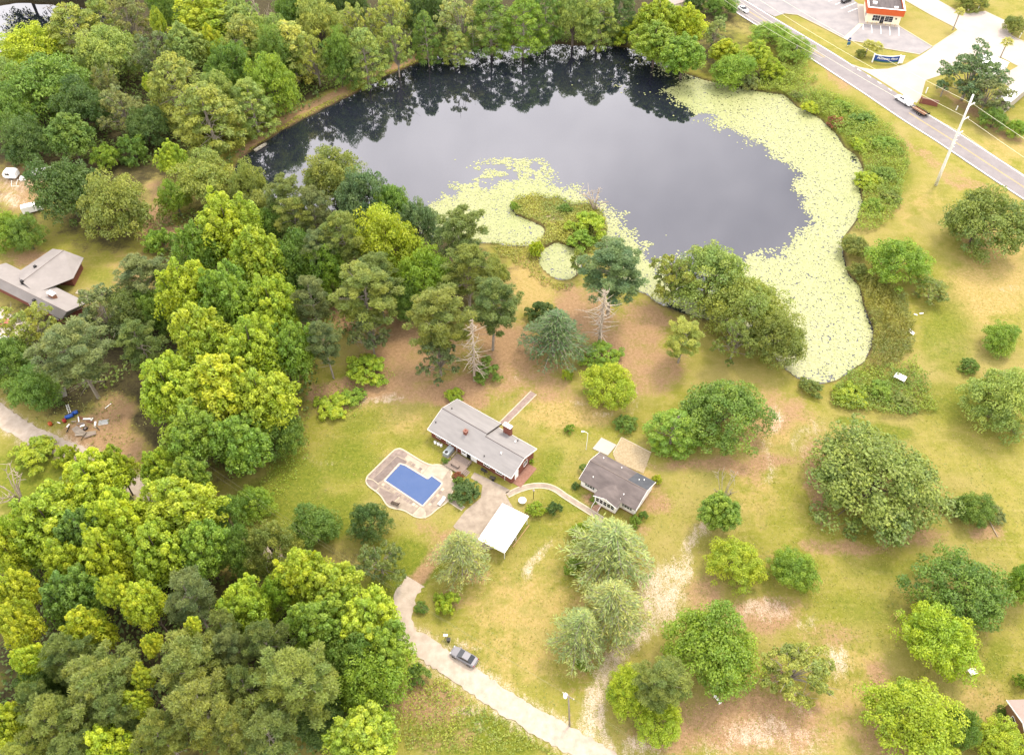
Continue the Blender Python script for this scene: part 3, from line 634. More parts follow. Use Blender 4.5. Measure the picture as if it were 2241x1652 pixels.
# timber deck in front of the door
DK = tag(empty('timber_deck', S.mw @ Vector((8.9,-.9,0)), S.rz), 'weathered timber deck with steps against the brick house front', 'deck')
nb = 14
for i in range(nb):
    y0 = 0.9-0.262*i; MB().box(-1.7,2.0,y0-.245,y0,.46,.50).build('board', M_WOOD, DK)
MB().box(-1.6,1.9,-2.6,.7,.30,.455).build('joist_frame', M_WOODD, DK)
for x_ in (-1.55,0.1,1.85):
    for y_ in (-2.55,-.8,.6): MB().box(x_-.06,x_+.06,y_-.06,y_+.06,0,.299).build('post', M_WOODD, DK)
for j in range(3): MB().box(-2.55-.02*j,-1.72,-2.7+.42*j,-2.4+.42*j,.42-.001*j,.47).build('step_tread', M_WOOD, DK)
for j in range(3): MB().box(2.03+.32*j,2.30+.32*j,-2.3,-1.0,.34-.13*j,.39-.13*j).build('step_tread', M_WOOD, DK)
for a, b_ in (((-1.65,-.9),(-1.65,.8)),((1.95,-.3),(1.95,.8))):
    MB().bar((*a,1.30),(*b_,1.30),.12,.06).build('handrail', M_WOOD, DK)
    for k in (0,.5,1): x_, y_ = a[0]+(b_[0]-a[0])*k, a[1]+(b_[1]-a[1])*k; MB().box(x_-.05,x_+.05,y_-.05,y_+.05,.502,1.265).build('rail_post', M_WOOD, DK)
BN = tag(empty('wooden_bench', S.mw @ Vector((8.8,-2.6,.5)), S.rz), 'slatted wooden bench on the timber deck', 'bench')
for j in range(5): MB().box(-.9,.9,-.3+.13*j,-.2+.13*j,.42,.46).build('slat', M_WOOD, BN)
for s in (-.8,.8): MB().box(s-.04,s+.04,-.3,.3,0,.419).build('leg', M_WOODD, BN)
# package air conditioner
q = S.L(c2(470,1020), .6)
AC = tag(empty('air_conditioner', S.mw @ Vector((q.x,q.y,0)), S.rz+math.radians(2)), 'pale grey package air conditioner on the lawn beside the brick house', 'air conditioner')
MB().box(-.62,.62,-1.1,1.1,.1,1.05).build('cabinet', mat('ac_cabinet',(0.52,0.56,0.57),0.5,(0.46,0.50,0.51),2), AC, bevel=.03)
MB().prism([(math.cos(a)*.34-.05, math.sin(a)*.34-.62) for a in [i*math.pi/8 for i in range(16)]],1.051,1.09).build('fan_grille', M_DARK, AC)
MB().box(-.7,.7,-1.2,1.2,0,.098).build('pad', M_CONC, AC)
MB().box(-.635,-.625,-.9,.9,.3,.9).build('louvre_panel', mat('ac_louvre',(0.35,0.38,0.39),0.6), AC)
# barrels / planters at house corner
for i, (dx, dy, m_, lb) in enumerate([(2.0,-.35,M_WHITE,'leftmost white plastic drum at the brick house corner'),(2.75,-.30,M_WHITE,'middle white plastic drum at the brick house corner'),(3.4,-.25,M_WHITE,'rightmost white plastic drum at the brick house corner')]):
    rt = tag(empty('plastic_drum', S.mw @ Vector((dx,dy,0))), lb, 'drum', 'white drums by the house corner')
    MB().loft([[(math.cos(a)*r_,math.sin(a)*r_,z_) for a in [k*math.pi/6 for k in range(12)]] for r_, z_ in ((.24,0),(.28,.1),(.28,.62),(.2,.72))]).build('drum_body', m_, rt, True)
    MB().loft([[(math.cos(a)*r_,math.sin(a)*r_,z_) for a in [k*math.pi/5 for k in range(10)]] for r_, z_ in ((.08,.72),(.08,.79))]).build('lid', M_DARK, rt)
# grill and chair on the drive
def grill(loc, rz, lb):
    r_ = tag(empty('barbecue_grill', loc, rz), lb, 'grill')
    MB().loft([[(x_,math.cos(a)*.3,.85+math.sin(a)*.28) for a in [k*math.pi/5 for k in range(10)]] for x_ in (-.5,.5)]).build('barrel', M_DARK, r_)
    for x_ in (-.42,.42):
        for y_ in (-.22,.22): MB().bar((x_,y_*1.5,0),(x_,y_*.6,.8),.05).build('leg', M_DARK, r_)
    MB().box(.52,.95,-.25,.25,.82,.86).build('side_shelf', M_WOODD, r_)
    return r_
grill(S.mw @ Vector((14.0,-.5,.11)), S.rz, 'black barrel grill standing against the brick house front wall')
ct = tag(empty('garden_cart', S.mw @ Vector((16.3,-.75,.11)), S.rz+.2), 'dark wheeled garden cart standing on the drive by the brick wall', 'cart')
MB().box(-.55,.55,-.32,.32,.35,.62).build('tub', mat('cart_tub',(0.09,0.075,0.05),0.7), ct, bevel=.03)
for s in (-1,1): MB().tube([(.25,s*.36-.04,.3),(.25,s*.36+.04,.3)],.28,12).build('wheel', M_TYRE, ct)
MB().bar((-.55,.25,.5),(-1.05,.25,.8),.04).build('handle', M_DARK, ct); MB().bar((-.55,-.25,.5),(-1.05,-.25,.8),.04).build('handle', M_DARK, ct)

# white cottage
C = Site('white_cottage', (1267,1048.2), (1391.6,1116.9), 2.6, 'small white cottage with brown shingle roof and glazed front porch', 'house')
H2 = C.root; CL, CD, CE = 12.07, 7.55, 2.62; CR = CE+CD/2*.44
M_SID = mat('white_siding', (0.80,0.76,0.71), 0.6, (0.72,0.68,0.63), 1.0, 0.15, stretch=(.4,.4,9))
wl = MB(); gable_walls(wl, .3, CL-.3, .4, CD-.4, .35, CE-.05, CR-.32); wl.build('wall', M_SID, H2)
MB().box(.34,CL-.34,.44,CD-.44,-.1,.348).build('foundation', M_BRICKT, H2)
r2 = gable(MB(), 0, CL, 0, CD, CE, CR).build('roof', M_ROOFB, H2)
MB().tube([(0,CD/2,CR-.02),(CL,CD/2,CR-.02)], .09, 6).build('ridge_cap', mat('ridge_tan',(0.26,0.205,0.175),0.9), r2)
for x_, s in ((0,-1),(CL,1)):
    a = MB(); a.bar((x_+s*.03,0,CE-.09),(x_+s*.03,CD/2,CR-.09),.05,.2); a.bar((x_+s*.03,CD/2,CR-.09),(x_+s*.03,CD,CE-.09),.05,.2); a.build('rake_board', M_WHITE, r2)
def czo(x, y): return CE+(CR-CE)*(1-abs(y-CD/2)/(CD/2))
px0, px1 = CL-4.1, CL-.05
vs = [(px0,CD/2+.25,czo(0,CD/2+.25)+.02),(px1,CD/2+.25,czo(0,CD/2+.25)+.02),(px1,CD-.02,czo(0,CD-.02)+.02),(px0+.3,CD-.02,czo(0,CD-.02)+.02)]
MB().add(vs+[(v[0],v[1],v[2]-.015) for v in vs], [(0,1,2,3),(7,6,5,4),(0,4,5,1),(1,5,6,2),(2,6,7,3),(3,7,4,0)]).build('roof_patch', M_ROOFN, r2)['label'] = 'newer slate blue shingle patch'
# porch: cross gable to the front
pa = C.L(c4(400,1140), 2.6); pb = C.L(c4(800,1370), 2.6); pk = C.L(c4(815,925), 3.9)
PX0, PX1 = pa.x, pb.x; PY = (pa.y+pb.y)/2; PM = (PX0+PX1)/2; PR = CE+(PX1-PX0)/2*.42
yk = (PR-CE)/(CR-CE)*CD/2
a = [(PX0,PY,CE-.01),(PM,PY,PR),(PX1,PY,CE-.01)]; b_ = [(PX0,0.02,CE-.01),(PM,yk,PR),(PX1,0.02,CE-.01)]
lo = lambda L: [(p[0],p[1],p[2]-.15) for p in L]
V6 = a+b_+lo(a)+lo(b_)
MB().add(V6, [(0,1,4,3),(1,2,5,4),(6,9,10,7),(7,10,11,8),(0,6,7,1),(1,7,8,2),(0,3,9,6),(2,8,11,5)]).build('porch_roof', M_ROOFB, H2)
wm_ = MB(); yw = PY+.28
A_ = [(PX0+.25,yw,.35),(PX1-.25,yw,.35),(PX1-.25,yw,CE-.12),(PM,yw,PR-.28),(PX0+.25,yw,CE-.12)]; B_ = [(p[0],.39,p[2]) for p in A_]
wm_.add(A_+B_, [(0,1,2,3,4),(9,8,7,6,5),(0,5,6,1),(1,6,7,2),(2,7,8,3),(3,8,9,4),(4,9,5,0)]); wm_.build('porch_wall', M_SID, H2)
MB().box(PX0+.3,PX1-.3,yw+.05,.38,-.1,.348).build('porch_base', M_BRICKT, H2)
a = MB(); a.bar((PX0,PY-.03,CE-.09),(PM,PY-.03,PR-.09),.05,.2); a.bar((PM,PY-.03,PR-.09),(PX1,PY-.03,CE-.09),.05,.2); a.build('rake_board', M_WHITE, H2)
wx = PX0+.45; ww = (PX1-PX0-1.0)/5
for i in range(5): window(H2, wx+i*ww+.08, wx+(i+1)*ww-.06, 1.15, 2.28, yw, 'front', 1, 2)
window(H2, 2.0-.35, 2.0+.75, 1.2, 2.2, .4, 'front', 2, 2, mat('shutter_grey',(0.22,0.23,0.22),0.7))
window(H2, CL-2.5, CL-1.4, 1.2, 2.2, .4, 'front', 2, 2, mat('shutter_grey',(0.22,0.23,0.22),0.7))
window(H2, 2.2, 3.2, 1.2, 2.2, CL-.3, 'right', 1, 2)
st = MB(); sx = PX0+.55
for j in range(4): st.box(sx,sx+1.3,yw-.35*(j+1),yw-.35*j-.002,-.1,.38-.09*j)
st.build('front_steps', mat('step_brick',(0.55,0.34,0.24),0.9,(0.44,0.26,0.18),2), H2)
for s in (-.05,1.35):
    MB().bar((sx+s,yw-.1,1.25),(sx+s,yw-1.5,.85),.06).build('handrail', M_WHITE, H2); MB().bar((sx+s,yw-1.5,0),(sx+s,yw-1.5,.85),.07).build('rail_post', M_WHITE, H2)
q = C.L(c4(775,450), .3); bs = MB(); bs.box(q.x-.75,q.x+.75,CD-.398,CD+.95,-.1,.45); bs.box(q.x-.7,q.x+.7,CD+.952,CD+1.3,-.1,.22); bs.build('back_steps', M_WHITE, H2)
for v_ in ((580,485),(895,655),(398,818),(930,1115),(1195,880),(1285,868)):
    q = C.L(c4(*v_), 3.4); z = czo(0, q.y); MB().tube([(q.x,q.y,z-.05),(q.x,q.y,z+.3)], .09, 8).build('vent_pipe', M_WHITE, r2)
q = C.L(c4(870,1205), 2.9); MB().tube([(q.x,q.y,2.3),(q.x,q.y,3.2)], .05, 6).build('service_mast', M_STEEL, H2)

# carport with flat white metal roof
K = Site('carport', c5(270,1080), c5(715,435), 2.5, 'open carport with flat white metal roof at the end of the drive', 'carport')
a0, a1 = K.L(c5(270,1080), 2.5), K.L(c5(715,435), 2.5); b1 = K.L(c5(1205,700), 2.5); b0 = K.L(c5(710,1345), 2.5)
KL = a1.x; KW = (b0.y+b1.y)/2
M_MET = mat('white_metal_roof', (0.86,0.85,0.84), 0.35, (0.82,0.81,0.80), 0.6, spec=0.5)
y0, y1 = min(0, KW), max(0, KW)
rfk = MB().box(0,KL,y0,y1,2.48,2.56).build('roof', M_MET, K.root)
nr = 14
for i in range(nr+1):
    yy = y0+.03+(y1-y0-.06)*i/nr; MB().box(.02,KL-.02,yy-.02,yy+.02,2.562,2.60).build('roof_seam', M_MET, rfk)
MB().box(-.04,-.002,y0,y1,2.4,2.57).build('fascia', M_WHITE, rfk); MB().box(KL+.002,KL+.04,y0,y1,2.4,2.57).build('fascia', M_WHITE, rfk)
for x_ in (.25,KL/2,KL-.25):
    for y_ in (y0+.2,y1-.2): MB().box(x_-.05,x_+.05,y_-.05,y_+.05,0,2.479).build('post', M_STEEL, K.root)
tm = tag(MB().bar(P(*c5(900,1220),.09), P(*c5(1200,820),.09), .16, .14).build('timber_beam', mat('yellow_timber',(0.58,0.38,0.17),0.9)), 'long yellowish timber lying beside the carport', 'timber')

# taupe roofed house at the left edge
T = Site('ranch_house', (10.8,675), (134.9,699.2), 2.7, 'large low house with taupe shingle roof at the left edge', 'house')
def LT(x, y): return ((x/7.508)/1.1057, (580+y/7.508)/1.1057)
H3 = T.root
r0, r1 = T.L(LT(80,750), 4.8), T.L(LT(1210,1310), 4.8)
e1 = T.L(LT(1590,1140), 2.7); 
dv = (r1-r0); dv.z = 0; ang = math.atan2(dv.y, dv.x)
H3.rotation_euler[2] += ang; T.rz += ang; T.mw = Matrix.Translation(H3.location) @ Matrix.Rotation(T.rz, 4, 'Z'); T.inv = T.mw.inverted()
r0, r1 = T.L(LT(80,750), 4.8), T.L(LT(1210,1310), 4.8); e1 = T.L(LT(1590,1140), 2.7); e0 = T.L(LT(1120,1450), 2.7)
TX0 = r0.x-8; TYm = (r0.y+r1.y)/2; f0y = e0.y; b0y = e1.y
def skin(name, vs, fs, th=.14):
    n = len(vs); ed = {}
    lo_ = [(p[0],p[1],p[2]-th) for p in vs]; F_ = [tuple(f) for f in fs]+[tuple(n+i for i in reversed(f)) for f in fs]
    for f in fs:
        for i in range(len(f)):
            e = (f[i], f[(i+1)%len(f)]); ed[e] = ed.get(e, 0)+1
    for (i, j) in ed:
        if (j, i) not in ed: F_.append((j, i, n+i, n+j))
    return MB().add(list(vs)+lo_, F_).build(name, M_ROOFT, H3)
rt3 = skin('roof', [(TX0,f0y,2.7),(e0.x,e0.y,2.7),(e1.x,e1.y,2.7),(TX0,b0y,2.7),(TX0,TYm,4.8),(r1.x,TYm,4.8)], [(0,1,5,4),(2,3,4,5),(1,2,5)])
MB().prism([(TX0+.5,f0y+.7),(min(e0.x,e1.x)-.8,f0y+.7),(min(e0.x,e1.x)-.8,b0y-.7),(TX0+.5,b0y-.7)], 0, 2.56).build('wall', M_BRICK, H3)
W_ = lambda x, y, z: T.L(LT(x, y), z)
wv = [W_(290,612,2.7), W_(955,165,2.7), W_(1160,195,4.8), W_(400,765,4.8), W_(1520,330,2.7), W_(1330,700,2.7)]
inn = T.L(LT(640,960), 4.3); wv.append(Vector((inn.x, inn.y, 4.1)))
wv = [tuple(v_) for v_ in wv]
skin('roof', wv, [(0,3,2,1),(1,2,4),(2,3,6,5,4)])
cw = [sum(v_[i] for v_ in wv)/len(wv) for i in range(2)]
MB().prism([(cw[0]+(wv[i][0]-cw[0])*.86, cw[1]+(wv[i][1]-cw[1])*.86) for i in (0,1,4,5)], 0, 2.5).build('wall', M_BRICK, H3)
m_rd = mat('ridge_dark2',(0.30,0.25,0.225),0.9)
MB().tube([(wv[3][0],wv[3][1],4.82),(wv[2][0],wv[2][1],4.82)], .07, 6).build('ridge_cap', m_rd, H3)
MB().tube([(TX0,TYm,4.82),(r1.x,TYm,4.82)], .07, 6).build('ridge_cap', m_rd, rt3)
TX1, TH = e0.x, TYm-f0y+.1
q = T.L(LT(965,1040), 4.0)
ch = MB().box(q.x-.9,q.x+.9,q.y-.45,q.y+.45,2.2,5.0).build('chimney', mat('brick_orange',(0.45,0.22,0.13),0.85), H3, bevel=.01)
MB().box(q.x-.98,q.x+.98,q.y-.53,q.y+.53,5.002,5.2).build('chimney_cap', M_WHITE, ch)
for v_, z in (((640,495),4.2),((620,1110),4.0),((400,765),4.8)):
    q = T.L(LT(*v_), z); MB().box(q.x-.3,q.x+.3,q.y-.3,q.y+.3,z-.5,z+.35).build('roof_vent', M_DARK, H3)
for x_ in (TX1-3,TX1-7,TX1-11): window(H3, x_-1, x_+.4, 1, 2.1, TYm-TH+.6)
walk('garden_path', [P(*LT(*q)).xy for q in [(1390,950),(1500,960),(1600,1020),(1660,1090),(1760,1120)]], .6, M_CONC_L, .10)
slab('forecourt', [P(*LT(*q)) for q in [(-300,1180),(0,1230),(330,1440),(560,1560),(300,1800),(-300,1700)]], -.1, .08, M_PALE)

# convenience store, upper right
def c6(x, y): return ((2000+x/8.964)/1.1057, (y/8.964)/1.1057)
Q = Site('corner_store', c6(870,280), c6(1680,360), 3.7, 'corner store with orange red fascia and flat dark roof', 'store')
H4 = Q.root; QL = Q.len; QD = 15.0
M_CREAM = mat('cream_stucco', (0.80,0.70,0.50), 0.8, (0.72,0.62,0.44), 1.0)
M_ORNG = mat('orange_fascia', (0.78,0.15,0.035), 0.45, (0.70,0.125,0.03), .8)
MB().box(.7,QL-.5,1.0,QD-1,0,3.8).build('wall', M_CREAM, H4)
fa = MB()
for bx_ in ((0,QL,0,.45),(0,QL,QD-.45,QD),(0,.45,.452,QD-.452),(QL-.45,QL,.452,QD-.452)): fa.box(*bx_,3.45,5.5)
fa.build('fascia', M_ORNG, H4)
pt = MB()
for bx_ in ((-.03,QL+.03,-.03,.46),(-.03,QL+.03,QD-.46,QD+.03),(-.03,.46,.462,QD-.462),(QL-.46,QL+.03,.462,QD-.462)): pt.box(*bx_,5.502,5.58)
pt.build('parapet_trim', M_WHITE, H4)
MB().box(.452,QL-.452,.454,QD-.454,4.3,4.6).build('flat_roof', mat('roof_membrane',(0.165,0.140,0.135),0.9,(0.10,0.085,0.085),.5,stretch=(2.5,.5,1)), H4)
rr_ = MB().box(2.0,3.4,5,6.5,4.602,5.1).build('roof_unit', M_STEEL, H4); MB().box(9,10.2,3,4.2,4.602,5.0).build('roof_unit', M_STEEL, H4)
MB().box(0,QL-.2,-.6,.998,-.1,.18).build('front_walk', M_PALE, H4); MB().box(-1.4,.698,-.6,QD,-.1,.176).build('side_walk', M_PALE, H4)
window(H4, 2.6, 5.0, .9, 2.7, 1.0, 'front', 3, 2); window(H4, 6.6, 9.2, .9, 2.7, 1.0, 'front', 2, 3)
dr = MB().box(5.2,6.4,.93,.998,.2,2.6).build('door', M_GLASS, H4); MB().box(5.75,5.8,.88,.928,.9,1.6).build('handle', M_STEEL, dr)
window(H4, 3, 6, .9, 2.6, .7, 'left', 3, 2)
MB().box(9.9,10.5,.95,.998,1.9,2.4).build('wall_plate', M_DARK, H4)
for i in range(7): MB().tube([(1.2+i*1.5,-.35,.1),(1.2+i*1.5,-.35,.95)], .08, 8).build('bollard', M_YEL, H4)

# white metal buildings at the right edge
def c4b(x, y): return ((2200+x/7.183)/1.1057, (100+y/7.183)/1.1057)
for nm, lb, pts, ze, zr in (('metal_shed','small white metal gable shed behind the large roadside pine',[(1130,340),(1480,500),(1610,300),(1300,190)],3.0,3.9),
                            ('metal_warehouse','long white metal roofed building at the right edge by the highway',[(1480,1010),(1720,1100),(2330,760),(2080,640)],3.4,4.6)):
    W = Site(nm, c4b(*pts[0]), c4b(*pts[1]), ze, lb, 'building')
    qs = [W.L(c4b(*p), ze) for p in pts]; L_ = W.len; D_ = (qs[2].y+qs[3].y)/2
    if nm == 'metal_shed': 
        gable_walls(mw := MB(), .1, L_-.1, .1, D_-.1, 0, ze-.05, zr-.2); mw.build('wall', M_WHITE, W.root)
        rw = gable(MB(), 0, L_, 0, D_, ze, zr, .1).build('roof', M_MET, W.root)
        for i in range(9): MB().bar((L_*(i+.5)/9, .02, ze+.03), (L_*(i+.5)/9, D_/2, zr+.03), .06, .05).build('roof_seam', M_MET, rw)
        dr = MB().box(L_*.35,L_*.65,.04,.098,0,2.3).build('door', M_STEEL, W.root)
    else:
        def sw(L): return [(p[1]*0+p[0], p[1], p[2]) for p in L]
        ym = L_/2; a = [(0,0,ze),(ym,0,zr),(L_,0,ze)]; b_ = [(0,D_,ze),(ym,D_,zr),(L_,D_,ze)]; lo = lambda L: [(p[0],p[1],p[2]-.1) for p in L]
        rw = MB().add(a+b_+lo(a)+lo(b_), [(0,1,4,3),(1,2,5,4),(6,9,10,7),(7,10,11,8),(0,6,7,1),(1,7,8,2),(0,3,9,6),(2,8,11,5),(3,4,10,9),(4,5,11,10)]).build('roof', M_MET, W.root)
        MB().box(.2,L_-.2,.2,D_-.2,0,ze-.15).build('wall', mat('beige_metal',(0.62,0.55,0.45),0.6), W.root)
        for i in range(12):
            for x0, x1, z0, z1 in ((0,ym,ze,zr),(ym,L_,zr,ze)): MB().bar((x0,D_*(i+.5)/12,z0+.03),(x1,D_*(i+.5)/12,z1+.03),.06,.05).build('roof_seam', M_MET, rw)
        MB().box(L_*.2,L_*.5,.14,.198,0,2.6).build('door', M_STEEL, W.root)

# tan brick house, lower right corner
p_e = P(2202.9,1531,3.0)
B4 = tag(empty('tan_house', (p_e.x, p_e.y, 0), math.radians(2)), 'tan brick house with pinkish roof at the lower right corner', 'house')
BL, BD = 16, 8.0; zr = 4.6
gable_walls(mw := MB(), .35, BL-.4, -BD+.4, -.4, 0, 2.9, zr-.3); mw.build('wall', M_BRICKT, B4)
rb = MB(); 
a = [(0,0,3.0),(0,-BD/2,zr),(0,-BD,3.0)]; b_ = [(BL,p[1],p[2]) for p in a]; lo = lambda L: [(p[0],p[1],p[2]-.15) for p in L]
rb.add(a+b_+lo(a)+lo(b_), [(0,1,4,3),(1,2,5,4),(6,9,10,7),(7,10,11,8),(0,6,7,1),(1,7,8,2),(0,3,9,6),(2,8,11,5),(3,4,10,9),(4,5,11,10)]); rbo = rb.build('roof', mat('shingle_pink',(0.46,0.36,0.31),0.9,(0.39,0.30,0.26),.7,.3), B4)
a = MB(); a.bar((-.03,0,2.92),(-.03,-BD/2,zr-.09),.05,.2); a.bar((-.03,-BD/2,zr-.09),(-.03,-BD,2.92),.05,.2); a.build('rake_board', M_WHITE, rbo)
window(B4, -3.0, -2.2, 1.1, 2.3, .35, 'left', 1, 2); window(B4, -6.2, -5.2, 1.1, 2.3, .35, 'left', 1, 2)
uu = tag(empty('window_unit', P(2228,1592)), 'white cabinet standing against the tan brick gable wall', 'cabinet')
MB().box(-.4,.4,-.7,.7,0,1.4).build('cabinet', M_WHITE, uu, bevel=.03); MB().box(-.42,-.402,-.5,.5,.2,1.1).build('louvre_panel', M_STEEL, uu)

# small house whose pale roof shows at the top edge, under the trees by the highway
ho = Site('roadside_house', (1462,14), (1530,-4), 3.0, 'pale roofed house at the top edge among the far shore trees', 'house')
gable_walls(mw := MB(), .3, 15.7, .4, 8.6, 0, 2.9, 4.4); mw.build('wall', M_CREAM, ho.root)
gable(MB(), 0, 16, 0, 9, 3.0, 4.8).build('roof', mat('pale_roof',(0.55,0.45,0.40),0.8), ho.root); window(ho.root, 3, 4.4, 1, 2.2, .4)

# ------------------------------------------------------------------ vehicles
def rring(x, hw, z0, z1, c=0.18, y=0):
    c = min(c, hw*.6, (z1-z0)*.49)
    return [(x,-hw+c,z0),(x,hw-c,z0),(x,hw,z0+c),(x,hw,z1-c),(x,hw-c,z1),(x,-hw+c,z1),(x,-hw,z1-c),(x,-hw,z0+c)]
def wheel(root, x, y, r_=.33, w_=.22):
    t_ = MB().tube([(x,y-w_/2,r_),(x,y+w_/2,r_)], r_, 16).build('wheel', M_TYRE, root)
    s = 1 if y > 0 else -1
    MB().tube([(x,y+s*(w_/2-.03),r_),(x,y+s*(w_/2+.012),r_)], r_*.62, 12).build('rim', M_RIM, t_); return t_
def paint(name, c): return mat(name, c, 0.25, tuple(x*.92 for x in c), .5, spec=.6)
M_LAMP = mat('lamp_lens', (0.75,0.73,0.68), 0.15, spec=.6); M_TAIL = mat('tail_lens', (0.45,0.03,0.02), 0.2)
def sedan(loc, rz, c, lb, name='sedan_car', suv=False):
    """front of the car towards +x"""
    r_ = tag(empty(name, loc, rz), lb, 'car'); m = paint(name+'_paint', c); hh = .25 if suv else 0
    prof = [(-2.34,.62,.42,.80),(-2.22,.80,.28,.98),(-1.6,.90,.24,1.02),(-.6,.92,.22,.98),(.8,.92,.22,.95),(1.5,.90,.24,.86),(2.1,.80,.28,.74),(2.32,.60,.36,.62)]
    MB().loft([rring(x,w_,z0+hh*.4,z1+hh,.14) for x, w_, z0, z1 in prof]).build('body', m, r_, False, 0)
    cab = [(-1.72 if not suv else -2.1,.62,.98),(-1.0,.66,1.40),(.05,.66,1.44),(.95,.62,.96)]
    # glasshouse: dark glass loft, painted roof on top
    z = hh
    g0 = [(-1.85-(.3 if suv else 0),.74,.96+z),(-1.05-(.6 if suv else 0),.62,1.40+z),(.05,.63,1.42+z),(1.02,.74,.93+z)]
    vs = []
    for x, w_, zz in g0: vs += [(x,-w_,zz),(x,w_,zz)]
    base = [(g0[0][0],-.80,.9+z),(g0[0][0],.80,.9+z),(g0[3][0],.80,.88+z),(g0[3][0],-.80,.88+z)]
    def pane(nm, pts, mm): return MB().add(pts+[(p[0]*.98,p[1]*.97,p[2]-.03) for p in pts], [tuple(range(len(pts))), tuple(range(2*len(pts)-1,len(pts)-1,-1))]+[(i,(i+1)%len(pts),len(pts)+(i+1)%len(pts),len(pts)+i) for i in range(len(pts))]).build(nm, mm, r_)
    pane('rear_window', [vs[0],vs[1],vs[3],vs[2]], M_GLASS); pane('windscreen', [vs[4],vs[5],vs[7],vs[6]], M_GLASS)
    ro = MB().add([vs[2],vs[3],vs[5],vs[4]]+[(p[0],p[1]*.9,p[2]+.06) for p in (vs[2],vs[3],vs[5],vs[4])], [(4,5,6,7),(0,1,5,4),(1,2,6,5),(2,3,7,6),(3,0,4,7)]).build('roof', m, r_)
    for s in (0,1):
        side = [vs[0+s],vs[2+s],vs[4+s],vs[6+s]]
        pane('side_window', [side[3],side[2],side[1],side[0]] if s else side, M_GLASS)
        sg = 1 if s else -1
        MB().bar((1.0,sg*.80,.98+z),(1.05,sg*1.02,1.02+z),.10,.10).build('mirror', m, r_)
        MB().box(2.12,2.30,sg*.62-.14,sg*.62+.14,.60+z,.72+z).build('headlight', M_LAMP, r_)
        MB().box(-2.33,-2.2,sg*.66-.14,sg*.66+.14,.72+z,.90+z).build('tail_light', M_TAIL, r_)
        for x in (-1.38,1.42): wheel(r_, x, sg*.82, .33+.05*(suv))
    MB().box(2.2,2.36,-.7,.7,.32+hh*.4,.5+hh*.4).build('bumper', m, r_); MB().box(-2.38,-2.22,-.7,.7,.40+hh*.4,.58+hh*.4).build('bumper', m, r_)
    return r_
def mid(a, b_): return (a+b_)/2
pA, pB = P(989,1424), P(1043,1455); v = pA-pB
car1 = sedan(mid(pA,pB)+Vector((0,0,.02)), math.atan2(v.y,v.x), (0.30,0.285,0.30), 'silver grey sedan parked on the grass beside the gravel lane')
pA, pB = P(*c6(300,90)), P(*c6(540,5)); v = pA-pB
sedan(mid(pA,pB)+Vector((0,0,Zroad)), math.atan2(v.y,v.x), (0.028,0.024,0.030), 'black sport utility car parked beside the corner store', 'black_car', True)
p_c = P(1622,22); dl = cl[min(range(len(cl)), key=lambda i: (cl[i]-p_c.xy).length)+1]-cl[min(range(len(cl)), key=lambda i: (cl[i]-p_c.xy).length)]
sedan(P(1626,25)+Vector((0,0,Zroad)), math.atan2(dl.y,dl.x), (0.80,0.79,0.78), 'white car driving on the highway near the top edge', 'white_car')
sedan(P(2,712)+Vector((0,0,.08)), math.radians(15), (0.50,0.09,0.07), 'red car parked by the taupe roofed house at the left edge', 'red_car')
sedan(P(-6,748)+Vector((0,0,.08)), math.radians(10), (0.78,0.77,0.74), 'white car cut off by the left edge below the red car', 'pale_car')

def c7(x, y): return P((2150+x/14.94)/1.1057, (210+y/14.94)/1.1057)
pA, pB = c7(330,480), c7(870,760); rz = math.atan2((cl[iB]-cl[iB+6]).y, (cl[iB]-cl[iB+6]).x)
ctr = mid(c7(300,430), c7(900,700)); _rn = Vector((-dirw.y, dirw.x, 0)); _rn = _rn if _rn.x > 0 else -_rn; ctr = ctr-_rn*0.9; ctr.z = Zroad
PU = tag(empty('pickup_truck', ctr, rz), 'white crew cab pickup truck towing a flat trailer on the highway', 'truck'); mp2 = paint('pickup_paint', (0.82,0.81,0.80))
MB().loft([rring(x,w_,z0,z1,.12) for x, w_, z0, z1 in [(-2.95,.9,.5,1.15),(-2.8,.96,.45,1.22),(2.0,.97,.45,1.20),(2.7,.93,.45,1.12),(2.95,.82,.5,.98)]]).build('body', mp2, PU)
MB().box(-2.75,-.75,-.78,.78,1.222,1.24).build('bed_floor', mat('bed_liner',(0.70,0.69,0.68),0.6), PU)
for s in (-1,1): MB().box(-2.9,-.7,s*.88-.07,s*.88+.07,1.2,1.5).build('bed_side', mp2, PU)
MB().box(-2.95,-2.85,-.8,.8,1.0,1.5).build('tailgate', mp2, PU)
MB().loft([[(x,-w_,z),(x,w_,z),(x,w_*.94,z2),(x,-w_*.94,z2)] for x, w_, z, z2 in [(-.75,.9,1.2,1.88),(-.4,.9,1.2,1.92),(.9,.9,1.2,1.90),(1.55,.9,1.2,1.25)]]).build('cab', mp2, PU)
MB().add([(.98,-.78,1.86),(.98,.78,1.86),(1.50,.80,1.30),(1.50,-.80,1.30)],[(0,1,2,3)]).build('windscreen', M_GLASS, PU).location = (.03,0,.03)
for s in (-1,1):
    for x0, x1 in ((-.55,.15),(.25,.95)): MB().box(x0,x1,s*.885-.012,s*.885+.012,1.38,1.78).build('side_window', M_GLASS, PU)
    for x in (-1.75,1.85): wheel(PU, x, s*.86, .4, .26)
    MB().box(2.85,2.97,s*.65-.16,s*.65+.16,.78,.95).build('headlight', M_LAMP, PU); MB().bar((1.2,s*.92,1.35),(1.2,s*1.15,1.4),.12,.2).build('mirror', mp2, PU)
d_ = Vector((math.cos(rz), math.sin(rz), 0)); tl = ctr-d_*6.6
TR = tag(empty('flat_trailer', tl, rz), 'black twin axle utility trailer with rusty deck behind the white pickup', 'trailer')
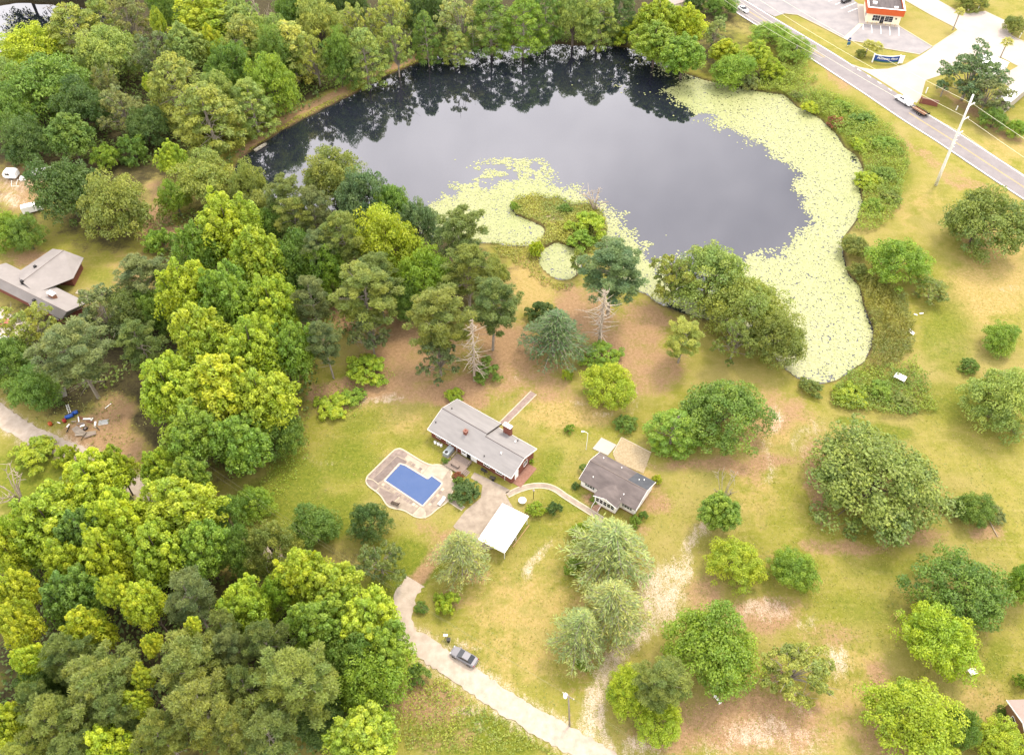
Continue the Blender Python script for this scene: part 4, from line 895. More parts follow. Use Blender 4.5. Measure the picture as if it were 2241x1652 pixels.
for i in range(9): MB().box(-2.6,2.6,-.95+.212*i,-.76+.212*i,.62,.67).build('deck_board', mat('rusty_deck',(0.34,0.155,0.075),0.85,(0.25,0.11,0.05),1.5), TR)
fr = MB(); fr.bar((-2.65,-1.02,.72),(2.65,-1.02,.72),.08,.22); fr.bar((-2.65,1.02,.72),(2.65,1.02,.72),.08,.22); fr.bar((2.65,-1.02,.6),(3.7,0,.5),.09); fr.bar((2.65,1.02,.6),(3.7,0,.5),.09); fr.bar((-2.65,-1.06,.61),(-2.65,1.06,.61),.1)
fr.build('frame', M_DARK, TR)
rl = MB(); 
for s in (-1,1): rl.bar((-2.6,s*1.02,1.15),(2.6,s*1.02,1.15),.06); [rl.bar((x,s*1.02,.83),(x,s*1.02,1.12),.05) for x in (-2.5,-1.2,0,1.2,2.5)]
rl.build('side_rail', M_DARK, TR)
for s in (-1,1):
    for x in (-1.1,-.3): wheel(TR, x, s*1.2, .33, .2)
    MB().box(-1.6,.2,s*1.2-.14,s*1.2+.14,.70,.74).build('fender', M_DARK, TR)
MB().box(-2.74,-2.68,-1.0,1.0,.62,1.3).build('ramp_gate', M_DARK, TR)

# ------------------------------------------------------------------ poles and wires
pb = P(2048,405); hpole = 27.0
PW = tag(empty('transmission_pole', pb), 'tall galvanised transmission pole leaning over the highway verge', 'utility pole')
lean = Vector((-3.4, -1.2, 0))
def pole_pt(z): return Vector((0,0,0))+lean*(z/hpole)+Vector((0,0,z))
ptop = P(2127,212, hpole); lean = Vector((ptop.x-pb.x, ptop.y-pb.y, 0))
if lean.length > 3.0: lean = lean.normalized()*3.0
MB().tube([pole_pt(z) for z in (-.5,6,14,21,hpole)], [.42,.38,.32,.27,.22], 12).build('shaft', M_STEEL, PW, True)
MB().tube([pole_pt(hpole),pole_pt(hpole+.3)], [.26,.2], 10).build('cap', M_WHITE, PW)
road_n = Vector((-dirw.y, dirw.x)); road_n = road_n if road_n.x > 0 else -road_n
attach = []
for i, z in enumerate((hpole-3.0, hpole-7.0, hpole-11.2)):
    a = pole_pt(z); e = a+Vector((road_n.x, road_n.y, .35)).normalized()*1.9
    br = MB().bar(a, e, .13, .16).build('insulator_arm', M_STEEL, PW)
    MB().tube([e, e+Vector((0,0,-.5))], [.13,.09], 8).build('insulator', M_WHITE, br); attach.append(pb+e+Vector((0,0,-.5)))
for z in (15.5,14.3,13.2,12.2): MB().tube([pole_pt(z)+Vector((.3,0,0)),pole_pt(z)+Vector((.75,.1,0))], .07, 6).build('line_bracket', M_STEEL, PW)
M_WIRE = mat('wire', (0.80,0.74,0.55), 0.6, (0.80,0.74,0.55))
M_WIRE2 = mat('thin_wire', (0.42,0.40,0.24), 0.7)
def wire(a, b_, sag, lb, rad=.03, name='power_line', m=None):
    pts = []
    for i in range(25):
        t_ = i/24; p = Vector(a).lerp(Vector(b_), t_); p.z -= sag*4*t_*(1-t_); pts.append(p)
    return tag(MB().tube(pts, rad, 5, False).build(name, m or M_WIRE), lb, 'cable', 'overhead wires')
dw3 = Vector((dirw.x, dirw.y, 0))
names3 = ('top','middle','lowest')
for i, a in enumerate(attach):
    wire(a-dw3*120, a, 2.0, names3[i]+' wire running from the transmission pole towards the corner store')
    wire(a, a+dw3*110, 2.0, names3[i]+' wire running from the transmission pole to the right edge')
base_l = P(1590,60)
# thinner line along the pond side of the highway
off = Vector((-road_n.x, -road_n.y, 0))*9
wire(P(1585,0,9), P(1800,128,9), 0.8, 'thin wire crossing the clipped bushes beside the highway', .025)
# wooden pole by the sandy track
wp = P(1247,1588); hp = 11.5
tp = P(1244,1521,hp)
UP = tag(empty('wooden_pole', wp), 'weathered wooden utility pole with white lamp beside the gravel lane', 'utility pole')
ln = Vector((tp.x-wp.x, tp.y-wp.y, 0)); ln = ln if ln.length < 1.6 else ln.normalized()*1.6
MB().tube([(0,0,-.5), tuple(ln*.5+Vector((0,0,hp*.5))), tuple(ln+Vector((0,0,hp)))], [.16,.14,.11], 10).build('shaft', M_POLE, UP, True)
hd = ln+Vector((0,0,hp-.2))
MB().loft([[tuple(hd+Vector((math.cos(a)*r_,math.sin(a)*r_,z_))) for a in [k*math.pi/6 for k in range(12)]] for r_, z_ in ((.28,-1.1),(.30,-1.0),(.30,-.2),(.24,-.1))]).build('transformer', M_WHITE, UP, True).location = (-.42,.1,.4)
cr = MB().bar(hd+Vector((-.8,.5,-.1)), hd+Vector((.8,-.5,-.1)), .1, .12).build('crossarm', M_POLE, UP)
for k in (-.75,.75): MB().tube([hd+Vector((k,-.62*k,-.04)), hd+Vector((k,-.62*k,.2))], [.06,.04], 6).build('insulator', M_WHITE, cr)
ea, eb = wp+hd+Vector((-.75,.47,.2)), wp+hd+Vector((.75,-.47,.2))
ld = (Vector((P(640,1190).x,P(640,1190).y,0))-Vector((wp.x,wp.y,0))).normalized()
wire(ea, Vector((ea.x,ea.y,0))+ld*78+Vector((0,0,9)), 1.6, 'lower of the two wires running left from the wooden pole', .008, m=M_WIRE2)
wire(eb, Vector((eb.x,eb.y,0))+ld*78+Vector((.6,.5,9)), 1.6, 'upper of the two wires running left from the wooden pole', .008, m=M_WIRE2)
wire(ea, Vector((ea.x,ea.y,0))-ld*40+Vector((0,0,10)), 1.0, 'lower of the two wires running right from the wooden pole', .008, m=M_WIRE2)
wire(eb, Vector((eb.x,eb.y,0))-ld*40+Vector((.6,.5,10)), 1.0, 'upper of the two wires running right from the wooden pole', .008, m=M_WIRE2)
# yard lamp by the cottage
lp = P(*c4(275,345)); LPo = tag(empty('yard_lamp', lp), 'tall grey yard lamp post behind the white cottage', 'lamp post')
MB().tube([(0,0,0),(0,0,5.2)], [.07,.05], 8).build('post', M_STEEL, LPo)
MB().tube([(0,0,5.1),(-.35,.12,5.45),(-.85,.3,5.4)], .04, 6).build('arm', M_STEEL, LPo); MB().box(-1.25,-.7,.15,.45,5.28,5.46).build('lamp_head', M_WHITE, LPo, bevel=.04)
lp = P(*c5(1275,352)); LP2 = tag(empty('garden_lamp', lp), 'black garden lamp post beside the curved walk', 'lamp post')
MB().tube([(0,0,0),(0,0,2.5)], .06, 8).build('post', M_DARK, LP2); MB().loft([[(math.cos(a)*r_,math.sin(a)*r_,z_) for a in [k*math.pi/4 for k in range(8)]] for r_, z_ in ((.08,2.5),(.2,2.7),(.2,2.95),(.05,3.1))]).build('lantern', mat('lantern_glass',(0.62,0.52,0.46),0.3), LP2)
# round white table
tb = tag(empty('round_table', P(*c5(1075,412))), 'round white table standing on the lawn near the carport', 'table')
MB().loft([[(math.cos(a)*r_,math.sin(a)*r_,z_) for a in [k*math.pi/12 for k in range(24)]] for r_, z_ in ((.70,.68),(.74,.70),(.74,.73),(.70,.75))]).build('table_top', M_WHITE, tb); MB().tube([(0,0,0),(0,0,.68)], [.30,.09], 10).build('pedestal', M_WHITE, tb)
# letterbox by the lane
lb_ = P(976,1396); 
mbx = tag(empty('mailbox', lb_), 'white mailbox on a short post at the lane corner', 'mailbox')
MB().box(-.05,.05,-.05,.05,0,1.0).build('post', M_WOODD, mbx); MB().loft([[(x,math.cos(a)*.2,1.12+math.sin(a)*.2) for a in [k*math.pi/5 for k in range(10)]] for x in (-.35,.35)]).build('box', M_WHITE, mbx)
bn = tag(empty('trash_bin', P(982,1403)), 'small dark bin beside the white mailbox', 'bin')
MB().loft([[(s*w_,t_*w_,z_) for s, t_ in ((-1,-1),(1,-1),(1,1),(-1,1))] for w_, z_ in ((.2,0),(.27,.8))]).build('bin_body', M_DARK, bn); MB().box(-.3,.3,-.3,.3,.802,.86).build('lid', mat('bin_lid',(0.06,0.055,0.05),0.6), bn)
# roadside blue sign and banner
sg = P(*c6(980,1350)); sg2 = P(*c6(1600,1385)); v = sg2-sg
SG = tag(empty('entrance_sign', sg, math.atan2(v.y,v.x)), 'long curved blue and green entrance sign facing the highway junction', 'sign')
SLn = v.length*.92; nseg = 10
def curve_panel(z0, z1, th, o, x0=0, x1=1):
    vs = []; fs = []
    for i in range(nseg+1):
        t_ = x0+(x1-x0)*i/nseg; x = SLn*t_; y = -1.0*math.sin(math.pi*t_)*.9-o
        vs += [(x,y,z0),(x,y,z1),(x,y+th,z1),(x,y+th,z0)]
    for i in range(nseg):
        for k_ in range(4): fs.append((i*4+k_, i*4+(k_+1)%4, (i+1)*4+(k_+1)%4, (i+1)*4+k_))
    fs += [(3,2,1,0),(nseg*4,nseg*4+1,nseg*4+2,nseg*4+3)]; return MB().add(vs, fs)
curve_panel(.85,2.5,.15,0).build('panel', mat('sign_blue',(0.035,0.10,0.36),0.5,(0.03,0.085,0.30),1.0), SG)
curve_panel(.45,.848,.15,.002).build('lower_band', mat('sign_green',(0.05,0.17,0.13),0.5), SG)
curve_panel(2.502,2.62,.18,.01).build('top_trim', M_WHITE, SG)
for x_ in (.1,SLn): MB().box(x_-.15,x_+.15,-.3,.15,0,2.8).build('end_post', M_WHITE, SG)
MB().box(SLn+.16,SLn+1.3,-.2,0,.2,2.7).build('side_board', M_WHITE, SG)
tcu = bpy.data.curves.new('lettering', 'FONT'); tcu.body = 'Palmetto Place'; tcu.size = 1.15; tcu.extrude = .02; tcu.shear = .3; tcu.align_x = 'CENTER'; tcu.align_y = 'CENTER'
to = bpy.data.objects.new('lettering_curve', tcu); col.objects.link(to)
bpy.context.view_layer.update(); tme = bpy.data.meshes.new_from_object(to.evaluated_get(bpy.context.evaluated_depsgraph_get())); bpy.data.objects.remove(to)
co_ = np.zeros(len(tme.vertices)*3, np.float32); tme.vertices.foreach_get('co', co_); co_ = co_.reshape(-1,3)
sx_ = SLn*.78/(co_[:,0].max()-co_[:,0].min()); X_ = SLn*.52+co_[:,0]*sx_
co_ = np.stack([X_, -0.9*np.sin(np.pi*X_/SLn)-.06-co_[:,2]*.5, 1.70+co_[:,1]*.85], 1); tme.vertices.foreach_set('co', np.ascontiguousarray(co_, np.float32).ravel()); tme.update()
tme.materials.clear(); tme.materials.append(M_WHITE); link('lettering', tme, SG)
bs_ = tag(empty('banner_sign', P(*c6(455,1000))), 'small upright blue banner sign at the end of the grass island', 'sign')
MB().box(-.05,.05,-.05,.05,0,2.9).build('post', M_WHITE, bs_); MB().box(-.45,.45,-.10,-.052,1.5,2.8).build('upper_panel', MATS['sign_blue'], bs_); MB().box(-.35,.75,-.10,-.052,.35,1.35).build('lower_panel', mat('sign_teal',(0.05,0.20,0.34),0.5), bs_)
# brick entrance wall across the street and its bed
ew = Site('entrance_wall', c4b(200,1080), c4b(480,1140), 0.0, 'low curved brick entrance wall at the side street corner', 'wall')
MB().box(0,ew.len,-.2,.2,0,1.7).build('wall_body', M_BRICK, ew.root); MB().box(-.1,ew.len+.1,-.28,.28,1.702,1.85).build('coping', mat('coping_tan',(0.45,0.28,0.2),0.8), ew.root); MB().box(-.5,-.102,-.35,.35,0,2.0).build('pier', M_BRICK, ew.root)
for i, (x_, y_, lb) in enumerate([(815,1200,'short white marker post on the mulch strip by the highway'),(285,910,'white post at the brick entrance wall')]):
    mk = tag(empty('marker_post', P(*c4b(x_,y_))), lb, 'post'); MB().box(-.12,.12,-.12,.12,0,1.3+.6*i).build('post', M_WHITE, mk); MB().box(-.15,.15,-.15,.15,1.302+.6*i,1.36+.6*i).build('cap', M_WHITE, mk)
for x_, y_, lb in ((770,300,'white post on the grass near the upper right corner'),(1965,1080,'white post at the right edge grass by the street')):
    q = P((2300+x_/11.8)/1.1057, (y_/11.8)/1.1057); mk = tag(empty('white_post', q), lb, 'post'); MB().tube([(0,0,0),(.3,0,3.0)], .14, 8).build('post', M_WHITE, mk); MB().tube([(.3,0,3.0),(.31,0,3.15)], [.17,.1], 8).build('cap', M_WHITE, mk)
hy = tag(empty('hydrant', P((2300+500/11.8)/1.1057,(310/11.8)/1.1057)), 'pale hydrant on the grass verge near the top right', 'hydrant')
MB().loft([[(math.cos(a)*r_,math.sin(a)*r_,z_) for a in [k*math.pi/4 for k in range(8)]] for r_, z_ in ((.2,0),(.17,.1),(.17,.6),(.08,.8))]).build('barrel', mat('hydrant_paint',(0.8,0.62,0.5),0.5), hy); MB().bar((-.28,0,.45),(.28,0,.45),.14).build('outlet', M_WHITE, hy)

# ------------------------------------------------------------------ boats and yard things
def rowboat(loc, rz, L_, m, lb, name='rowing_boat'):
    r_ = tag(empty(name, loc, rz), lb, 'boat')
    xs_ = [-.5,-.3,0,.3,.44,.5]; ws = [.8,.95,1.0,.85,.5,.12]; hb = .55
    outer = []; vs = []; fs = []
    for x, w_ in zip(xs_, ws):
        h_ = .5+(.1 if x > .4 else 0); vs += [(x*L_,-hb*w_*1.1,h_),(x*L_,-hb*w_*.7,.08),(x*L_,hb*w_*.7,.08),(x*L_,hb*w_*1.1,h_),(x*L_,hb*w_*.92,h_),(x*L_,hb*w_*.6,.16),(x*L_,-hb*w_*.6,.16),(x*L_,-hb*w_*.92,h_)]
    for i in range(len(xs_)-1):
        for k_ in range(8): fs.append((i*8+k_, i*8+(k_+1)%8, (i+1)*8+(k_+1)%8, (i+1)*8+k_))
    fs += [tuple(range(7,-1,-1)), tuple(range(40,48))]
    MB().add(vs, fs).build('hull', m, r_)
    for x in (-.42,-.08,.26): MB().box(x*L_-.14,x*L_+.14,-hb*.82,hb*.82,.36,.41).build('thwart', m, r_)
    return r_
M_JON = mat('boat_cream', (0.66,0.60,0.47), 0.6, (0.55,0.49,0.37), 2)
v = P(576,314)-P(553,328); rowboat(P(563,322,-.3)+Vector((1.2,-.6,0)), math.atan2(v.y,v.x), 4.4, M_JON, 'cream flat bottomed boat moored at the far left shore')
def P24(x, y, z=0): return P((x/10.33)/1.1057, (380+y/10.33)/1.1057, z)
a_, b_ = P24(160,520), P24(490,530); v = b_-a_
bt = tag(empty('white_camper', (a_+b_)/2, math.atan2(v.y,v.x)), 'white camper trailer parked on the sandy lot at the left edge', 'camper')
BLn = v.length
MB().loft([[(x,-1.1,z0),(x,1.1,z0),(x,1.05,z1),(x,-1.05,z1)] for x, z0, z1 in ((-BLn/2,.9,1.7),(-BLn/2+.6,.55,2.5),(BLn/2-.5,.55,2.6),(BLn/2,.8,2.2))]).build('body', M_WHITE, bt, bevel=.06)
for s in (-1,1): wheel(bt, 0, s*1.0, .33, .2); window(bt, -BLn*.25, BLn*.05, 1.5, 2.1, -1.1 if s < 0 else 1.1, 'front' if s < 0 else 'back', 2, 1)
MB().bar((-BLn/2,0,.6),(-BLn/2-1.2,0,.5),.1).build('drawbar', M_DARK, bt)
q = P24(590,570); tp_ = tag(empty('covered_mower', q, .4), 'white cover over a small machine beside the camper', 'machine'); MB().loft([rring(x,w_,0,z1,.15) for x, w_, z1 in ((-.9,.4,.5),(-.5,.65,1.0),(.3,.65,1.1),(.9,.4,.6))]).build('cover', M_WHITE, tp_); MB().bar((-.9,0,.3),(-1.5,.1,.25),.07).build('drawbar', M_STEEL, tp_)
q = P24(850,480); ut = tag(empty('dark_trailer', q, math.radians(-8)), 'dark low trailer parked beside the white camper', 'trailer')
MB().box(-2.0,2.0,-.9,.9,.5,.62).build('bed', M_DARK, ut); MB().add([(-1.9,-.85,.64),(1.9,-.85,.64),(1.9,.85,1.3),(-1.9,.85,1.0),(-1.9,-.85,.63),(1.9,-.85,.63),(1.9,.85,.63),(-1.9,.85,.63)],[(0,1,2,3),(4,7,6,5),(0,4,5,1),(1,5,6,2),(2,6,7,3),(3,7,4,0)]).build('tarpaulin', mat('grey_tarp',(0.11,0.10,0.11),0.6,(0.075,0.07,0.075),1.0), ut)
for s in (-1,1): wheel(ut, -.2, s*1.0, .32, .2)
q = P24(1075,420); bo = tag(empty('boat_on_trailer', q, math.radians(35)), 'white boat hull standing beside the dark trailer under the big tree', 'boat'); MB().loft([rring(x,w_,z0,1.3,.2) for x, w_, z0 in ((-2.4,.9,.5),(0,1.0,.45),(1.6,.7,.6),(2.6,.15,1.0))]).build('hull', M_WHITE, bo); MB().box(-1.2,.4,-.5,.5,1.302,1.8).build('console', M_WHITE, bo, bevel=.05)
for s in (-1,1): wheel(bo, -.8, s*1.1, .3, .2)
q = P24(840,1360); sv_ = tag(empty('white_van', q, math.radians(25)), 'white van half hidden behind the hedge left of the big tree', 'van')
MB().loft([[(x,-.95,.4),(x,.95,.4),(x,.88,z1),(x,-.88,z1)] for x, z1 in ((-2.4,2.0),(-2.2,2.15),(1.0,2.15),(1.7,1.35),(2.5,1.1))]).build('body', M_WHITE, sv_, bevel=.05)
for s in (-1,1):
    for x in (-1.5,1.6): wheel(sv_, x, s*.9, .34, .22)
MB().add([(1.06,-.75,2.08),(1.06,.75,2.08),(1.66,.8,1.42),(1.66,-.8,1.42)],[(0,1,2,3)]).build('windscreen', M_GLASS, sv_).location = (.06,0,.04)
fm = tag(empty('pipe_frame', P24(390,700), .1), 'thin white pipe frame lying on the sand before the camper', 'frame'); f_ = MB(); [f_.tube([a,b_], .05, 6) for a, b_ in (((-.9,.9,.9),(-.9,-.6,.06)),((-.9,-.6,.06),(1.0,-.7,.06)),((.6,.9,.9),(.2,-.2,.06)))]; f_.build('pipe', M_WHITE, fm)

# junk heap left of the big bright trees
def PJ(x, y, z=0): return P((100+x/11.2)/1.1057, (940+y/11.2)/1.1057, z)
M_BLUE = mat('blue_plastic', (0.03,0.12,0.50), 0.4, (0.025,0.10,0.42), 1.0); M_RED = mat('red_plastic', (0.50,0.04,0.03), 0.5)
def barrel(loc, axis, L_, r_, m, lb, name='plastic_barrel', cat='barrel'):
    o = tag(empty(name, loc), lb, cat); ax = Vector(axis).normalized()
    o.rotation_euler = ax.to_track_quat('X','Z').to_euler()
    MB().loft([[(x*L_,math.cos(a)*r_*s,math.sin(a)*r_*s) for a in [k*math.pi/6 for k in range(12)]] for x, s in ((-.5,.8),(-.42,1),(-.15,1.0),(-.13,1.06),(.13,1.06),(.15,1.0),(.42,1),(.5,.8))]).build('barrel_body', m, o, True)
    MB().loft([[(x*L_,math.cos(a)*r_*.3,math.sin(a)*r_*.3) for a in [k*math.pi/4 for k in range(8)]] for x in (.5,.54)]).build('bung', M_DARK, o); return o
barrel(PJ(755,750,.42), (1,.5,.1), 1.6, .42, M_BLUE, 'larger blue plastic barrel lying on the junk heap')
barrel(PJ(915,650,.40), (1,.45,.1), 1.1, .38, M_BLUE, 'smaller blue barrel at the right end of the junk heap')
barrel(PJ(625,870,.42), (0,0,1), .85, .36, M_RED, 'red upright drum left of the blue barrels')
barrel(PJ(240,955,.42), (0,0,1), .8, .38, mat('orange_plastic',(0.62,0.13,0.03),0.5), 'orange drum half hidden by the shrub beside the lane')
q = PJ(600,310); sh = tag(empty('lean_to_shed', q, math.radians(25)), 'small grey lean-to roof shelter above the junk heap', 'shelter')
MB().add([(-1.5,-.95,1.7),(1.3,-.95,1.7),(1.3,.95,2.3),(-1.5,.95,2.3),(-1.5,-.95,1.6),(1.3,-.95,1.6),(1.3,.95,2.2),(-1.5,.95,2.2)],[(0,1,2,3),(4,7,6,5),(0,4,5,1),(1,5,6,2),(2,6,7,3),(3,7,4,0)]).build('roof', mat('grey_sheet',(0.31,0.28,0.235),0.8,(0.24,0.21,0.18),2), sh)
for x_, y_, z_ in ((-1.4,-.85,1.59),(1.2,-.85,1.59),(1.2,.85,2.19),(-1.4,.85,2.19)): MB().box(x_-.05,x_+.05,y_-.05,y_+.05,0,z_).build('post', M_WOODD, sh)
q = PJ(760,590); ld_ = tag(empty('step_ladder', q, math.radians(118)), 'white step ladder leaning between the shelter and the blue barrel', 'ladder')
for s in (-.22,.22): MB().bar((-.9,s,.1),(.9,s,.9),.06).build('rail', M_WHITE, ld_)
for k_ in range(5): MB().bar((-.7+.35*k_,-.2,.19+.155*k_),(-.7+.35*k_,.2,.19+.155*k_),.05).build('rung', M_WHITE, ld_)
q = PJ(1690,920); sp2 = tag(empty('metal_sheet', q, math.radians(12)), 'pale grey metal sheet lying at the right end of the junk heap', 'sheet'); MB().box(-.95,.95,-.6,.6,.10,.14).build('sheet', mat('sheet_zinc',(0.50,0.50,0.48),0.4,(0.42,0.42,0.4),2), sp2); MB().box(-.95,.95,-.64,-.602,.06,.2).build('edge', M_STEEL, sp2)
Rj = random.Random(8)
for x_, y_, L_, an, wd, m_, lb in [
 (1010,830,1.3,110,.22,M_WHITE,'white board standing upright at the upper left of the junk heap'),
 (1090,800,1.5,-30,.30,M_BRICK,'reddish brown board at the top of the junk heap'),
 (1250,820,1.7,5,.32,M_WHITE,'long pale board at the top right of the junk heap'),
 (1370,830,.7,80,.30,M_WHITE,'short white piece at the top right of the junk heap'),
 (1110,1005,.9,20,.42,M_WHITE,'square white panel in the middle of the junk heap'),
 (1060,950,1.4,12,.40,M_WOOD,'weathered brown panel above the square white panel'),
 (1460,950,1.0,100,.34,M_WHITE,'white piece left of the grey metal sheet'),
 (1450,1035,.8,-40,.22,M_CONC_L,'pale tan offcut below the grey metal sheet'),
 (1540,1090,1.2,-45,.14,M_DARK,'black bar at the lower right of the junk heap'),
 (725,1005,.8,75,.30,M_WHITE,'white box lid left of the junk heap'),
 (720,1110,1.3,85,.16,M_DARK,'black bar at the left foot of the junk heap'),
 (1000,1190,1.0,-20,.24,M_CONC_L,'pale tan offcut at the lower left of the junk heap'),
 (1150,1290,2.0,75,.14,M_WOODD,'long dark pole pointing out of the heap bottom'),
 (1030,1255,1.7,4,.36,M_CONC_L,'pale tan plank along the bottom of the junk heap'),
 (1330,1270,2.2,28,.34,M_WOOD,'weathered plank along the lower right rim of the junk heap'),
 (880,890,.9,10,.26,M_CONC,'greyish tan offcut between red drum and heap'),
 (1300,900,1.5,-15,.20,M_BRICK,'thin reddish batten across the junk heap'),
 (470,925,.8,-25,.16,M_WHITE,'narrow white strip left of the red drum'),
 (1810,470,1.6,62,.14,M_WHITE,'narrow pale batten lying under the leaning pine')]:
    q = PJ(x_, y_, .14+Rj.random()*.2); a = math.radians(an); d_ = Vector((math.cos(a),math.sin(a),Rj.uniform(-.1,.16)))*L_/2
    tag(MB().bar(q-d_, q+d_, wd, Rj.uniform(.05,.12)).build('scrap_board', m_), lb, 'scrap', 'scrap of the junk heap')
tr_ = tag(empty('old_tyre', PJ(1200,1090,.1)), 'old tyre lying in the middle of the junk heap', 'tyre'); tyr = MB()
tyr.loft([[(math.cos(a)*r_,math.sin(a)*r_,z_) for a in [k*math.pi/8 for k in range(16)]] for r_, z_ in ((.34,0),(.46,.04),(.46,.22),(.34,.26))]); tyr.build('tread', M_TYRE, tr_); MB().loft([[(math.cos(a)*r_,math.sin(a)*r_,z_) for a in [k*math.pi/8 for k in range(16)]] for r_, z_ in ((.28,.262),(.28,.27))]).build('hub', M_CONC_D, tr_)
pd = tag(MB().prism([tuple(PJ(*q).xy) for q in [(820,1100),(960,1010),(1200,1180),(1480,1150),(1480,1220),(1230,1320),(1150,1300),(960,1270)]], 0, .09).build('concrete_pad', M_CONC), 'broken concrete slab under the junk heap', 'slab')
cn = tag(empty('orange_cone', P((1145*.2767)/1.1057,(914+765*.2767)/1.1057)), 'small orange cone beside the lane above the bright trees', 'cone'); MB().loft([[(math.cos(a)*r_,math.sin(a)*r_,z_) for a in [k*math.pi/5 for k in range(10)]] for r_, z_ in ((.22,.04),(.04,.9))]).build('cone_body', mat('cone_orange',(0.75,0.12,0.02),0.5), cn); MB().box(-.28,.28,-.28,.28,0,.04).build('base', MATS['cone_orange'], cn)

# things on the right hand lawn
def PRt(x, y, z=0): return P((2080+x/5.508)/1.1057, (700+y/5.508)/1.1057, z)
q = PRt(515,1215); pv = tag(empty('garden_canopy', q, math.radians(-38)), 'small torn white canopy standing in the reeds at the pond corner', 'canopy')
MB().add([(-1.1,-.9,1.25),(1.2,-.9,1.25),(1.2,.8,1.25),(.3,.9,1.2),(-1.1,.9,1.25),(0,0,1.55)],[(0,1,5),(1,2,5),(2,3,5),(3,4,5),(4,0,5)]).build('cloth', M_WHITE, pv)
for x_, y_ in ((-1,-.8),(1.1,-.8),(1.1,.7),(-1,.8)): MB().tube([(x_,y_,0),(x_,y_,1.24)], .04, 6).build('pole', M_STEEL, pv)
for i, (x0, y0_, x1, y1_, lb) in enumerate([(725,330,770,345,'left one of two short white planks on the bare patch'),(800,325,850,318,'right one of two short white planks on the bare patch'),(670,530,730,590,'longer white plank at the edge of the reeds'),(655,560,720,605,'broken white plank lying against the longer plank')]):
    A, B = PRt(x0,y0_,.12), PRt(x1,y1_,.12); o = tag(MB().bar(A, B, .3, .09).build('white_plank', M_WHITE), lb, 'plank')
sw = tag(empty('lawn_table', P(2125,1472), .3), 'white slatted table on the lawn under the round yellow green tree', 'table')
for i in range(5): MB().box(-.65,.65,-.5+.2*i,-.32+.2*i,.66,.70).build('slat', M_WHITE, sw)
for x_ in (-.55,.55):
    for y_ in (-.4,.4): MB().box(x_-.04,x_+.04,y_-.04,y_+.04,0,.658).build('leg', M_WHITE, sw)
yb = P((1858+1120*.2767)/1.1057,(1370+450*.2767)/1.1057); ybx = tag(empty('yellow_frame', yb, .4), 'yellow timber play frame half hidden by the round yellow green tree', 'play frame')
for k_ in range(4): MB().box(-.7+.4*k_,-.58+.4*k_,-.4,.4,1.3,1.36).build('rung', mat('play_yellow',(0.70,0.50,0.16),0.7), ybx)
for x_ in (-.75,.75):
    for y_ in (-.42,.42): MB().box(x_-.05,x_+.05,y_-.05,y_+.05,0,1.299).build('post', MATS['play_yellow'], ybx)
ws_ = tag(empty('white_bench', P((1240+1790*.2767)/1.1057,(1370+1170*.2767)/1.1057), math.radians(-60)), 'narrow white bench in the shade below the dense round tree', 'bench')
for i in range(3): MB().box(-.75,.75,-.2+.14*i,-.08+.14*i,.42,.46).build('slat', M_WHITE, ws_)
for x_ in (-.6,.6): MB().box(x_-.04,x_+.04,-.18,.2,0,.419).build('leg', M_WHITE, ws_)
lg = tag(MB().tube([P((1858+1940*.2767)/1.1057,(914+1255*.2767)/1.1057,.3), P((1858+2010*.2767)/1.1057,(914+1390*.2767)/1.1057,.1)], [.09,.06], 7).build('fallen_pole', M_DEAD), 'pale fallen pole beside the dark shrub right of the giant oak', 'pole')
# deck chairs at the pool
def lounge(px, rz, lb):
    r_ = tag(empty('pool_lounger', P(*c1(*px), .15), rz), lb, 'lounger')
    for i in range(6): MB().box(-.9+.22*i,-.72+.22*i,-.3,.3,.32,.36).build('slat', M_WOODD if 'brown' in lb else M_WHITE, r_)
    MB().add([(.42,-.3,.34),(.42,.3,.34),(.9,.3,.8),(.9,-.3,.8),(.42,-.3,.30),(.42,.3,.30),(.9,.3,.76),(.9,-.3,.76)],[(0,1,2,3),(4,7,6,5),(0,4,5,1),(1,5,6,2),(2,6,7,3),(3,7,4,0)]).build('backrest', M_WOODD if 'brown' in lb else M_WHITE, r_)
    for x_ in (-.8,.3):
        for y_ in (-.26,.26): MB().box(x_-.03,x_+.03,y_-.03,y_+.03,0,.319).build('leg', M_DARK, r_)
lounge((760,1310), S.rz+.2, 'dark brown lounger on the pool deck by the dark oak'); lounge((1730,1260), S.rz+1.6, 'white lounger on the pool deck near the round shrub')
# fishing pier wreck in the swamp water
def P0(x, y, z=0): return P((x/7.47)/1.1057, (y/7.47)/1.1057, z)
wk = tag(empty('broken_pier', P0(870,160)), 'grey broken pier poles standing out of the swamp water', 'pier')
for a, b_ in (((780,170),(800,190)),((800,150),(835,190)),((840,120),(930,220)),((860,165),(990,125)),((900,100),(960,150))):
    A, B = P0(*a)-wk.location, P0(*b_)-wk.location; MB().bar(A+Vector((0,0,.1)), B+Vector((0,0,.8)), .22, .15).build('pole', M_DEAD, wk)
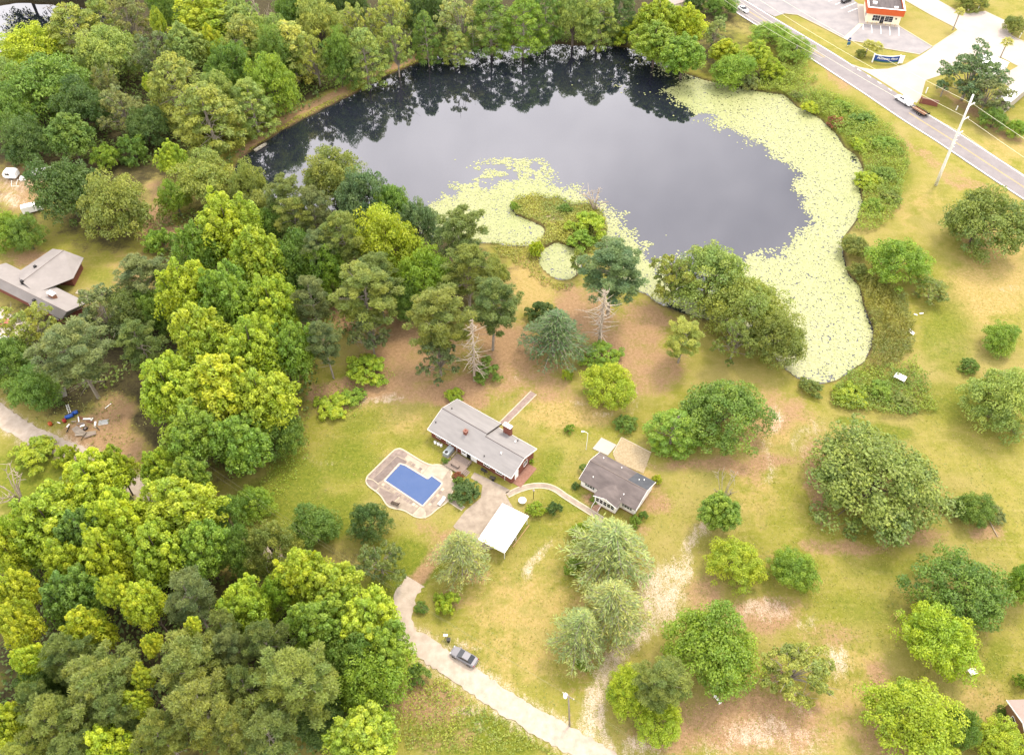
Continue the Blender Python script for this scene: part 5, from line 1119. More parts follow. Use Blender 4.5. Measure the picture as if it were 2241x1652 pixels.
# fallen snag at the right shore of the pond
# ------------------------------------------------------------------ vegetation
fm_ = bpy.data.materials.new('foliage'); fm_.use_nodes = True; t = fm_.node_tree; t.nodes.clear()
o_ = t.nodes.new('ShaderNodeOutputMaterial'); oi = t.nodes.new('ShaderNodeObjectInfo'); at = t.nodes.new('ShaderNodeAttribute'); at.attribute_name = 'tint'
sp = t.nodes.new('ShaderNodeSeparateColor'); t.links.new(at.outputs['Color'], sp.inputs[0])
def mul(c):
    x = t.nodes.new('ShaderNodeMixRGB'); x.blend_type = 'MULTIPLY'; x.inputs[0].default_value = 1; t.links.new(oi.outputs['Color'], x.inputs[1]); x.inputs[2].default_value = (*c, 1); return x.outputs[0]
m1 = t.nodes.new('ShaderNodeMixRGB'); t.links.new(sp.outputs[0], m1.inputs[0]); t.links.new(mul((0.70,0.86,0.95)), m1.inputs[1]); t.links.new(mul((1.24,1.18,0.92)), m1.inputs[2])
vr = t.nodes.new('ShaderNodeMapRange'); vr.inputs[3].default_value = 0.72; vr.inputs[4].default_value = 1.28; t.links.new(sp.outputs[1], vr.inputs[0])
cb = t.nodes.new('ShaderNodeCombineColor'); [t.links.new(vr.outputs[0], cb.inputs[i]) for i in range(3)]
m2 = t.nodes.new('ShaderNodeMixRGB'); m2.blend_type = 'MULTIPLY'; m2.inputs[0].default_value = 1; t.links.new(m1.outputs[0], m2.inputs[1]); t.links.new(cb.outputs[0], m2.inputs[2])
df = t.nodes.new('ShaderNodeBsdfDiffuse'); tr = t.nodes.new('ShaderNodeBsdfTranslucent'); gl = t.nodes.new('ShaderNodeBsdfGlossy'); gl.inputs['Roughness'].default_value = 0.55
t.links.new(m2.outputs[0], df.inputs[0]); t.links.new(m2.outputs[0], tr.inputs[0]); gl.inputs[0].default_value = (1,1,1,1)
a_ = t.nodes.new('ShaderNodeMixShader'); a_.inputs[0].default_value = 0.42; t.links.new(df.outputs[0], a_.inputs[1]); t.links.new(tr.outputs[0], a_.inputs[2])
b2 = t.nodes.new('ShaderNodeMixShader'); b2.inputs[0].default_value = 0.025; t.links.new(a_.outputs[0], b2.inputs[1]); t.links.new(gl.outputs[0], b2.inputs[2]); t.links.new(b2.outputs[0], o_.inputs['Surface'])

def unit(a): return a/(np.linalg.norm(a, axis=-1, keepdims=True)+1e-9)
def leaf_mesh(name, pos, nrm, axis, length, width, tint_):
    """flat rhombic leaf sprays"""
    n = len(pos); nrm = unit(nrm); ax = unit(axis-nrm*np.sum(axis*nrm, 1, keepdims=True)); sd = np.cross(nrm, ax)
    L = length[:,None]; W = width[:,None]
    V = np.stack([pos-ax*L*.5, pos+sd*W*.5-ax*L*.08, pos+ax*L*.5, pos-sd*W*.5-ax*L*.08], 1).reshape(-1, 3)
    F_ = np.arange(n*4).reshape(n, 4)
    return np_mesh(name, V, F_, fm_, {'tint': ('FACE', np.concatenate([tint_, np.ones((n, 2))], 1)[:, :4])})
def puff_leaves(r, C, Rad, n, L=.5, W=.3, up=.45, spread=.65, squash=.85, needles=False, lo=-.35, tintp=None):
    m = len(C); idx = np.repeat(np.arange(m), n); k = len(idx)
    d = unit(r.normal(size=(k, 3))); fl = d[:,2] < lo; d[fl,2] *= -1
    rf = r.uniform(.40,1.0,(k,1))**.5+r.normal(size=(k,1))*.05; rf = np.where(r.rand(k,1) < .06, rf*r.uniform(1.05,1.4,(k,1)), rf)
    pos = C[idx]+d*Rad[idx][:,None]*np.array([1,1,squash])*rf
    if needles:
        axis = d+r.normal(size=(k,3))*.35+np.array([0,0,.25]); nrm = np.cross(axis, r.normal(size=(k,3)))
        nrm = np.where(nrm[:,2:] < 0, -nrm, nrm)+np.array([0,0,.5])
    else:
        nrm = d+np.array([0,0,up])+r.normal(size=(k,3))*spread; axis = r.normal(size=(k,3))+np.array([0,0,-.2])
    tp = r.rand(m) if tintp is None else tintp
    ti = np.stack([np.clip(tp[idx]+r.normal(size=k)*.12,0,1), r.rand(k)], 1)
    ln = L*r.uniform(.65,1.25,k); return pos, nrm, axis, ln, W/L*ln, ti
def fib(n, r, zlo=-.2):
    i = np.arange(n)+.5; z = zlo+(1-zlo)*i/n; ph = i*2.39996+r.uniform(0,6.28); s = np.sqrt(np.maximum(1-z*z,0)); return np.stack([s*np.cos(ph), s*np.sin(ph), z], 1)
def limb_mb(paths):
    mb = MB()
    for pts, r0, r1 in paths:
        m = len(pts); mb.tube(pts, [r0+(r1-r0)*i/(m-1) for i in range(m)], 5)
    return mb
def mesh_of(mb, name, m):
    me = bpy.data.meshes.new(name); me.from_pydata(mb.v, [], mb.f); me.update(); me.materials.append(m); return me
PROTO = {}
def reg(kind, leaves, mb, R, H, cf, bark, nm):
    cm = leaf_mesh(kind+'_crown', *[np.concatenate(x) for x in zip(*leaves)]) if leaves else None
    PROTO.setdefault(kind, []).append((cm, mesh_of(mb, kind+'_trunk', bark) if mb else None, R, H, cf, nm))

def boughs(r, R, H, nb, zc, low, sub, rb=(.26,.42), dist=(.50,.74)):
    """two level crown: boughs on a dome, each bough a cluster of leaf puffs"""
    D = fib(nb, r, low); D = unit(D+r.normal(size=(nb,3))*.16); D = D[r.rand(nb) > .10]; ph0 = r.uniform(0,6.28); asy = r.uniform(.10,.24); Cs = []; Rs = []; tp = []; lim = []
    for d in D:
        br = R*r.uniform(*rb); c = d*np.array([R,R,(H-zc)])*r.uniform(*dist)*(1+asy*math.cos(math.atan2(d[1],d[0])-ph0))+np.array([0,0,zc]); c[2] = max(c[2], br*.45); lim.append(c)
        m = sub; q = fib(m, r, -.55); q = unit(q+r.normal(size=(m,3))*.25); o = q*br*np.array([1,1,.82])*r.uniform(.5,1.02,(m,1))+c
        o[:,2] = np.maximum(o[:,2], .25); Cs.append(o); Rs.append(br*r.uniform(.30,.50,m)); tp.append(np.clip(r.uniform(.2,.8)+r.normal(size=m)*.18,0,1))
    return np.concatenate(Cs), np.concatenate(Rs), np.concatenate(tp), lim
def mk_oak(seed, R=9., H=12., nb=30, sub=10, per=92, low=-.30, L=.46):
    r = np.random.RandomState(seed); zc = H*.36; C, Rd, tp, lim = boughs(r, R, H, nb, zc, low, sub)
    lv = [puff_leaves(r, C, Rd, per, L, L*.58, tintp=tp)]
    ps = [([(0,0,-.3),(r.uniform(-.2,.2),0,H*.2),(0,.1,H*.5)], R*.055, R*.03)]
    for c in lim[::2]: ps.append(([(0,0,H*.2),tuple(c*np.array([.45,.45,.8])+np.array([0,0,H*.03])),tuple(c*np.array([1.1,1.1,1.05]))], R*.022, R*.005))
    reg('oak', lv, limb_mb(ps), R, H, .42, M_BARK, 'oak_tree')
def mk_tulip(seed, R=5.5, H=16., per=110, L=.48):
    r = np.random.RandomState(seed); Cs = []; rads = []; tp = []; ps = [([(0,0,-.3),(r.uniform(-.3,.3),r.uniform(-.3,.3),H*.5),(0,0,H*.92)], .30, .05)]
    ns = 6
    for s in range(ns):
        if s == 0: off = np.array([0,0]); hh = H
        else: a = s*2*math.pi/(ns-1)+r.uniform(-.3,.3); off = np.array([math.cos(a),math.sin(a)])*R*r.uniform(.42,.62); hh = H*r.uniform(.76,.95)
        z0 = H*r.uniform(.28,.36) if s else H*.4; n = 32; tt = (np.arange(n)+.5)/n; rr = R*(.52 if s else .56)*np.minimum(1, (1-tt)**.5*1.12+.08)*np.minimum(1, .5+tt*2.2)
        ph = r.uniform(0,6.28)+np.arange(n)*2.4; q = rr*r.uniform(.5,.95,n)
        Cs.append(np.stack([off[0]+q*np.cos(ph), off[1]+q*np.sin(ph), z0+tt*(hh-z0)*.97], 1)); rads.append(np.maximum(rr*.40, R*.09)*r.uniform(.75,1.25,n)); tp.append(np.clip(r.uniform(.15,.75)+r.normal(size=n)*.25,0,1))
        if s: ps.append(([(0,0,z0*.8),(off[0]*.6,off[1]*.6,z0*1.1),(off[0],off[1],hh*.9)], .14, .03))
    C = np.concatenate(Cs); Rd = np.concatenate(rads)
    C = C+r.normal(size=C.shape)*R*.05; reg('tulip', [puff_leaves(r, C, Rd, per, L, L*.55, up=.5, spread=.75, squash=1.35, tintp=np.concatenate(tp))], limb_mb(ps), R, H, .62, M_BARK, 'broadleaf_tree')
def mk_pine(seed, R=6., H=21., nb=34, per=120, z0=.40, sparse=0.0):
    r = np.random.RandomState(seed); lx = r.uniform(-.5,.5); ps = [([(0,0,-.3),(lx*.5,0,H*.3),(lx,lx*.4,H*.65),(0,0,H*.97)], R*.055, R*.012)]; Cs = []; Rs = []; tp = []
    for j in range(nb):
        t_ = (j+.5)/nb
        if r.rand() < sparse: continue
        prof = math.sin(math.pi*min(1,.20+.74*t_))**.7; ln = R*prof*r.uniform(.62,1.0); a = j*2.39996+r.uniform(-.35,.35); z = H*(z0+(.97-z0)*t_); u = np.array([math.cos(a),math.sin(a),0]); rise = ln*r.uniform(.02,.22)
        n = 5; ss_ = np.linspace(.42,1.0,n); side = np.array([-u[1],u[0],0])
        c = np.array([0,0,z])+u*(ln*ss_)[:,None]+np.array([0,0,1.])*(rise*ss_**2)[:,None]+side*(r.normal(size=n)*ln*.20)[:,None]+r.normal(size=(n,3))*R*.03
        c[:,2] = np.minimum(c[:,2], H*.99-np.hypot(c[:,0],c[:,1])*.18); Cs.append(c); Rs.append(R*r.uniform(.115,.175,n)); tp.append(np.clip(r.uniform(.2,.8)+r.normal(size=n)*.2,0,1))
        ps.append(([(0,0,z-ln*.12),tuple(u*ln*.5+np.array([0,0,z])),tuple(c[-1])], R*.014, R*.004))
    Cs.append(np.array([[0,0,H*.97],[R*.12,0,H*.93],[-R*.1,R*.1,H*.94]])); Rs.append(np.full(3,R*.15)); tp.append(np.full(3,.7))
    C = np.concatenate(Cs); Rd = np.concatenate(Rs); T_ = np.concatenate(tp)
    lv = [puff_leaves(r, C, Rd, per, .50, .13, needles=True, squash=.78, lo=-.2, tintp=T_), puff_leaves(r, C, Rd*.78, per//3, .38, .24, up=.8, squash=.7, lo=0, tintp=T_)]
    for j in range(7):
        a = r.uniform(0,6.28); zb = H*r.uniform(.22,z0); l = R*r.uniform(.3,.6); ps.append(([(0,0,zb),(math.cos(a)*l,math.sin(a)*l,zb+l*.15)], R*.012, R*.004))
    reg('pine', lv, limb_mb(ps), R, H, .70, M_BARKP, 'pine_tree')
def mk_feather(seed, R=6., H=14.):
    r = np.random.RandomState(seed); ps = [([(0,0,-.3),(.2,0,H*.4),(0,.1,H)], .26, .03)]; P_ = []; A_ = []; tp = []
    lev = 17
    for l in range(lev):
        t_ = (l+.5)/lev; z = H*(.22+.76*t_); ln0 = R*(1-t_)**.62*(.55+.45*min(1, t_*5+.4)); nbr = 8
        for b_ in range(nbr):
            a = b_*2*math.pi/nbr+l*.9+r.uniform(-.3,.3); ln = ln0*r.uniform(.7,1.1); u = np.array([math.cos(a),math.sin(a),0]); 
            pts = [np.array([0,0,z])+u*ln*s+np.array([0,0,ln*(.16*s-.36*s*s)]) for s in (0,.33,.66,1.0)]
            ps.append(([tuple(p) for p in pts], .075, .022)); n = int(18+56*ln/R); s = r.uniform(.18,1.05,n)**.8
            q = np.array([0,0,z])+u*(ln*s)[:,None]+np.array([0,0,1.])*(ln*(.16*s-.36*s*s))[:,None]
            sdv = np.array([-u[1],u[0],0]); off = r.normal(size=n)*.32*(.4+s); q = q+sdv*off[:,None]+r.normal(size=(n,3))*.10
            P_.append(q); A_.append(u*.8+sdv*np.sign(off)[:,None]*.7+np.array([0,0,-.15])+r.normal(size=(n,3))*.25); tp.append(np.full(n, r.rand()))
    pos = np.concatenate(P_); ax = np.concatenate(A_); k = len(pos); ti = np.stack([np.clip(np.concatenate(tp)+r.normal(size=k)*.15,0,1), r.rand(k)], 1)
    ln = r.uniform(.35,.75,k); reg('feather', [(pos, r.normal(size=(k,3))*.5+np.array([0,0,1.]), ax, ln, ln*.24, ti)], limb_mb(ps), R, H, .45, M_BARKP, 'cedar_tree')
def mk_cypress(seed, R=6.5, H=20., n=130, per=100):
    r = np.random.RandomState(seed); i = np.arange(n); tt = (i+.5)/n; rr = R*np.sin(np.pi*np.clip(.24+.72*tt,0,1))**.75*np.sqrt(r.uniform(.25,1,n)); ph = i*2.39996+r.uniform(-.4,.4,n)
    z = H*(.12+.86*tt)-rr*.25; C = np.stack([rr*np.cos(ph), rr*np.sin(ph), z], 1); rad = R*r.uniform(.13,.22,n)
    p = puff_leaves(r, C, rad, per, .65, .24, up=.3, spread=.5, squash=.8); pos, nrm, ax, ln, wd, ti = p; ax = ax*.5+np.array([0,0,-1.]); 
    ps = [([(0,0,-.3),(0,0,H*.5),(0,0,H*.95)], R*.06, R*.012)]
    for j in range(0, n, 3): c = C[j]; ps.append(([(0,0,c[2]+.2),(c[0]*.6,c[1]*.6,c[2]+.3),tuple(c)], R*.012, R*.004))
    reg('cypress', [(pos, nrm, ax, ln, wd, ti)], limb_mb(ps), R, H, .5, M_BARKP, 'cypress_tree')
def mk_shrub(seed, R=2.5, H=3., nb=15, sub=8, per=88, L=.22):
    r = np.random.RandomState(seed); C, Rd, tp, lim = boughs(r, R, H, nb, H*.22, -.02, sub, (.24,.40), (.48,.80))
    ps = [([(0,0,-.1),tuple(c*np.array([.4,.4,.5])),tuple(c)], .05, .015) for c in lim[::2]]
    reg('shrub', [puff_leaves(r, C, Rd, per, L, L*.55, spread=.8, tintp=tp)], limb_mb(ps), R, H, .40, M_BARK, 'shrub')
def mk_airy(seed, R=6., H=11., nb=24, sub=6, per=64):
    """open broadleaf with gaps and visible limbs"""
    r = np.random.RandomState(seed); C, Rd, tp, lim = boughs(r, R, H, nb, H*.45, -.45, sub, (.18,.30), (.45,.84))
    ps = [([(0,0,-.3),(.2,.1,H*.25),(0,0,H*.6)], R*.05, R*.02)]
    for c in lim:
        ps.append(([(0,0,H*.2),tuple(c*np.array([.45,.45,.8])),tuple(c)], R*.02, R*.006))
        for k_ in range(3): e = c+r.normal(size=3)*R*.16+np.array([0,0,.3]); ps.append(([tuple(c*np.array([.8,.8,.95])),tuple(e)], R*.008, R*.003))
    reg('airy', [puff_leaves(r, C, Rd, per, .42, .22, spread=.8, tintp=tp)], limb_mb(ps), R, H, .48, M_BARKP, 'open_tree')
def mk_dead(seed, R=3.6, H=15.):
    r = np.random.RandomState(seed); ps = [([(0,0,-.3),(.15,0,H*.5),(0,.1,H)], .26, .05)]; br = []
    for j in range(95):
        t_ = r.uniform(.18,.99); z = H*t_; a = j*2.4+r.uniform(-.9,.9); ln = R*(1-t_)**.5*r.choice([.25,.5,.8,1.1,1.35])*r.uniform(.8,1.1)*(1.0 if t_ > .3 else .7)
        u = np.array([math.cos(a),math.sin(a)]); cv = r.uniform(-.5,.5); up_ = r.uniform(-.75,.25)
        pts = [(u[0]*ln*s-u[1]*cv*ln*s*s, u[1]*ln*s+u[0]*cv*ln*s*s, z+ln*(up_*s+.28*s*s)) for s in (0,.35,.7,1.0)]; br.append((pts, .085, .022))
        if r.rand() < .5:
            p = np.array(pts[2]); br.append(([tuple(p), tuple(p+np.array([r.uniform(-.5,.5),r.uniform(-.5,.5),r.uniform(0,.4)]))], .035, .014))
    PROTO.setdefault('dead', []).append((mesh_of(limb_mb(br), 'dead_branches', M_DEAD), mesh_of(limb_mb(ps), 'dead_trunk', M_DEAD), R, H, .5, 'dead_tree'))
def mk_snag(seed, R=3., H=6.):
    r = np.random.RandomState(seed); br = []; ps = []
    for j in range(9):
        a = r.uniform(0,6.28); l = R*r.uniform(.5,1.); tip = np.array([math.cos(a)*l, math.sin(a)*l, H*r.uniform(.6,1)]); m_ = tip*np.array([.4,.4,.6])
        ps.append(([(0,0,-.2),tuple(m_),tuple(tip)], .12, .03))
        for k_ in range(5):
            s = r.uniform(.4,.95); p = m_+(tip-m_)*s; br.append(([tuple(p), tuple(p+r.normal(size=3)*np.array([.5,.5,.3])+np.array([0,0,.5]))], .05, .018))
    PROTO.setdefault('snag', []).append((None, mesh_of(limb_mb(ps+br), 'snag_stems', M_DEAD), R, H, .5, 'bare_snag'))
for s in (1,2,3,4,5): mk_oak(s)
for s in (11,12,13,14): mk_tulip(s)
for s in (21,22,23): mk_pine(s)
mk_pine(24, sparse=.22)
for s in (31,32): mk_feather(s)
for s in (41,42,43): mk_cypress(s)
for s in (51,52,53,54,55): mk_shrub(s)
for s in (61,62,63): mk_airy(s)
for s in (71,72): mk_dead(s)
mk_snag(81)

FK = 1.58
COLS = {'OK':(.118,.146,.026),'Y':(.245,.275,.012),'YG':(.205,.248,.013),'BG':(.135,.195,.015),'G':(.095,.148,.018),'DG':(.060,.096,.018),'OL':(.135,.152,.026),'DO':(.095,.118,.024),
        'GG':(.108,.128,.040),'SG':(.205,.225,.066),'BL':(.080,.122,.042),'LO':(.175,.190,.030),'BR':(.150,.158,.045),'LM':(.24,.25,.05),'PG':(.165,.200,.038),'RD':(.20,.07,.03)}
CATS = {'oak':'tree','tulip':'tree','pine':'tree','feather':'tree','cypress':'tree','shrub':'shrub','airy':'tree','dead':'tree','snag':'tree'}
RT = random.Random(3); CNT = {}
def T(kind, cx, cy, hw, h, c, label, group=None, name=None, fat=1.0):
    L_ = PROTO[kind]; k = CNT.get(kind, 0); CNT[kind] = k+1; cm, tm, R, H, cf, nm = L_[k % len(L_)]
    r_ = hw/PS(cx, cy, .6*h)*fat; q_ = min(1.0, 3.1*r_/(.72*h)) if kind in ('tulip','cypress','airy','oak') else 1.0
    zc = h*(1-(1-cf)*q_); p = P(cx, cy, zc); r_ = hw/PS(cx, cy, zc)
    root = tag(empty(name or nm, (p.x, p.y, 0), RT.uniform(0, 6.28)), label, CATS[kind], group); v1, v2 = (RT.uniform(.9,1.1), RT.uniform(.9,1.1)) if kind != 'feather' else (1.28, 1.28)
    root.scale = (r_/R*fat*v1, r_/R*fat*v2, h/H)
    if kind not in ('shrub',): root.rotation_euler = (RT.uniform(-.05,.05), RT.uniform(-.05,.05), root.rotation_euler[2])
    if tm: link({'dead':'trunk','snag':'stems'}.get(kind,'trunk') if kind != 'shrub' else 'stem', tm, root)
    if cm:
        o = link({'dead':'bare_branches','snag':'twigs'}.get(kind,'crown' if kind != 'shrub' else 'foliage'), cm, root); o.scale = (1, 1, q_); o.location = (0, 0, H*(1-q_)); b_ = COLS[c]; j = 1+RT.uniform(-.07,.07)
        j *= FK; o.color = (b_[0]*j*RT.uniform(.95,1.05), b_[1]*j, b_[2]*j, 1)
    return root
# ---- trees: kind, crown centre in the photo, half width in pixels, height in metres, colour, label
G1 = 'trees of the swamp wood at the upper left'
for a in [
 ('oak',70,112,70,13,'Y','bright yellow tree bordering the swamp water at the left edge'),
 ('cypress',170,70,62,17,'LO','olive tree overhanging the swamp water near its lower bank'),
 ('cypress',225,45,34,16,'PG','pale green tree at the right end of the swamp water'),
 ('oak',236,132,62,17,'PG','mid green crown right below the swamp water'),
 ('oak',120,200,82,18,'G','widest dark green crown of the upper left wood'),
 ('oak',22,196,58,16,'PG','green crown touching the left edge below the yellow tree'),
 ('oak',20,262,52,16,'G','dark green crown at the left edge above the sandy lot'),
 ('oak',62,316,48,13,'DG','lowest dark crown just above the sandy lot with the camper'),
 ('tulip',150,292,42,15,'G','small dark crown above the big clumpy tree on the left'),
 ('airy',285,52,48,18,'BR','greyish olive crown at the top edge right of the swamp'),
 ('tulip',345,48,17,18,'YG','narrow bright green spire near the top edge'),
 ('tulip',448,40,62,19,'YG','broad bright green crown at the top edge left of centre'),
 ('oak',385,32,40,17,'G','dark crown between the narrow spire and the broad bright crown'),
 ('tulip',400,100,44,18,'PG','light green crown below the narrow spire'),
 ('tulip',462,96,26,16,'Y','small yellow green crown below the broad bright crown'),
 ('tulip',326,182,13,14,'YG','thin bright sapling left of the large gold olive cypress'),
 ('airy',228,190,32,15,'BR','brownish half bare crown in the upper left wood'),
 ('airy',272,246,48,15,'BR','tangled brownish crown with pale bare limbs'),
 ('cypress',392,196,64,21,'LO','large gold olive cypress, upper one of the pair'),
 ('cypress',456,262,70,20,'LO','large olive cypress standing at the pond corner, lower one of the pair'),
 ('shrub',292,330,32,8,'G','leafy green tree left of the cypress pair foot'),
 ('tulip',374,344,30,11,'YG','bright leafy tree at the foot of the cypress pair'),
 ('shrub',240,345,28,7,'BG','low bright green clump above the big clumpy tree'),
 ('oak',500,160,52,18,'G','green crown right of the large gold olive cypress'),
 ('cypress',535,105,50,19,'LO','light olive crown up left of the pond end'),
 ('tulip',520,40,48,19,'PG','light green crown at the top edge above the pond end'),
('oak',40,-68,64,25,'DG','mostly unseen dark tree beyond the top edge left of the broken pier'),  # three tall trees mostly beyond the frame, added to darken the swamp reflection
 ('oak',125,-66,62,25,'DG','mostly unseen dark tree beyond the top edge above the broken pier'),
 ('oak',208,-56,54,24,'G','mostly unseen green tree beyond the top edge right of the broken pier'),
]: T(*a, group=G1, fat=1.15)
G2 = 'trees along the far pond shore'
for a in [
 ('snag',584,55,26,19,'BR','bare pinkish dead tree at the top edge left of centre'),
 ('oak',575,100,48,18,'PG','rounded green crown below the bare pinkish tree'),
 ('oak',602,196,58,19,'BG','large green crown nearest the left end of the far bank'),
 ('cypress',553,238,46,17,'PG','green crown above the moored boat'),
 ('cypress',640,118,50,19,'LM','pale lime crown on the far shore, left of the bank path'),
 ('oak',700,60,52,19,'LM','pale lime rounded crown at the top of the far shore wood'),
 ('oak',640,38,44,18,'G','dark crown at the top edge between bare tree and lime crown'),
 ('airy',690,128,46,19,'LO','olive crown with pale limbs above the bank path'),
 ('oak',742,140,40,18,'G','dark green crown directly above the middle of the bank'),
 ('airy',792,62,40,20,'LM','cream tipped crown at the top of the far shore'),
 ('cypress',800,128,42,18,'PG','drooping green crown above the right half of the bank path'),
 ('oak',760,20,44,19,'DG','very dark crown at the top edge above the bank'),
 ('airy',862,46,48,20,'LM','yellowish open crown at the top edge above the pond'),
 ('airy',868,112,40,17,'PG','light green open crown hanging over the bank end'),
 ('oak',935,36,46,20,'DG','dark green crown left of the pale limbed far shore tree'),
 ('cypress',935,88,32,17,'G','green crown with straight pale trunks at the bank end'),
 ('airy',1012,52,58,20,'SG','large tree with spreading pale limbs on the far shore'),
 ('cypress',995,106,32,10,'PG','drooping branch tree dipping to the water on the far shore'),
 ('cypress',1075,56,46,19,'G','green crown right of the pale limbed far shore tree'),
 ('cypress',1145,60,48,19,'BG','drooping green cypress above the darkest water'),
 ('cypress',1196,36,38,20,'G','dark spire at the top edge above the pond centre'),
 ('oak',1255,50,48,18,'PG','rounded light green crown above the pond centre'),
 ('cypress',1310,42,40,19,'PG','yellow tipped crown at the top edge right of the pond centre'),
 ('cypress',1352,30,34,18,'DG','dark slender crown at the top edge left of the pale roof'),
 ('shrub',1372,78,30,8,'YG','light low bush at the water edge below the dark slender crown'),
 ('tulip',1440,36,44,17,'YG','bright crown just left of the pale roof at the top edge'),
 ('tulip',1436,88,52,14,'BG','green clump at the upper right corner of the open water'),
 ('tulip',1510,52,36,16,'Y','twin topped yellow green tree below the pale roof'),
 ('tulip',1498,112,46,14,'BG','leafy green tree overhanging the pads at the upper right'),
 ('airy',1560,78,30,11,'SG','pale half bare tree on the slope below the highway'),
 ('tulip',1588,110,32,9,'Y','bright yellow tree on the slope below the highway'),
 ('oak',1606,154,46,9,'BG','green clump at the pond corner below the yellow tree'),
 ('tulip',1660,118,30,10,'YG','yellow green tree between the slope and the clipped bushes'),
 ('shrub',1690,158,28,6,'YG','yellow green bush where the pads meet the highway slope'),
 ('oak',1578,14,36,8,'G','round dark tree at the top edge beside the highway'),
 ('oak',1520,6,22,8,'DG','small dark tree at the top edge beside the pale roof'),
 ('oak',1690,76,42,6,'BG','left one of two large clipped bushes beside the highway'),
 ('oak',1736,106,42,6,'BG','right one of two large clipped bushes beside the highway'),
 ('shrub',1636,180,22,4,'BR','brownish bush at the upper right pond edge'),
]: T(*a, group=G2, fat=1.12)
G3 = 'trees around the left house'
for a in [
 ('oak',150,425,72,17,'DG','dark clumpy left half of the tall tree pair above the taupe house'),
 ('oak',255,462,80,16,'OL','olive clumpy tree right above the taupe house'),
 ('oak',14,508,42,10,'BG','bright green hedge tree at the left edge above the taupe house'),
 ('oak',58,515,36,10,'G','green hedge tree beside the half hidden white van'),
 ('shrub',348,530,38,6,'BG','low green thicket beside the brown footpath'),
 ('pine',316,604,52,16,'GG','grey green pine right of the taupe house'),
 ('airy',228,690,66,14,'GG','open grey green tree hiding the right gable of the taupe house'),
 ('airy',60,722,64,13,'LO','yellow olive tree in front of the taupe house'),
 ('pine',158,768,76,20,'GG','wide pine with leaning pale trunk above the junk heap'),
 ('oak',24,800,54,12,'G','green tree at the left edge below the white car'),
 ('oak',72,862,50,9,'G','shady green tree overhanging the lane left of the junk heap'),
 ('pine',312,752,48,18,'DO','dark olive pine left of the tall bright trees'),
 ('shrub',284,660,40,5,'G','dark undergrowth bush between the grey pine and bright trees'),
 ('shrub',80,990,46,4,'YG','bright hedge shrub below the lane, left one of two'),
 ('shrub',150,1000,28,5,'YG','bright hedge shrub below the lane, right one of two'),
 ('snag',28,1070,46,8,'SG','sparse pale half dead tree on the left lawn'),
 ('oak',296,702,50,12,'DO','dark tree between the grey green pine and the junk heap'),
 ('oak',345,690,42,13,'G','dark green crown at the left foot of the tall bright trees'),
]: T(*a, group=G3, fat=1.14)
G4 = 'tall bright trees left of the lawn'
for a in [
 ('tulip',498,492,62,23,'YG','topmost bright yellow green tree below the pond'),
 ('tulip',430,545,44,20,'BG','green crown left of the topmost bright tree'),
 ('tulip',556,570,56,22,'YG','bright crown right below the topmost bright tree'),
 ('tulip',412,640,64,22,'Y','yellowish crown at the left side of the tall bright trees'),
 ('tulip',505,645,58,22,'BG','green crown in the middle of the tall bright trees'),
 ('tulip',596,668,58,21,'YG','bright crown at the right side of the tall bright trees'),
 ('tulip',440,742,66,22,'YG','bright yellow crown in the centre of the tall bright trees'),
 ('tulip',548,770,66,22,'YG','bright crown right of the central bright yellow crown'),
 ('tulip',630,760,44,19,'BG','darker green crown on the right rim of the tall bright trees'),
 ('tulip',370,840,64,20,'YG','bright crown at the left rim above the brown clearing'),
 ('tulip',470,855,70,21,'Y','very bright crown low in the tall bright group'),
 ('tulip',575,875,66,19,'YG','broad bright crown at the lower right of the tall group'),
 ('tulip',420,940,62,18,'BG','green crown at the lower left of the tall group'),
 ('tulip',520,965,62,16,'BG','lowest green crown of the tall group beside the lawn'),
 ('oak',620,950,46,11,'G','rounded dark green tree at the lawn edge below the tall group'),
]: T(*a, group=G4, fat=1.14)
G5 = 'trees of the wood between pond and house'
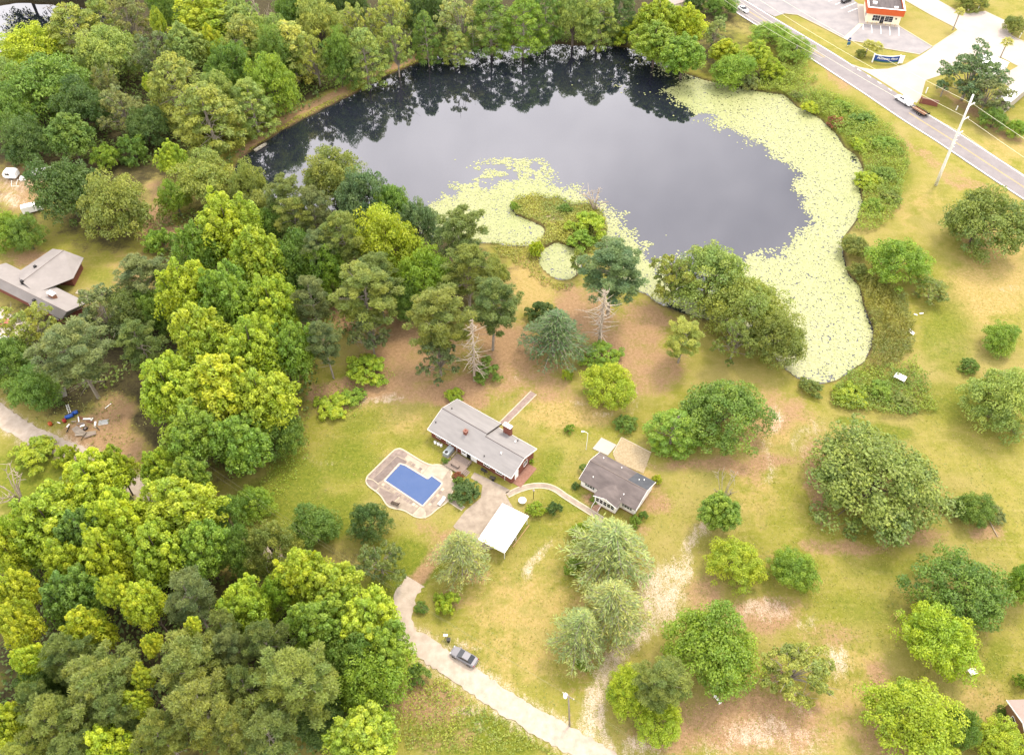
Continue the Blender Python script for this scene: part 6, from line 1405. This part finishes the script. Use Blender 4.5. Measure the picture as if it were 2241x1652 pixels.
for a in [
 ('oak',385,440,36,11,'BG','green tree beside the upper end of the brown footpath'),
 ('oak',452,408,66,14,'LO','light olive broad tree at the lower left pond corner'),
 ('oak',540,420,48,14,'OL','olive tree at the pond edge right of the broad light one'),
 ('oak',730,396,64,15,'OL','rounded olive crown rising over the near pond shore'),
 ('pine',620,440,54,20,'DO','dark pine with bare trunks at the near pond shore'),
 ('pine',678,462,44,20,'GG','grey green pine in front of the rounded olive crown'),
 ('oak',790,446,62,17,'BL','blue green crown right of the rounded olive crown'),
 ('oak',858,466,46,14,'G','green crown nearest the water left of the pads'),
 ('pine',752,520,52,20,'OL','olive pine showing its forked pale trunk'),
 ('pine',694,545,40,17,'GG','grey green pine left of the forked olive pine'),
 ('oak',640,590,56,16,'G','mid green crown right of the tall bright trees'),
 ('oak',852,548,78,18,'YG','bright green maple in the middle of the wood'),
 ('oak',930,612,56,17,'BG','green lower right part crown beside the bright maple'),
 ('oak',915,505,44,16,'BL','blue green crown behind the bright maple'),
 ('pine',1008,516,66,21,'DO','dark olive pine overlooking the lily pads'),
 ('pine',1022,592,58,19,'OL','olive pine below the dark pine near the pads'),
 ('pine',1076,668,62,19,'DO','dark olive pine left of the golden clearing'),
 ('pine',790,642,72,20,'OL','broad olive pine in the centre of the wood'),
 ('pine',680,656,46,19,'GG','grey green pine between the bright trees and the broad olive pine'),
 ('pine',955,690,72,21,'OL','rounded olive pine left of the nearer dead pine'),
 ('airy',962,785,50,11,'GG','thin grey green tree below the rounded olive pine'),
 ('pine',710,742,38,17,'GG','slender grey pine at the right rim of the bright trees'),
 ('airy',812,738,46,12,'GG','thin lower tree under the broad olive pine'),
 ('shrub',806,804,46,4,'YG','low yellow green shrub on the brown ground'),
 ('shrub',735,890,42,2.2,'YG','straggling bright weeds at the upper left of the lawn','low weeds'),
 ('shrub',778,868,26,2,'BG','small green shrub beside the straggling bright weeds'),
 ('dead',1035,772,46,17,'BR','nearer bare dead pine behind the brick house'),
 ('dead',1316,694,50,17,'BR','farther bare dead pine below the round dark pine'),
 ('shrub',1062,815,34,4,'G','green bush at the foot of the nearer dead pine'),
 ('shrub',1186,686,34,5,'DG','dark bush behind the blue green conifer'),
 ('feather',1212,738,66,13,'BL','blue green conifer between the two dead pines'),
 ('shrub',1312,775,40,3.5,'BG','bright green brush at the foot of the farther dead pine'),
 ('pine',1342,590,76,19,'BL','round dark blue green pine beside the peninsula'),
 ('shrub',1240,822,13,3.2,'YG','small bright upright shrub left of the round yellow tree'),
 ('airy',1478,612,54,14,'LO','yellowish open cypress at the near pond edge'),
 ('oak',1552,612,84,15,'PG','large pale green tree leaning over the pads'),
 ('oak',1636,676,82,14,'LO','broad light olive tree in front of the pads'),
 ('oak',1700,752,60,12,'OL','olive green tree at the lower pond corner'),
 ('airy',1610,745,50,12,'OL','olive crown low between the airy trees and the dense oak'),
 ('pine',1496,738,50,11,'LO','small yellow green pine on the brown slope'),
 ('airy',1264,575,24,8,'PG','thin pale tree beside the small lagoon'),
 ('shrub',1170,548,16,4,'Y','bright yellow shrub at the neck of the peninsula'),
 ('shrub',1288,490,42,4.5,'YG','bright willow clump at the end of the peninsula'),
 ('shrub',1270,525,34,3.5,'BG','green willow clump on the peninsula beside the lagoon'),
 ('snag',1302,438,38,6,'SG','bare pale snag standing at the tip of the peninsula'),
 ('shrub',1235,455,14,2,'G','small dark bush on the top of the peninsula'),
 ('shrub',1124,452,12,2,'BG','small green bush at the left tip of the peninsula'),
 ('oak',566,474,52,14,'OL','olive crown at the near left shore behind the topmost bright tree'),
 ('oak',612,512,52,15,'G','green crown below the dark pine of the near shore'),
 ('oak',716,604,54,15,'BG','fresh green crown left of the bright maple'),
 ('pine',826,604,50,18,'DO','dark pine just below the bright maple'),
 ('oak',884,664,46,11,'G','dark green tree between the broad and the rounded olive pine'),
 ('pine',640,486,44,19,'OL','olive pine between the dark and the grey green near shore pines'),
 ('oak',1080,610,40,10,'OL','olive tree at the left rim of the golden clearing'),
]: T(*a[:7], group=G5, fat=1.1)
G6 = 'yard trees and shrubs around the houses'
for a in [
 ('oak',1330,842,62,8.5,'YG','round yellow green tree above the white cottage'),
 ('oak',1582,905,102,12,'G','big dense dark green tree right of the cottage'),
 ('cypress',1474,938,62,9,'BG','lighter green tree leaning on the big dense tree'),
 ('shrub',1369,924,25,2.6,'G','rounded green shrub behind the cottage yard'),
 ('shrub',1245,939,13,1.6,'BG','tiny round shrub on the lawn between the houses'),
 ('shrub',1020,1078,35,2.8,'DG','large clipped round shrub beside the drive'),
 ('shrub',1172,1112,23,2.2,'YG','bright leafy shrub beside the round white table'),
 ('shrub',1214,1114,21,2.8,'DG','dark grey green shrub right of the bright leafy shrub'),
 ('shrub',1258,1063,9,1.2,'DG','tiny dark ball shrub at the cottage corner'),
 ('shrub',1284,1030,16,1.8,'G','green shrub at the left gable of the cottage'),
 ('shrub',1302,1092,12,1.6,'BG','green shrub beside the cottage porch steps'),
 ('shrub',1393,1140,17,1.8,'BG','green shrub at the near right corner of the cottage'),
 ('shrub',1408,1128,13,1.6,'G','small shrub along the right gable of the cottage'),
 ('shrub',1436,1048,12,1.6,'Y','yellow green shrub at the far right corner of the cottage'),
 ('shrub',975,1010,10,1.2,'G','little green bush beside the air conditioner'),
 ('shrub',1003,1052,16,1.4,'G','small bush at the foot of the timber deck'),
 ('shrub',1002,1043,12,1.6,'RD','red flowering bush at the end of the timber deck'),
 ('shrub',1163,1010,8,.9,'YG','small bright bush at the brick house gable door'),
 ('shrub',992,868,22,1.8,'YG','bright yellow green bush behind the brick house corner'),
 ('oak',812,1140,46,8,'DG','dark round tree just below the pool deck'),
 ('airy',832,1232,60,8,'DO','dark spreading tree below the dark round one'),
 ('oak',690,1160,54,8,'G','dark green tree at the shaded left lawn'),
 ('feather',1014,1218,64,12,'SG','feathery pale tree beside the carport'),
 ('feather',1332,1206,92,13,'SG','widest feathery pale tree in front of the cottage'),
 ('feather',1346,1336,78,14,'SG','feathery pale tree above the sandy track'),
 ('feather',1266,1390,64,12,'SG','feathery pale tree on the dry lawn left of the sandy track'),
 ('shrub',1272,1168,32,4,'YG','yellow green shrub behind the widest feathery tree'),
 ('shrub',1254,1240,26,2.6,'BG','green bush at the left foot of the widest feathery tree'),
 ('shrub',1274,1452,16,2,'BG','green bush at the foot of the lower feathery tree'),
 ('shrub',980,1320,33,3.5,'YG','conical yellow green shrub above the silver car'),
 ('shrub',922,1332,15,1.6,'G','small dark bush at the bend of the lane'),
 ('shrub',912,1474,28,2.8,'G','dark green bush at the lower side of the lane'),
]: T(*a, group=G6)
G7 = 'trees of the right hand lawn'
for a in [
 ('oak',1916,1052,152,12.5,'OK','giant spreading oak on the right hand lawn'),
 ('oak',2148,486,98,15,'OK','large dark oak beside the transmission pole'),
 ('oak',1968,574,72,10,'BG','bright green tree at the right pond bank'),
 ('oak',1868,540,36,5,'OL','olive bush tree at the right pond edge'),
 ('shrub',1880,592,26,3,'OL','small olive bush below the olive bush tree'),
 ('airy',2044,640,44,5,'OL','thin olive bush right of the bright bank tree'),
 ('oak',2186,742,46,6,'BG','small two tone green tree at the right edge'),
 ('oak',2188,876,88,12,'PG','big light green tree at the right edge'),
 ('shrub',2118,800,26,2.6,'G','low bush left of the big light green tree'),
 ('oak',2128,1118,44,6,'G','dark glossy tree right of the giant oak'),
 ('shrub',2080,1110,28,2.4,'OL','low brush between giant oak and dark glossy tree'),
 ('shrub',2176,1128,26,2.2,'BR','brownish brush right of the dark glossy tree'),
 ('tulip',1578,1118,46,9,'BG','vine covered tree with dead top beside the track'),
 ('snag',1586,1080,34,11,'BR','bare dead limbs rising from the vine covered tree'),
 ('oak',1612,1232,66,7,'YG','yellow green tree below the vine covered tree'),
 ('oak',1730,1248,56,7,'BG','round green tree right of the yellow green one'),
 ('oak',1550,1424,116,12,'BG','dense round bright green tree in the lower middle'),
 ('airy',1736,1470,84,9,'LO','olive yellow tree right of the dense round tree'),
 ('oak',1372,1512,54,8,'YG','yellow green tree at the left of the lower clump'),
 ('pine',1452,1490,70,13,'OL','grey olive pine within the lower clump'),
 ('oak',1438,1572,58,6,'YG','bright low tree at the bottom of the lower clump'),
 ('oak',2100,1300,100,11,'G','dark clumped tree behind the round yellow green tree'),
 ('oak',2044,1402,100,11,'YG','round yellow green tree at the lower right'),
 ('oak',2234,1284,42,9,'BG','green tree cut by the right edge'),
 ('oak',1996,1578,106,10,'YG','bright yellow green tree at the bottom right'),
 ('oak',2092,1588,46,8,'G','dark green tree right of the bright bottom tree'),
 ('oak',2186,1634,66,6,'YG','yellow green tree in front of the tan house'),
 ('shrub',2190,1558,14,1.6,'G','dark little bush behind the tan house gable'),
 ('shrub',2236,1492,18,3,'BG','green bush at the right edge above the tan house'),
]: T(*a, group=G7)
G8 = 'trees of the lower left wood'
for a in [
 ('tulip',205,1056,62,17,'Y','bright yellow tree at the top of the lower left wood'),
 ('tulip',255,1024,34,14,'YG','small bright top right behind the topmost yellow tree'),
 ('tulip',352,1022,34,14,'YG','bright green top beside the visible lane gap'),
 ('tulip',415,1042,44,15,'BG','green crown right of the visible lane gap'),
 ('tulip',378,1120,74,19,'YG','broad bright crown at the upper right of the lower left wood'),
 ('tulip',268,1142,62,19,'Y','yellow crown left of the broad bright crown'),
 ('tulip',98,1140,72,18,'YG','bright crown at the upper left beside the left lawn'),
 ('tulip',20,1192,46,18,'Y','yellow crown cut by the left edge, upper one'),
 ('tulip',178,1180,52,18,'G','darker green crown between the two upper yellow crowns'),
 ('tulip',232,1220,56,19,'Y','yellow crown in the upper middle of the lower left wood'),
 ('tulip',338,1212,62,19,'YG','bright crown below the broad bright crown'),
 ('tulip',440,1196,54,17,'BG','green crown at the lawn edge of the lower left wood'),
 ('tulip',158,1306,58,18,'G','feathered green crown in the left part of the lower wood'),
 ('tulip',245,1290,28,19,'Y','narrow yellow top beside the feathered green crown'),
 ('tulip',316,1308,40,19,'Y','very yellow crown in the middle of the lower left wood'),
 ('tulip',200,1378,46,17,'Y','yellow crown below the feathered green crown'),
 ('tulip',36,1288,36,18,'Y','yellow crown near the left edge, second from above'),
 ('tulip',30,1368,40,18,'Y','yellow crown near the left edge, third from above'),
 ('tulip',74,1440,34,16,'Y','yellow top beside the dark gap at the left edge'),
 ('pine',410,1304,54,19,'GG','grey green pine in the middle of the lower left wood'),
 ('tulip',416,1368,17,19,'Y','tiny yellow top below the grey green pine'),
 ('tulip',324,1414,20,18,'Y','slender yellow tree among the olive pines'),
 ('tulip',304,1486,22,17,'Y','small yellow tree left of the big olive pine, upper one'),
 ('tulip',300,1544,25,16,'Y','small yellow tree left of the big olive pine, lower one'),
 ('pine',152,1444,50,18,'DO','dark olive pine below the yellow crowns'),
 ('pine',222,1492,82,19,'OL','broad olive pine left of the small yellow trees'),
 ('pine',424,1462,78,20,'OL','broad olive pine right of the slender yellow tree'),
 ('pine',440,1550,76,20,'OL','big olive pine with ring of tufts near the bottom'),
 ('pine',112,1590,66,18,'OL','olive pine near the lower left corner'),
 ('pine',352,1608,50,17,'OL','olive pine at the bottom edge'),
 ('pine',82,1528,38,17,'DO','dark pine at the dark gap near the left edge'),
 ('tulip',228,1640,54,16,'Y','yellow tree at the bottom edge of the lower left wood'),
 ('tulip',22,1590,38,16,'YG','bright tree at the left edge near the bottom corner'),
 ('pine',60,1648,46,16,'LO','pale olive pine in the lower left corner'),
 ('tulip',526,1334,54,17,'YG','yellow green crown at the middle right of the lower wood'),
 ('oak',598,1204,52,13,'OL','light olive tree at the lawn edge of the lower wood'),
 ('tulip',668,1250,60,17,'Y','yellow tree at the top right of the lower wood'),
 ('tulip',728,1292,60,16,'YG','bright tree right of the yellow one near the lane'),
 ('tulip',800,1360,66,15,'YG','bright tree overhanging the lane fork'),
 ('tulip',848,1416,50,14,'BG','green tree touching the lane below the fork'),
 ('tulip',692,1372,58,17,'BG','green crown inside the right part of the lower wood'),
 ('oak',762,1452,64,14,'G','dark green crown behind the lane side trees'),
 ('oak',812,1494,76,12,'BG','broad green tree at the right rim of the lower wood'),
 ('pine',642,1500,88,20,'OL','largest olive pine right of centre in the lower wood'),
 ('pine',582,1404,46,19,'DO','dark pine above the largest olive pine'),
 ('pine',545,1490,44,18,'DO','dark pine left of the largest olive pine'),
 ('pine',590,1608,62,18,'DO','dark olive pine at the bottom edge below the largest pine'),
 ('oak',700,1590,50,9,'DG','dark low tree between the bottom pine and the bright bottom tree'),
 ('tulip',786,1622,74,13,'YG','bright broad tree at the bottom edge right of the wood'),
 ('pine',510,1410,46,18,'GG','grey pine between the two broad olive pines'),
 ('pine',520,1600,50,18,'OL','olive pine at the bottom edge left of the dark one'),
]: T(*a, group=G8, fat=1.16)
for a in [
 ('oak',492,1136,46,10,'G','dark green tree filling the gap between both left woods'),
 ('oak',560,1100,40,6,'BG','low green tree at the lawn edge between both left woods'),
 ('oak',520,1222,42,12,'G','green crown beside the olive tree at the lawn edge'),
 ('oak',60,1200,44,16,'BG','green crown behind the left edge yellow crowns'),
 ('tulip',135,1230,44,17,'YG','bright crown right of the left edge yellow crowns'),
 ('pine',250,1560,52,17,'DO','dark pine between the broad olive pine and the bottom edge'),
 ('oak',110,1500,46,14,'DG','dark crown between the pines near the left edge'),
 ('pine',480,1390,44,17,'DO','dark pine under the yellow green middle crown'),
 ('oak',620,1310,44,14,'BG','green crown left of the lane side bright trees'),
 ('pine',160,1650,54,16,'DO','dark pine at the bottom edge near the left corner'),
]: T(*a, group=G8, fat=1.16)
for a in [
 ('oak',480,225,50,17,'PG','light green crown between the cypress pair and the far shore trees'),
 ('airy',335,130,48,18,'GG','grey green crown in the middle of the upper left wood'),
 ('oak',180,245,50,16,'DG','dark crown below the widest dark green crown'),
 ('oak',610,140,44,18,'G','green crown left of the pale lime far shore crown'),
 ('oak',320,285,40,12,'DG','dark low crown left of the cypress pair'),
]: T(*a, group=G1, fat=1.15)
G9 = 'trees by the highway'
for a in [
 ('airy',2126,170,82,15,'BL','large open blue green pine beside the white metal shed'),
 ('airy',2160,212,66,11,'GG','lower open tree in front of the long white building'),
 ('oak',2176,262,34,6,'G','dark green bush tree on the highway verge'),
 ('oak',2226,285,26,5,'BG','green bush at the right edge of the highway verge'),
 ('oak',2222,58,30,6,'OL','olive tree at the right edge near the top'),
 ('oak',2128,2,36,6,'OL','olive tree at the top edge near the right corner'),
 ('shrub',1882,118,14,2.4,'OL','low shrub at the left of the island palmettos'),
]: T(*a, group=G9)

# palmettos: trunk and separate fan fronds
def frond_mesh():
    mb = MB(); n = 9
    mb.tube([(0,0,0),(.45,0,.22),(.85,0,.28)], [.03,.025,.02], 4)
    for i in range(n):
        a = (i/(n-1)-.5)*2.3; l = 1.15*(1-.25*abs(a)/1.2); c, s = math.cos(a), math.sin(a)
        b0 = Vector((.85,0,.28)); m_ = b0+Vector((c*l*.55,s*l*.55,.08)); e = b0+Vector((c*l,s*l,-.30)); q = Vector((-s,c,0))*.10
        mb.add([b0-q*.3,b0+q*.3,m_+q,e,m_-q], [(0,1,2,4),(4,2,3)])
    me = mesh_of(mb, 'frond', fm_); a = me.attributes.new('tint','FLOAT_COLOR','FACE')
    a.data.foreach_set('color', np.tile(np.array([.6,.55,1,1],np.float32), len(me.polygons))); return me
FR = frond_mesh()
def palmetto(px, h, sc_, lb, c=(.22,.21,.06)):
    p = P(*px); root = tag(empty('palmetto', p, RT.uniform(0,6)), lb, 'palm tree', 'palmettos by the highway')
    MB().tube([(0,0,-.2),(.05,0,h*.5),(0,0,h)], [.22,.18,.2], 8).build('trunk', M_BARKP, root)
    for i in range(22):
        o = link('frond', FR, root); el = 1.15-1.75*(i/22); o.location = (0,0,h-.05); o.rotation_euler = (0,-el*.75,i*2.4); o.scale = (sc_,)*3
        k = FK*RT.uniform(.8,1.15); o.color = (c[0]*k,c[1]*k,c[2],1)
palmetto((1893,123), 3.4, 1.25, 'left palmetto of the pair beside the blue entrance sign')
palmetto((1912,126), 3.0, 1.35, 'right palmetto of the pair beside the blue entrance sign')
palmetto((2085,66), 6.0, 1.0, 'palmetto on the mulch corner near the corner store')
palmetto((2186,134), 6.0, 1.15, 'palmetto right of the white metal shed')
palmetto((2058,212), 4.2, 1.3, 'palmetto behind the brick entrance wall')

EXW = [np.array([tuple(p.xy) for p in L]) for L in (deck_s, P2([(1030,1030),(1120,1070),(1155,1140),(1105,1215),(985,1190),(985,1150),(1040,1085)]), P2([(930,950),(1000,880),(1185,985),(1125,1085)]), P2([(1262,1050),(1320,975),(1385,975),(1500,1030),(1440,1100),(1390,1140)]), P2([(1035,1165),(1095,1100),(1165,1135),(1100,1215)]))]
EXL = [([tuple(p) for p in lane_pts[::6]], 2.6), ([P(*q).xy for q in [(1110,1084),(1160,1064),(1188,1062),(1212,1068),(1310,1132),(1330,1146)]], .9), ([P(*q).xy for q in [(884,1392),(876,1352),(884,1312),(900,1280),(922,1256)]], 2.4), ([P(*q).xy for q in [(1098,930),(1168,860)]], 1.1), ([P(*q).xy for q in [(972,1086),(1014,1114)]], .8)]
def excl(X, Y):
    k = np.zeros(X.shape, bool)
    for e in EXW: k |= inpoly(X, Y, e)
    for pl, d_ in EXL: k |= dist_polyline(X, Y, pl) < d_
    return k
# uncountable low growth: leaf sheets scattered over an area
def growth(name, polys, dens, h, colr, L, label, seed, needle=False, clump=3.0, zoff=0.0, gp=.25):
    r = np.random.RandomState(seed); pos = []
    for poly in polys:
        wp = np.array(wpoly(poly)); lo, hi = wp.min(0), wp.max(0); n = int((hi[0]-lo[0])*(hi[1]-lo[1])*dens); X = r.uniform(lo[0],hi[0],n); Y = r.uniform(lo[1],hi[1],n)
        k = ~excl(X,Y) & inpoly(X+(fnoise(X,Y,4,seed)-.5)*3, Y+(fnoise(X,Y,4,seed+9)-.5)*3, wp) & ~in_pond(X,Y); X, Y = X[k], Y[k]
        hh = h*(.25+1.1*fnoise(X,Y,clump,seed+3)**1.5*1.6); gap = fnoise(X,Y,clump*1.7,seed+6) > gp; X, Y, hh = X[gap], Y[gap], hh[gap]
        pos.append(np.stack([X,Y,hh*r.uniform(.25,1,len(X))+zoff],1))
    pos = np.concatenate(pos); n = len(pos); nz_ = r.normal(size=(n,3))*(.5 if needle else .55)+np.array([0,0,.35 if needle else 1.0]); ax = r.normal(size=(n,3))+(np.array([0,0,2.2]) if needle else 0)
    ln = L*r.uniform(.6,1.3,n); ti = np.stack([np.clip(fnoise(pos[:,0],pos[:,1],5,seed+12)*1.6-.3+r.normal(size=n)*.12,0,1), r.rand(n)],1)
    me = leaf_mesh(name, pos, nz_, ax, ln, ln*(.22 if needle else .6), ti); o = tag(link(name, me), label, 'undergrowth', kind='stuff'); o.color = (*[x*FK for x in colr], 1); return o
growth('bank_thicket', [[(1700,205),(1745,196),(1800,200),(1850,225),(1905,262),(1975,312),(1985,360),(1968,430),(1955,480),(1905,510),(1870,505),(1885,450),(1880,400),(1885,350),(1840,300),(1790,252),(1740,225)],
   [(1640,195),(1700,150),(1760,150),(1790,180),(1740,205),(1700,210)]], 26, 2.4, (.145,.18,.018), .42, 'lush green thicket covering the pond bank below the highway', 101, clump=1.7)
growth('reed_bed', [[(1868,600),(1900,610),(1985,645),(1995,700),(2000,780),(1960,800),(1880,815),(1908,770),(1912,722),(1892,670)]], 26, 1.8, (.145,.140,.026), .8, 'brown and green reeds along the right pond bank', 111, True, clump=1.6)
growth('bramble', [[(1830,838),(1880,808),(1960,800),(2005,790),(2045,905),(1960,915),(1880,905),(1812,885),(1812,850)]], 30, 2.0, (.125,.160,.016), .42, 'leafy bramble at the lower right pond corner', 121, clump=1.5)
growth('bank_grass', [[(545,330),(620,272),(700,236),(800,182),(900,136),(1000,106),(1120,96),(1120,106),(1000,118),(900,148),(800,194),(700,250),(620,290),(560,338)]], 9, .5, (.20,.20,.020), .45, 'tall yellow green grass on the far pond bank', 131)
growth('peninsula_grass', [ISLAND], 24, 1.0, (.175,.18,.030), .45, 'dry grass covering the small peninsula', 141)
growth('shore_grass', [[(1075,530),(1130,528),(1170,530),(1185,560),(1185,590),(1215,615),(1260,620),(1250,640),(1190,625),(1150,590),(1085,560)]], 12, .7, (.16,.16,.025), .45, 'rough grass along the inner pond shore', 151)
growth('roadside_weeds', [[(880,1500),(960,1480),(1010,1500),(1110,1560),(1250,1650),(1060,1652),(900,1652),(860,1600)]], 14, .8, (.15,.17,.020), .35, 'scattered weeds below the gravel lane', 161)
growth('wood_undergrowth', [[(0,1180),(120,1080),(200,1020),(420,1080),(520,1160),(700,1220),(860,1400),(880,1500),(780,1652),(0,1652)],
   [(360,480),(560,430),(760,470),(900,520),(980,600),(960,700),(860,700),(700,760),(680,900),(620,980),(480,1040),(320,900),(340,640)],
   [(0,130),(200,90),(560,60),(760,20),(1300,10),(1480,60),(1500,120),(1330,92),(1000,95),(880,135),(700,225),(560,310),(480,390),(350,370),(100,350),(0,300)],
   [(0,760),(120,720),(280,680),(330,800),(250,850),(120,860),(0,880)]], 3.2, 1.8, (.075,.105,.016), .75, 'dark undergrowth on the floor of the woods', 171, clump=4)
growth('lawn_grass', [[(560,1120),(640,980),(700,900),(800,880),(1000,880),(1200,860),(1500,1000),(1700,900),(1800,900),(1960,920),(2040,900),(2010,700),(2060,600),(2241,560),(2241,1652),(1320,1652),(1140,1545),(900,1395),(860,1300),(700,1210),(560,1180)]], 3.6, .13, (.172,.168,.030), .24, 'short rough grass tufts all over the lawns', 199, clump=2.0, gp=.30)
growth('shore_brush', [[(960,92),(1100,78),(1300,76),(1480,112),(1510,165),(1480,158),(1440,132),(1390,108),(1320,98),(1220,97),(1130,99),(1040,106),(975,120)]], 9, 3.6, (.10,.145,.018), .6, 'leafy brush lining the far pond shore', 191)
growth('lot_weeds', [[(60,900),(120,850),(260,850),(330,900),(330,990),(280,1010),(200,985)]], 2.2, .5, (.13,.13,.030), .4, 'sparse weeds around the junk heap', 193, gp=.45)
growth('house_weeds', [[(690,850),(740,835),(800,850),(800,900),(760,925),(700,915)],[(770,815),(860,800),(870,830),(780,840)],[(640,940),(680,900),(690,980),(620,1080),(570,1120),(560,1060)]], 6, .7, (.15,.19,.016), .35, 'straggling green weeds at the edge of the lawn', 181)
G10 = 'bushes on the pond bank below the highway'
for a in [
 ('shrub',1828,266,20,2.4,'RD','red leaved bush on the pond bank'),
 ('shrub',1772,238,20,2.6,'Y','yellow bush at the upper right pond edge'),
 ('shrub',1745,212,16,2.2,'BR','brown bush where the pads meet the bank'),
 ('shrub',1890,262,36,2.8,'G','wide green bush on the bank below the highway edge'),
 ('shrub',1935,318,34,2.6,'BG','green bush on the bank midway to the transmission pole'),
 ('shrub',1880,318,26,2.6,'YG','yellow green bush hanging over the pads'),
 ('shrub',1900,392,30,3.0,'YG','round yellow green bush at the rightmost pads'),
 ('shrub',1930,380,26,2.4,'G','green bush right of the round yellow green bush'),
 ('shrub',1908,450,26,2.8,'BG','leafy bush above the olive bush tree'),
 ('shrub',1845,232,26,2.4,'BG','green bush on the bank just below the highway edge line'),
 ('shrub',1950,432,28,2.0,'OL','olive bush at the edge of the mown strip'),
 ('shrub',1870,862,38,2.4,'YG','bright leafy clump at the lower right pond corner'),
 ('shrub',1925,850,34,2.2,'BG','green clump beside the white canopy'),
 ('shrub',1980,880,36,2.0,'OL','olive clump at the right end of the bramble'),
 ('shrub',1778,846,28,2.6,'OL','olive bush at the bottom tip of the pads'),
]: T(*a, group=G10)
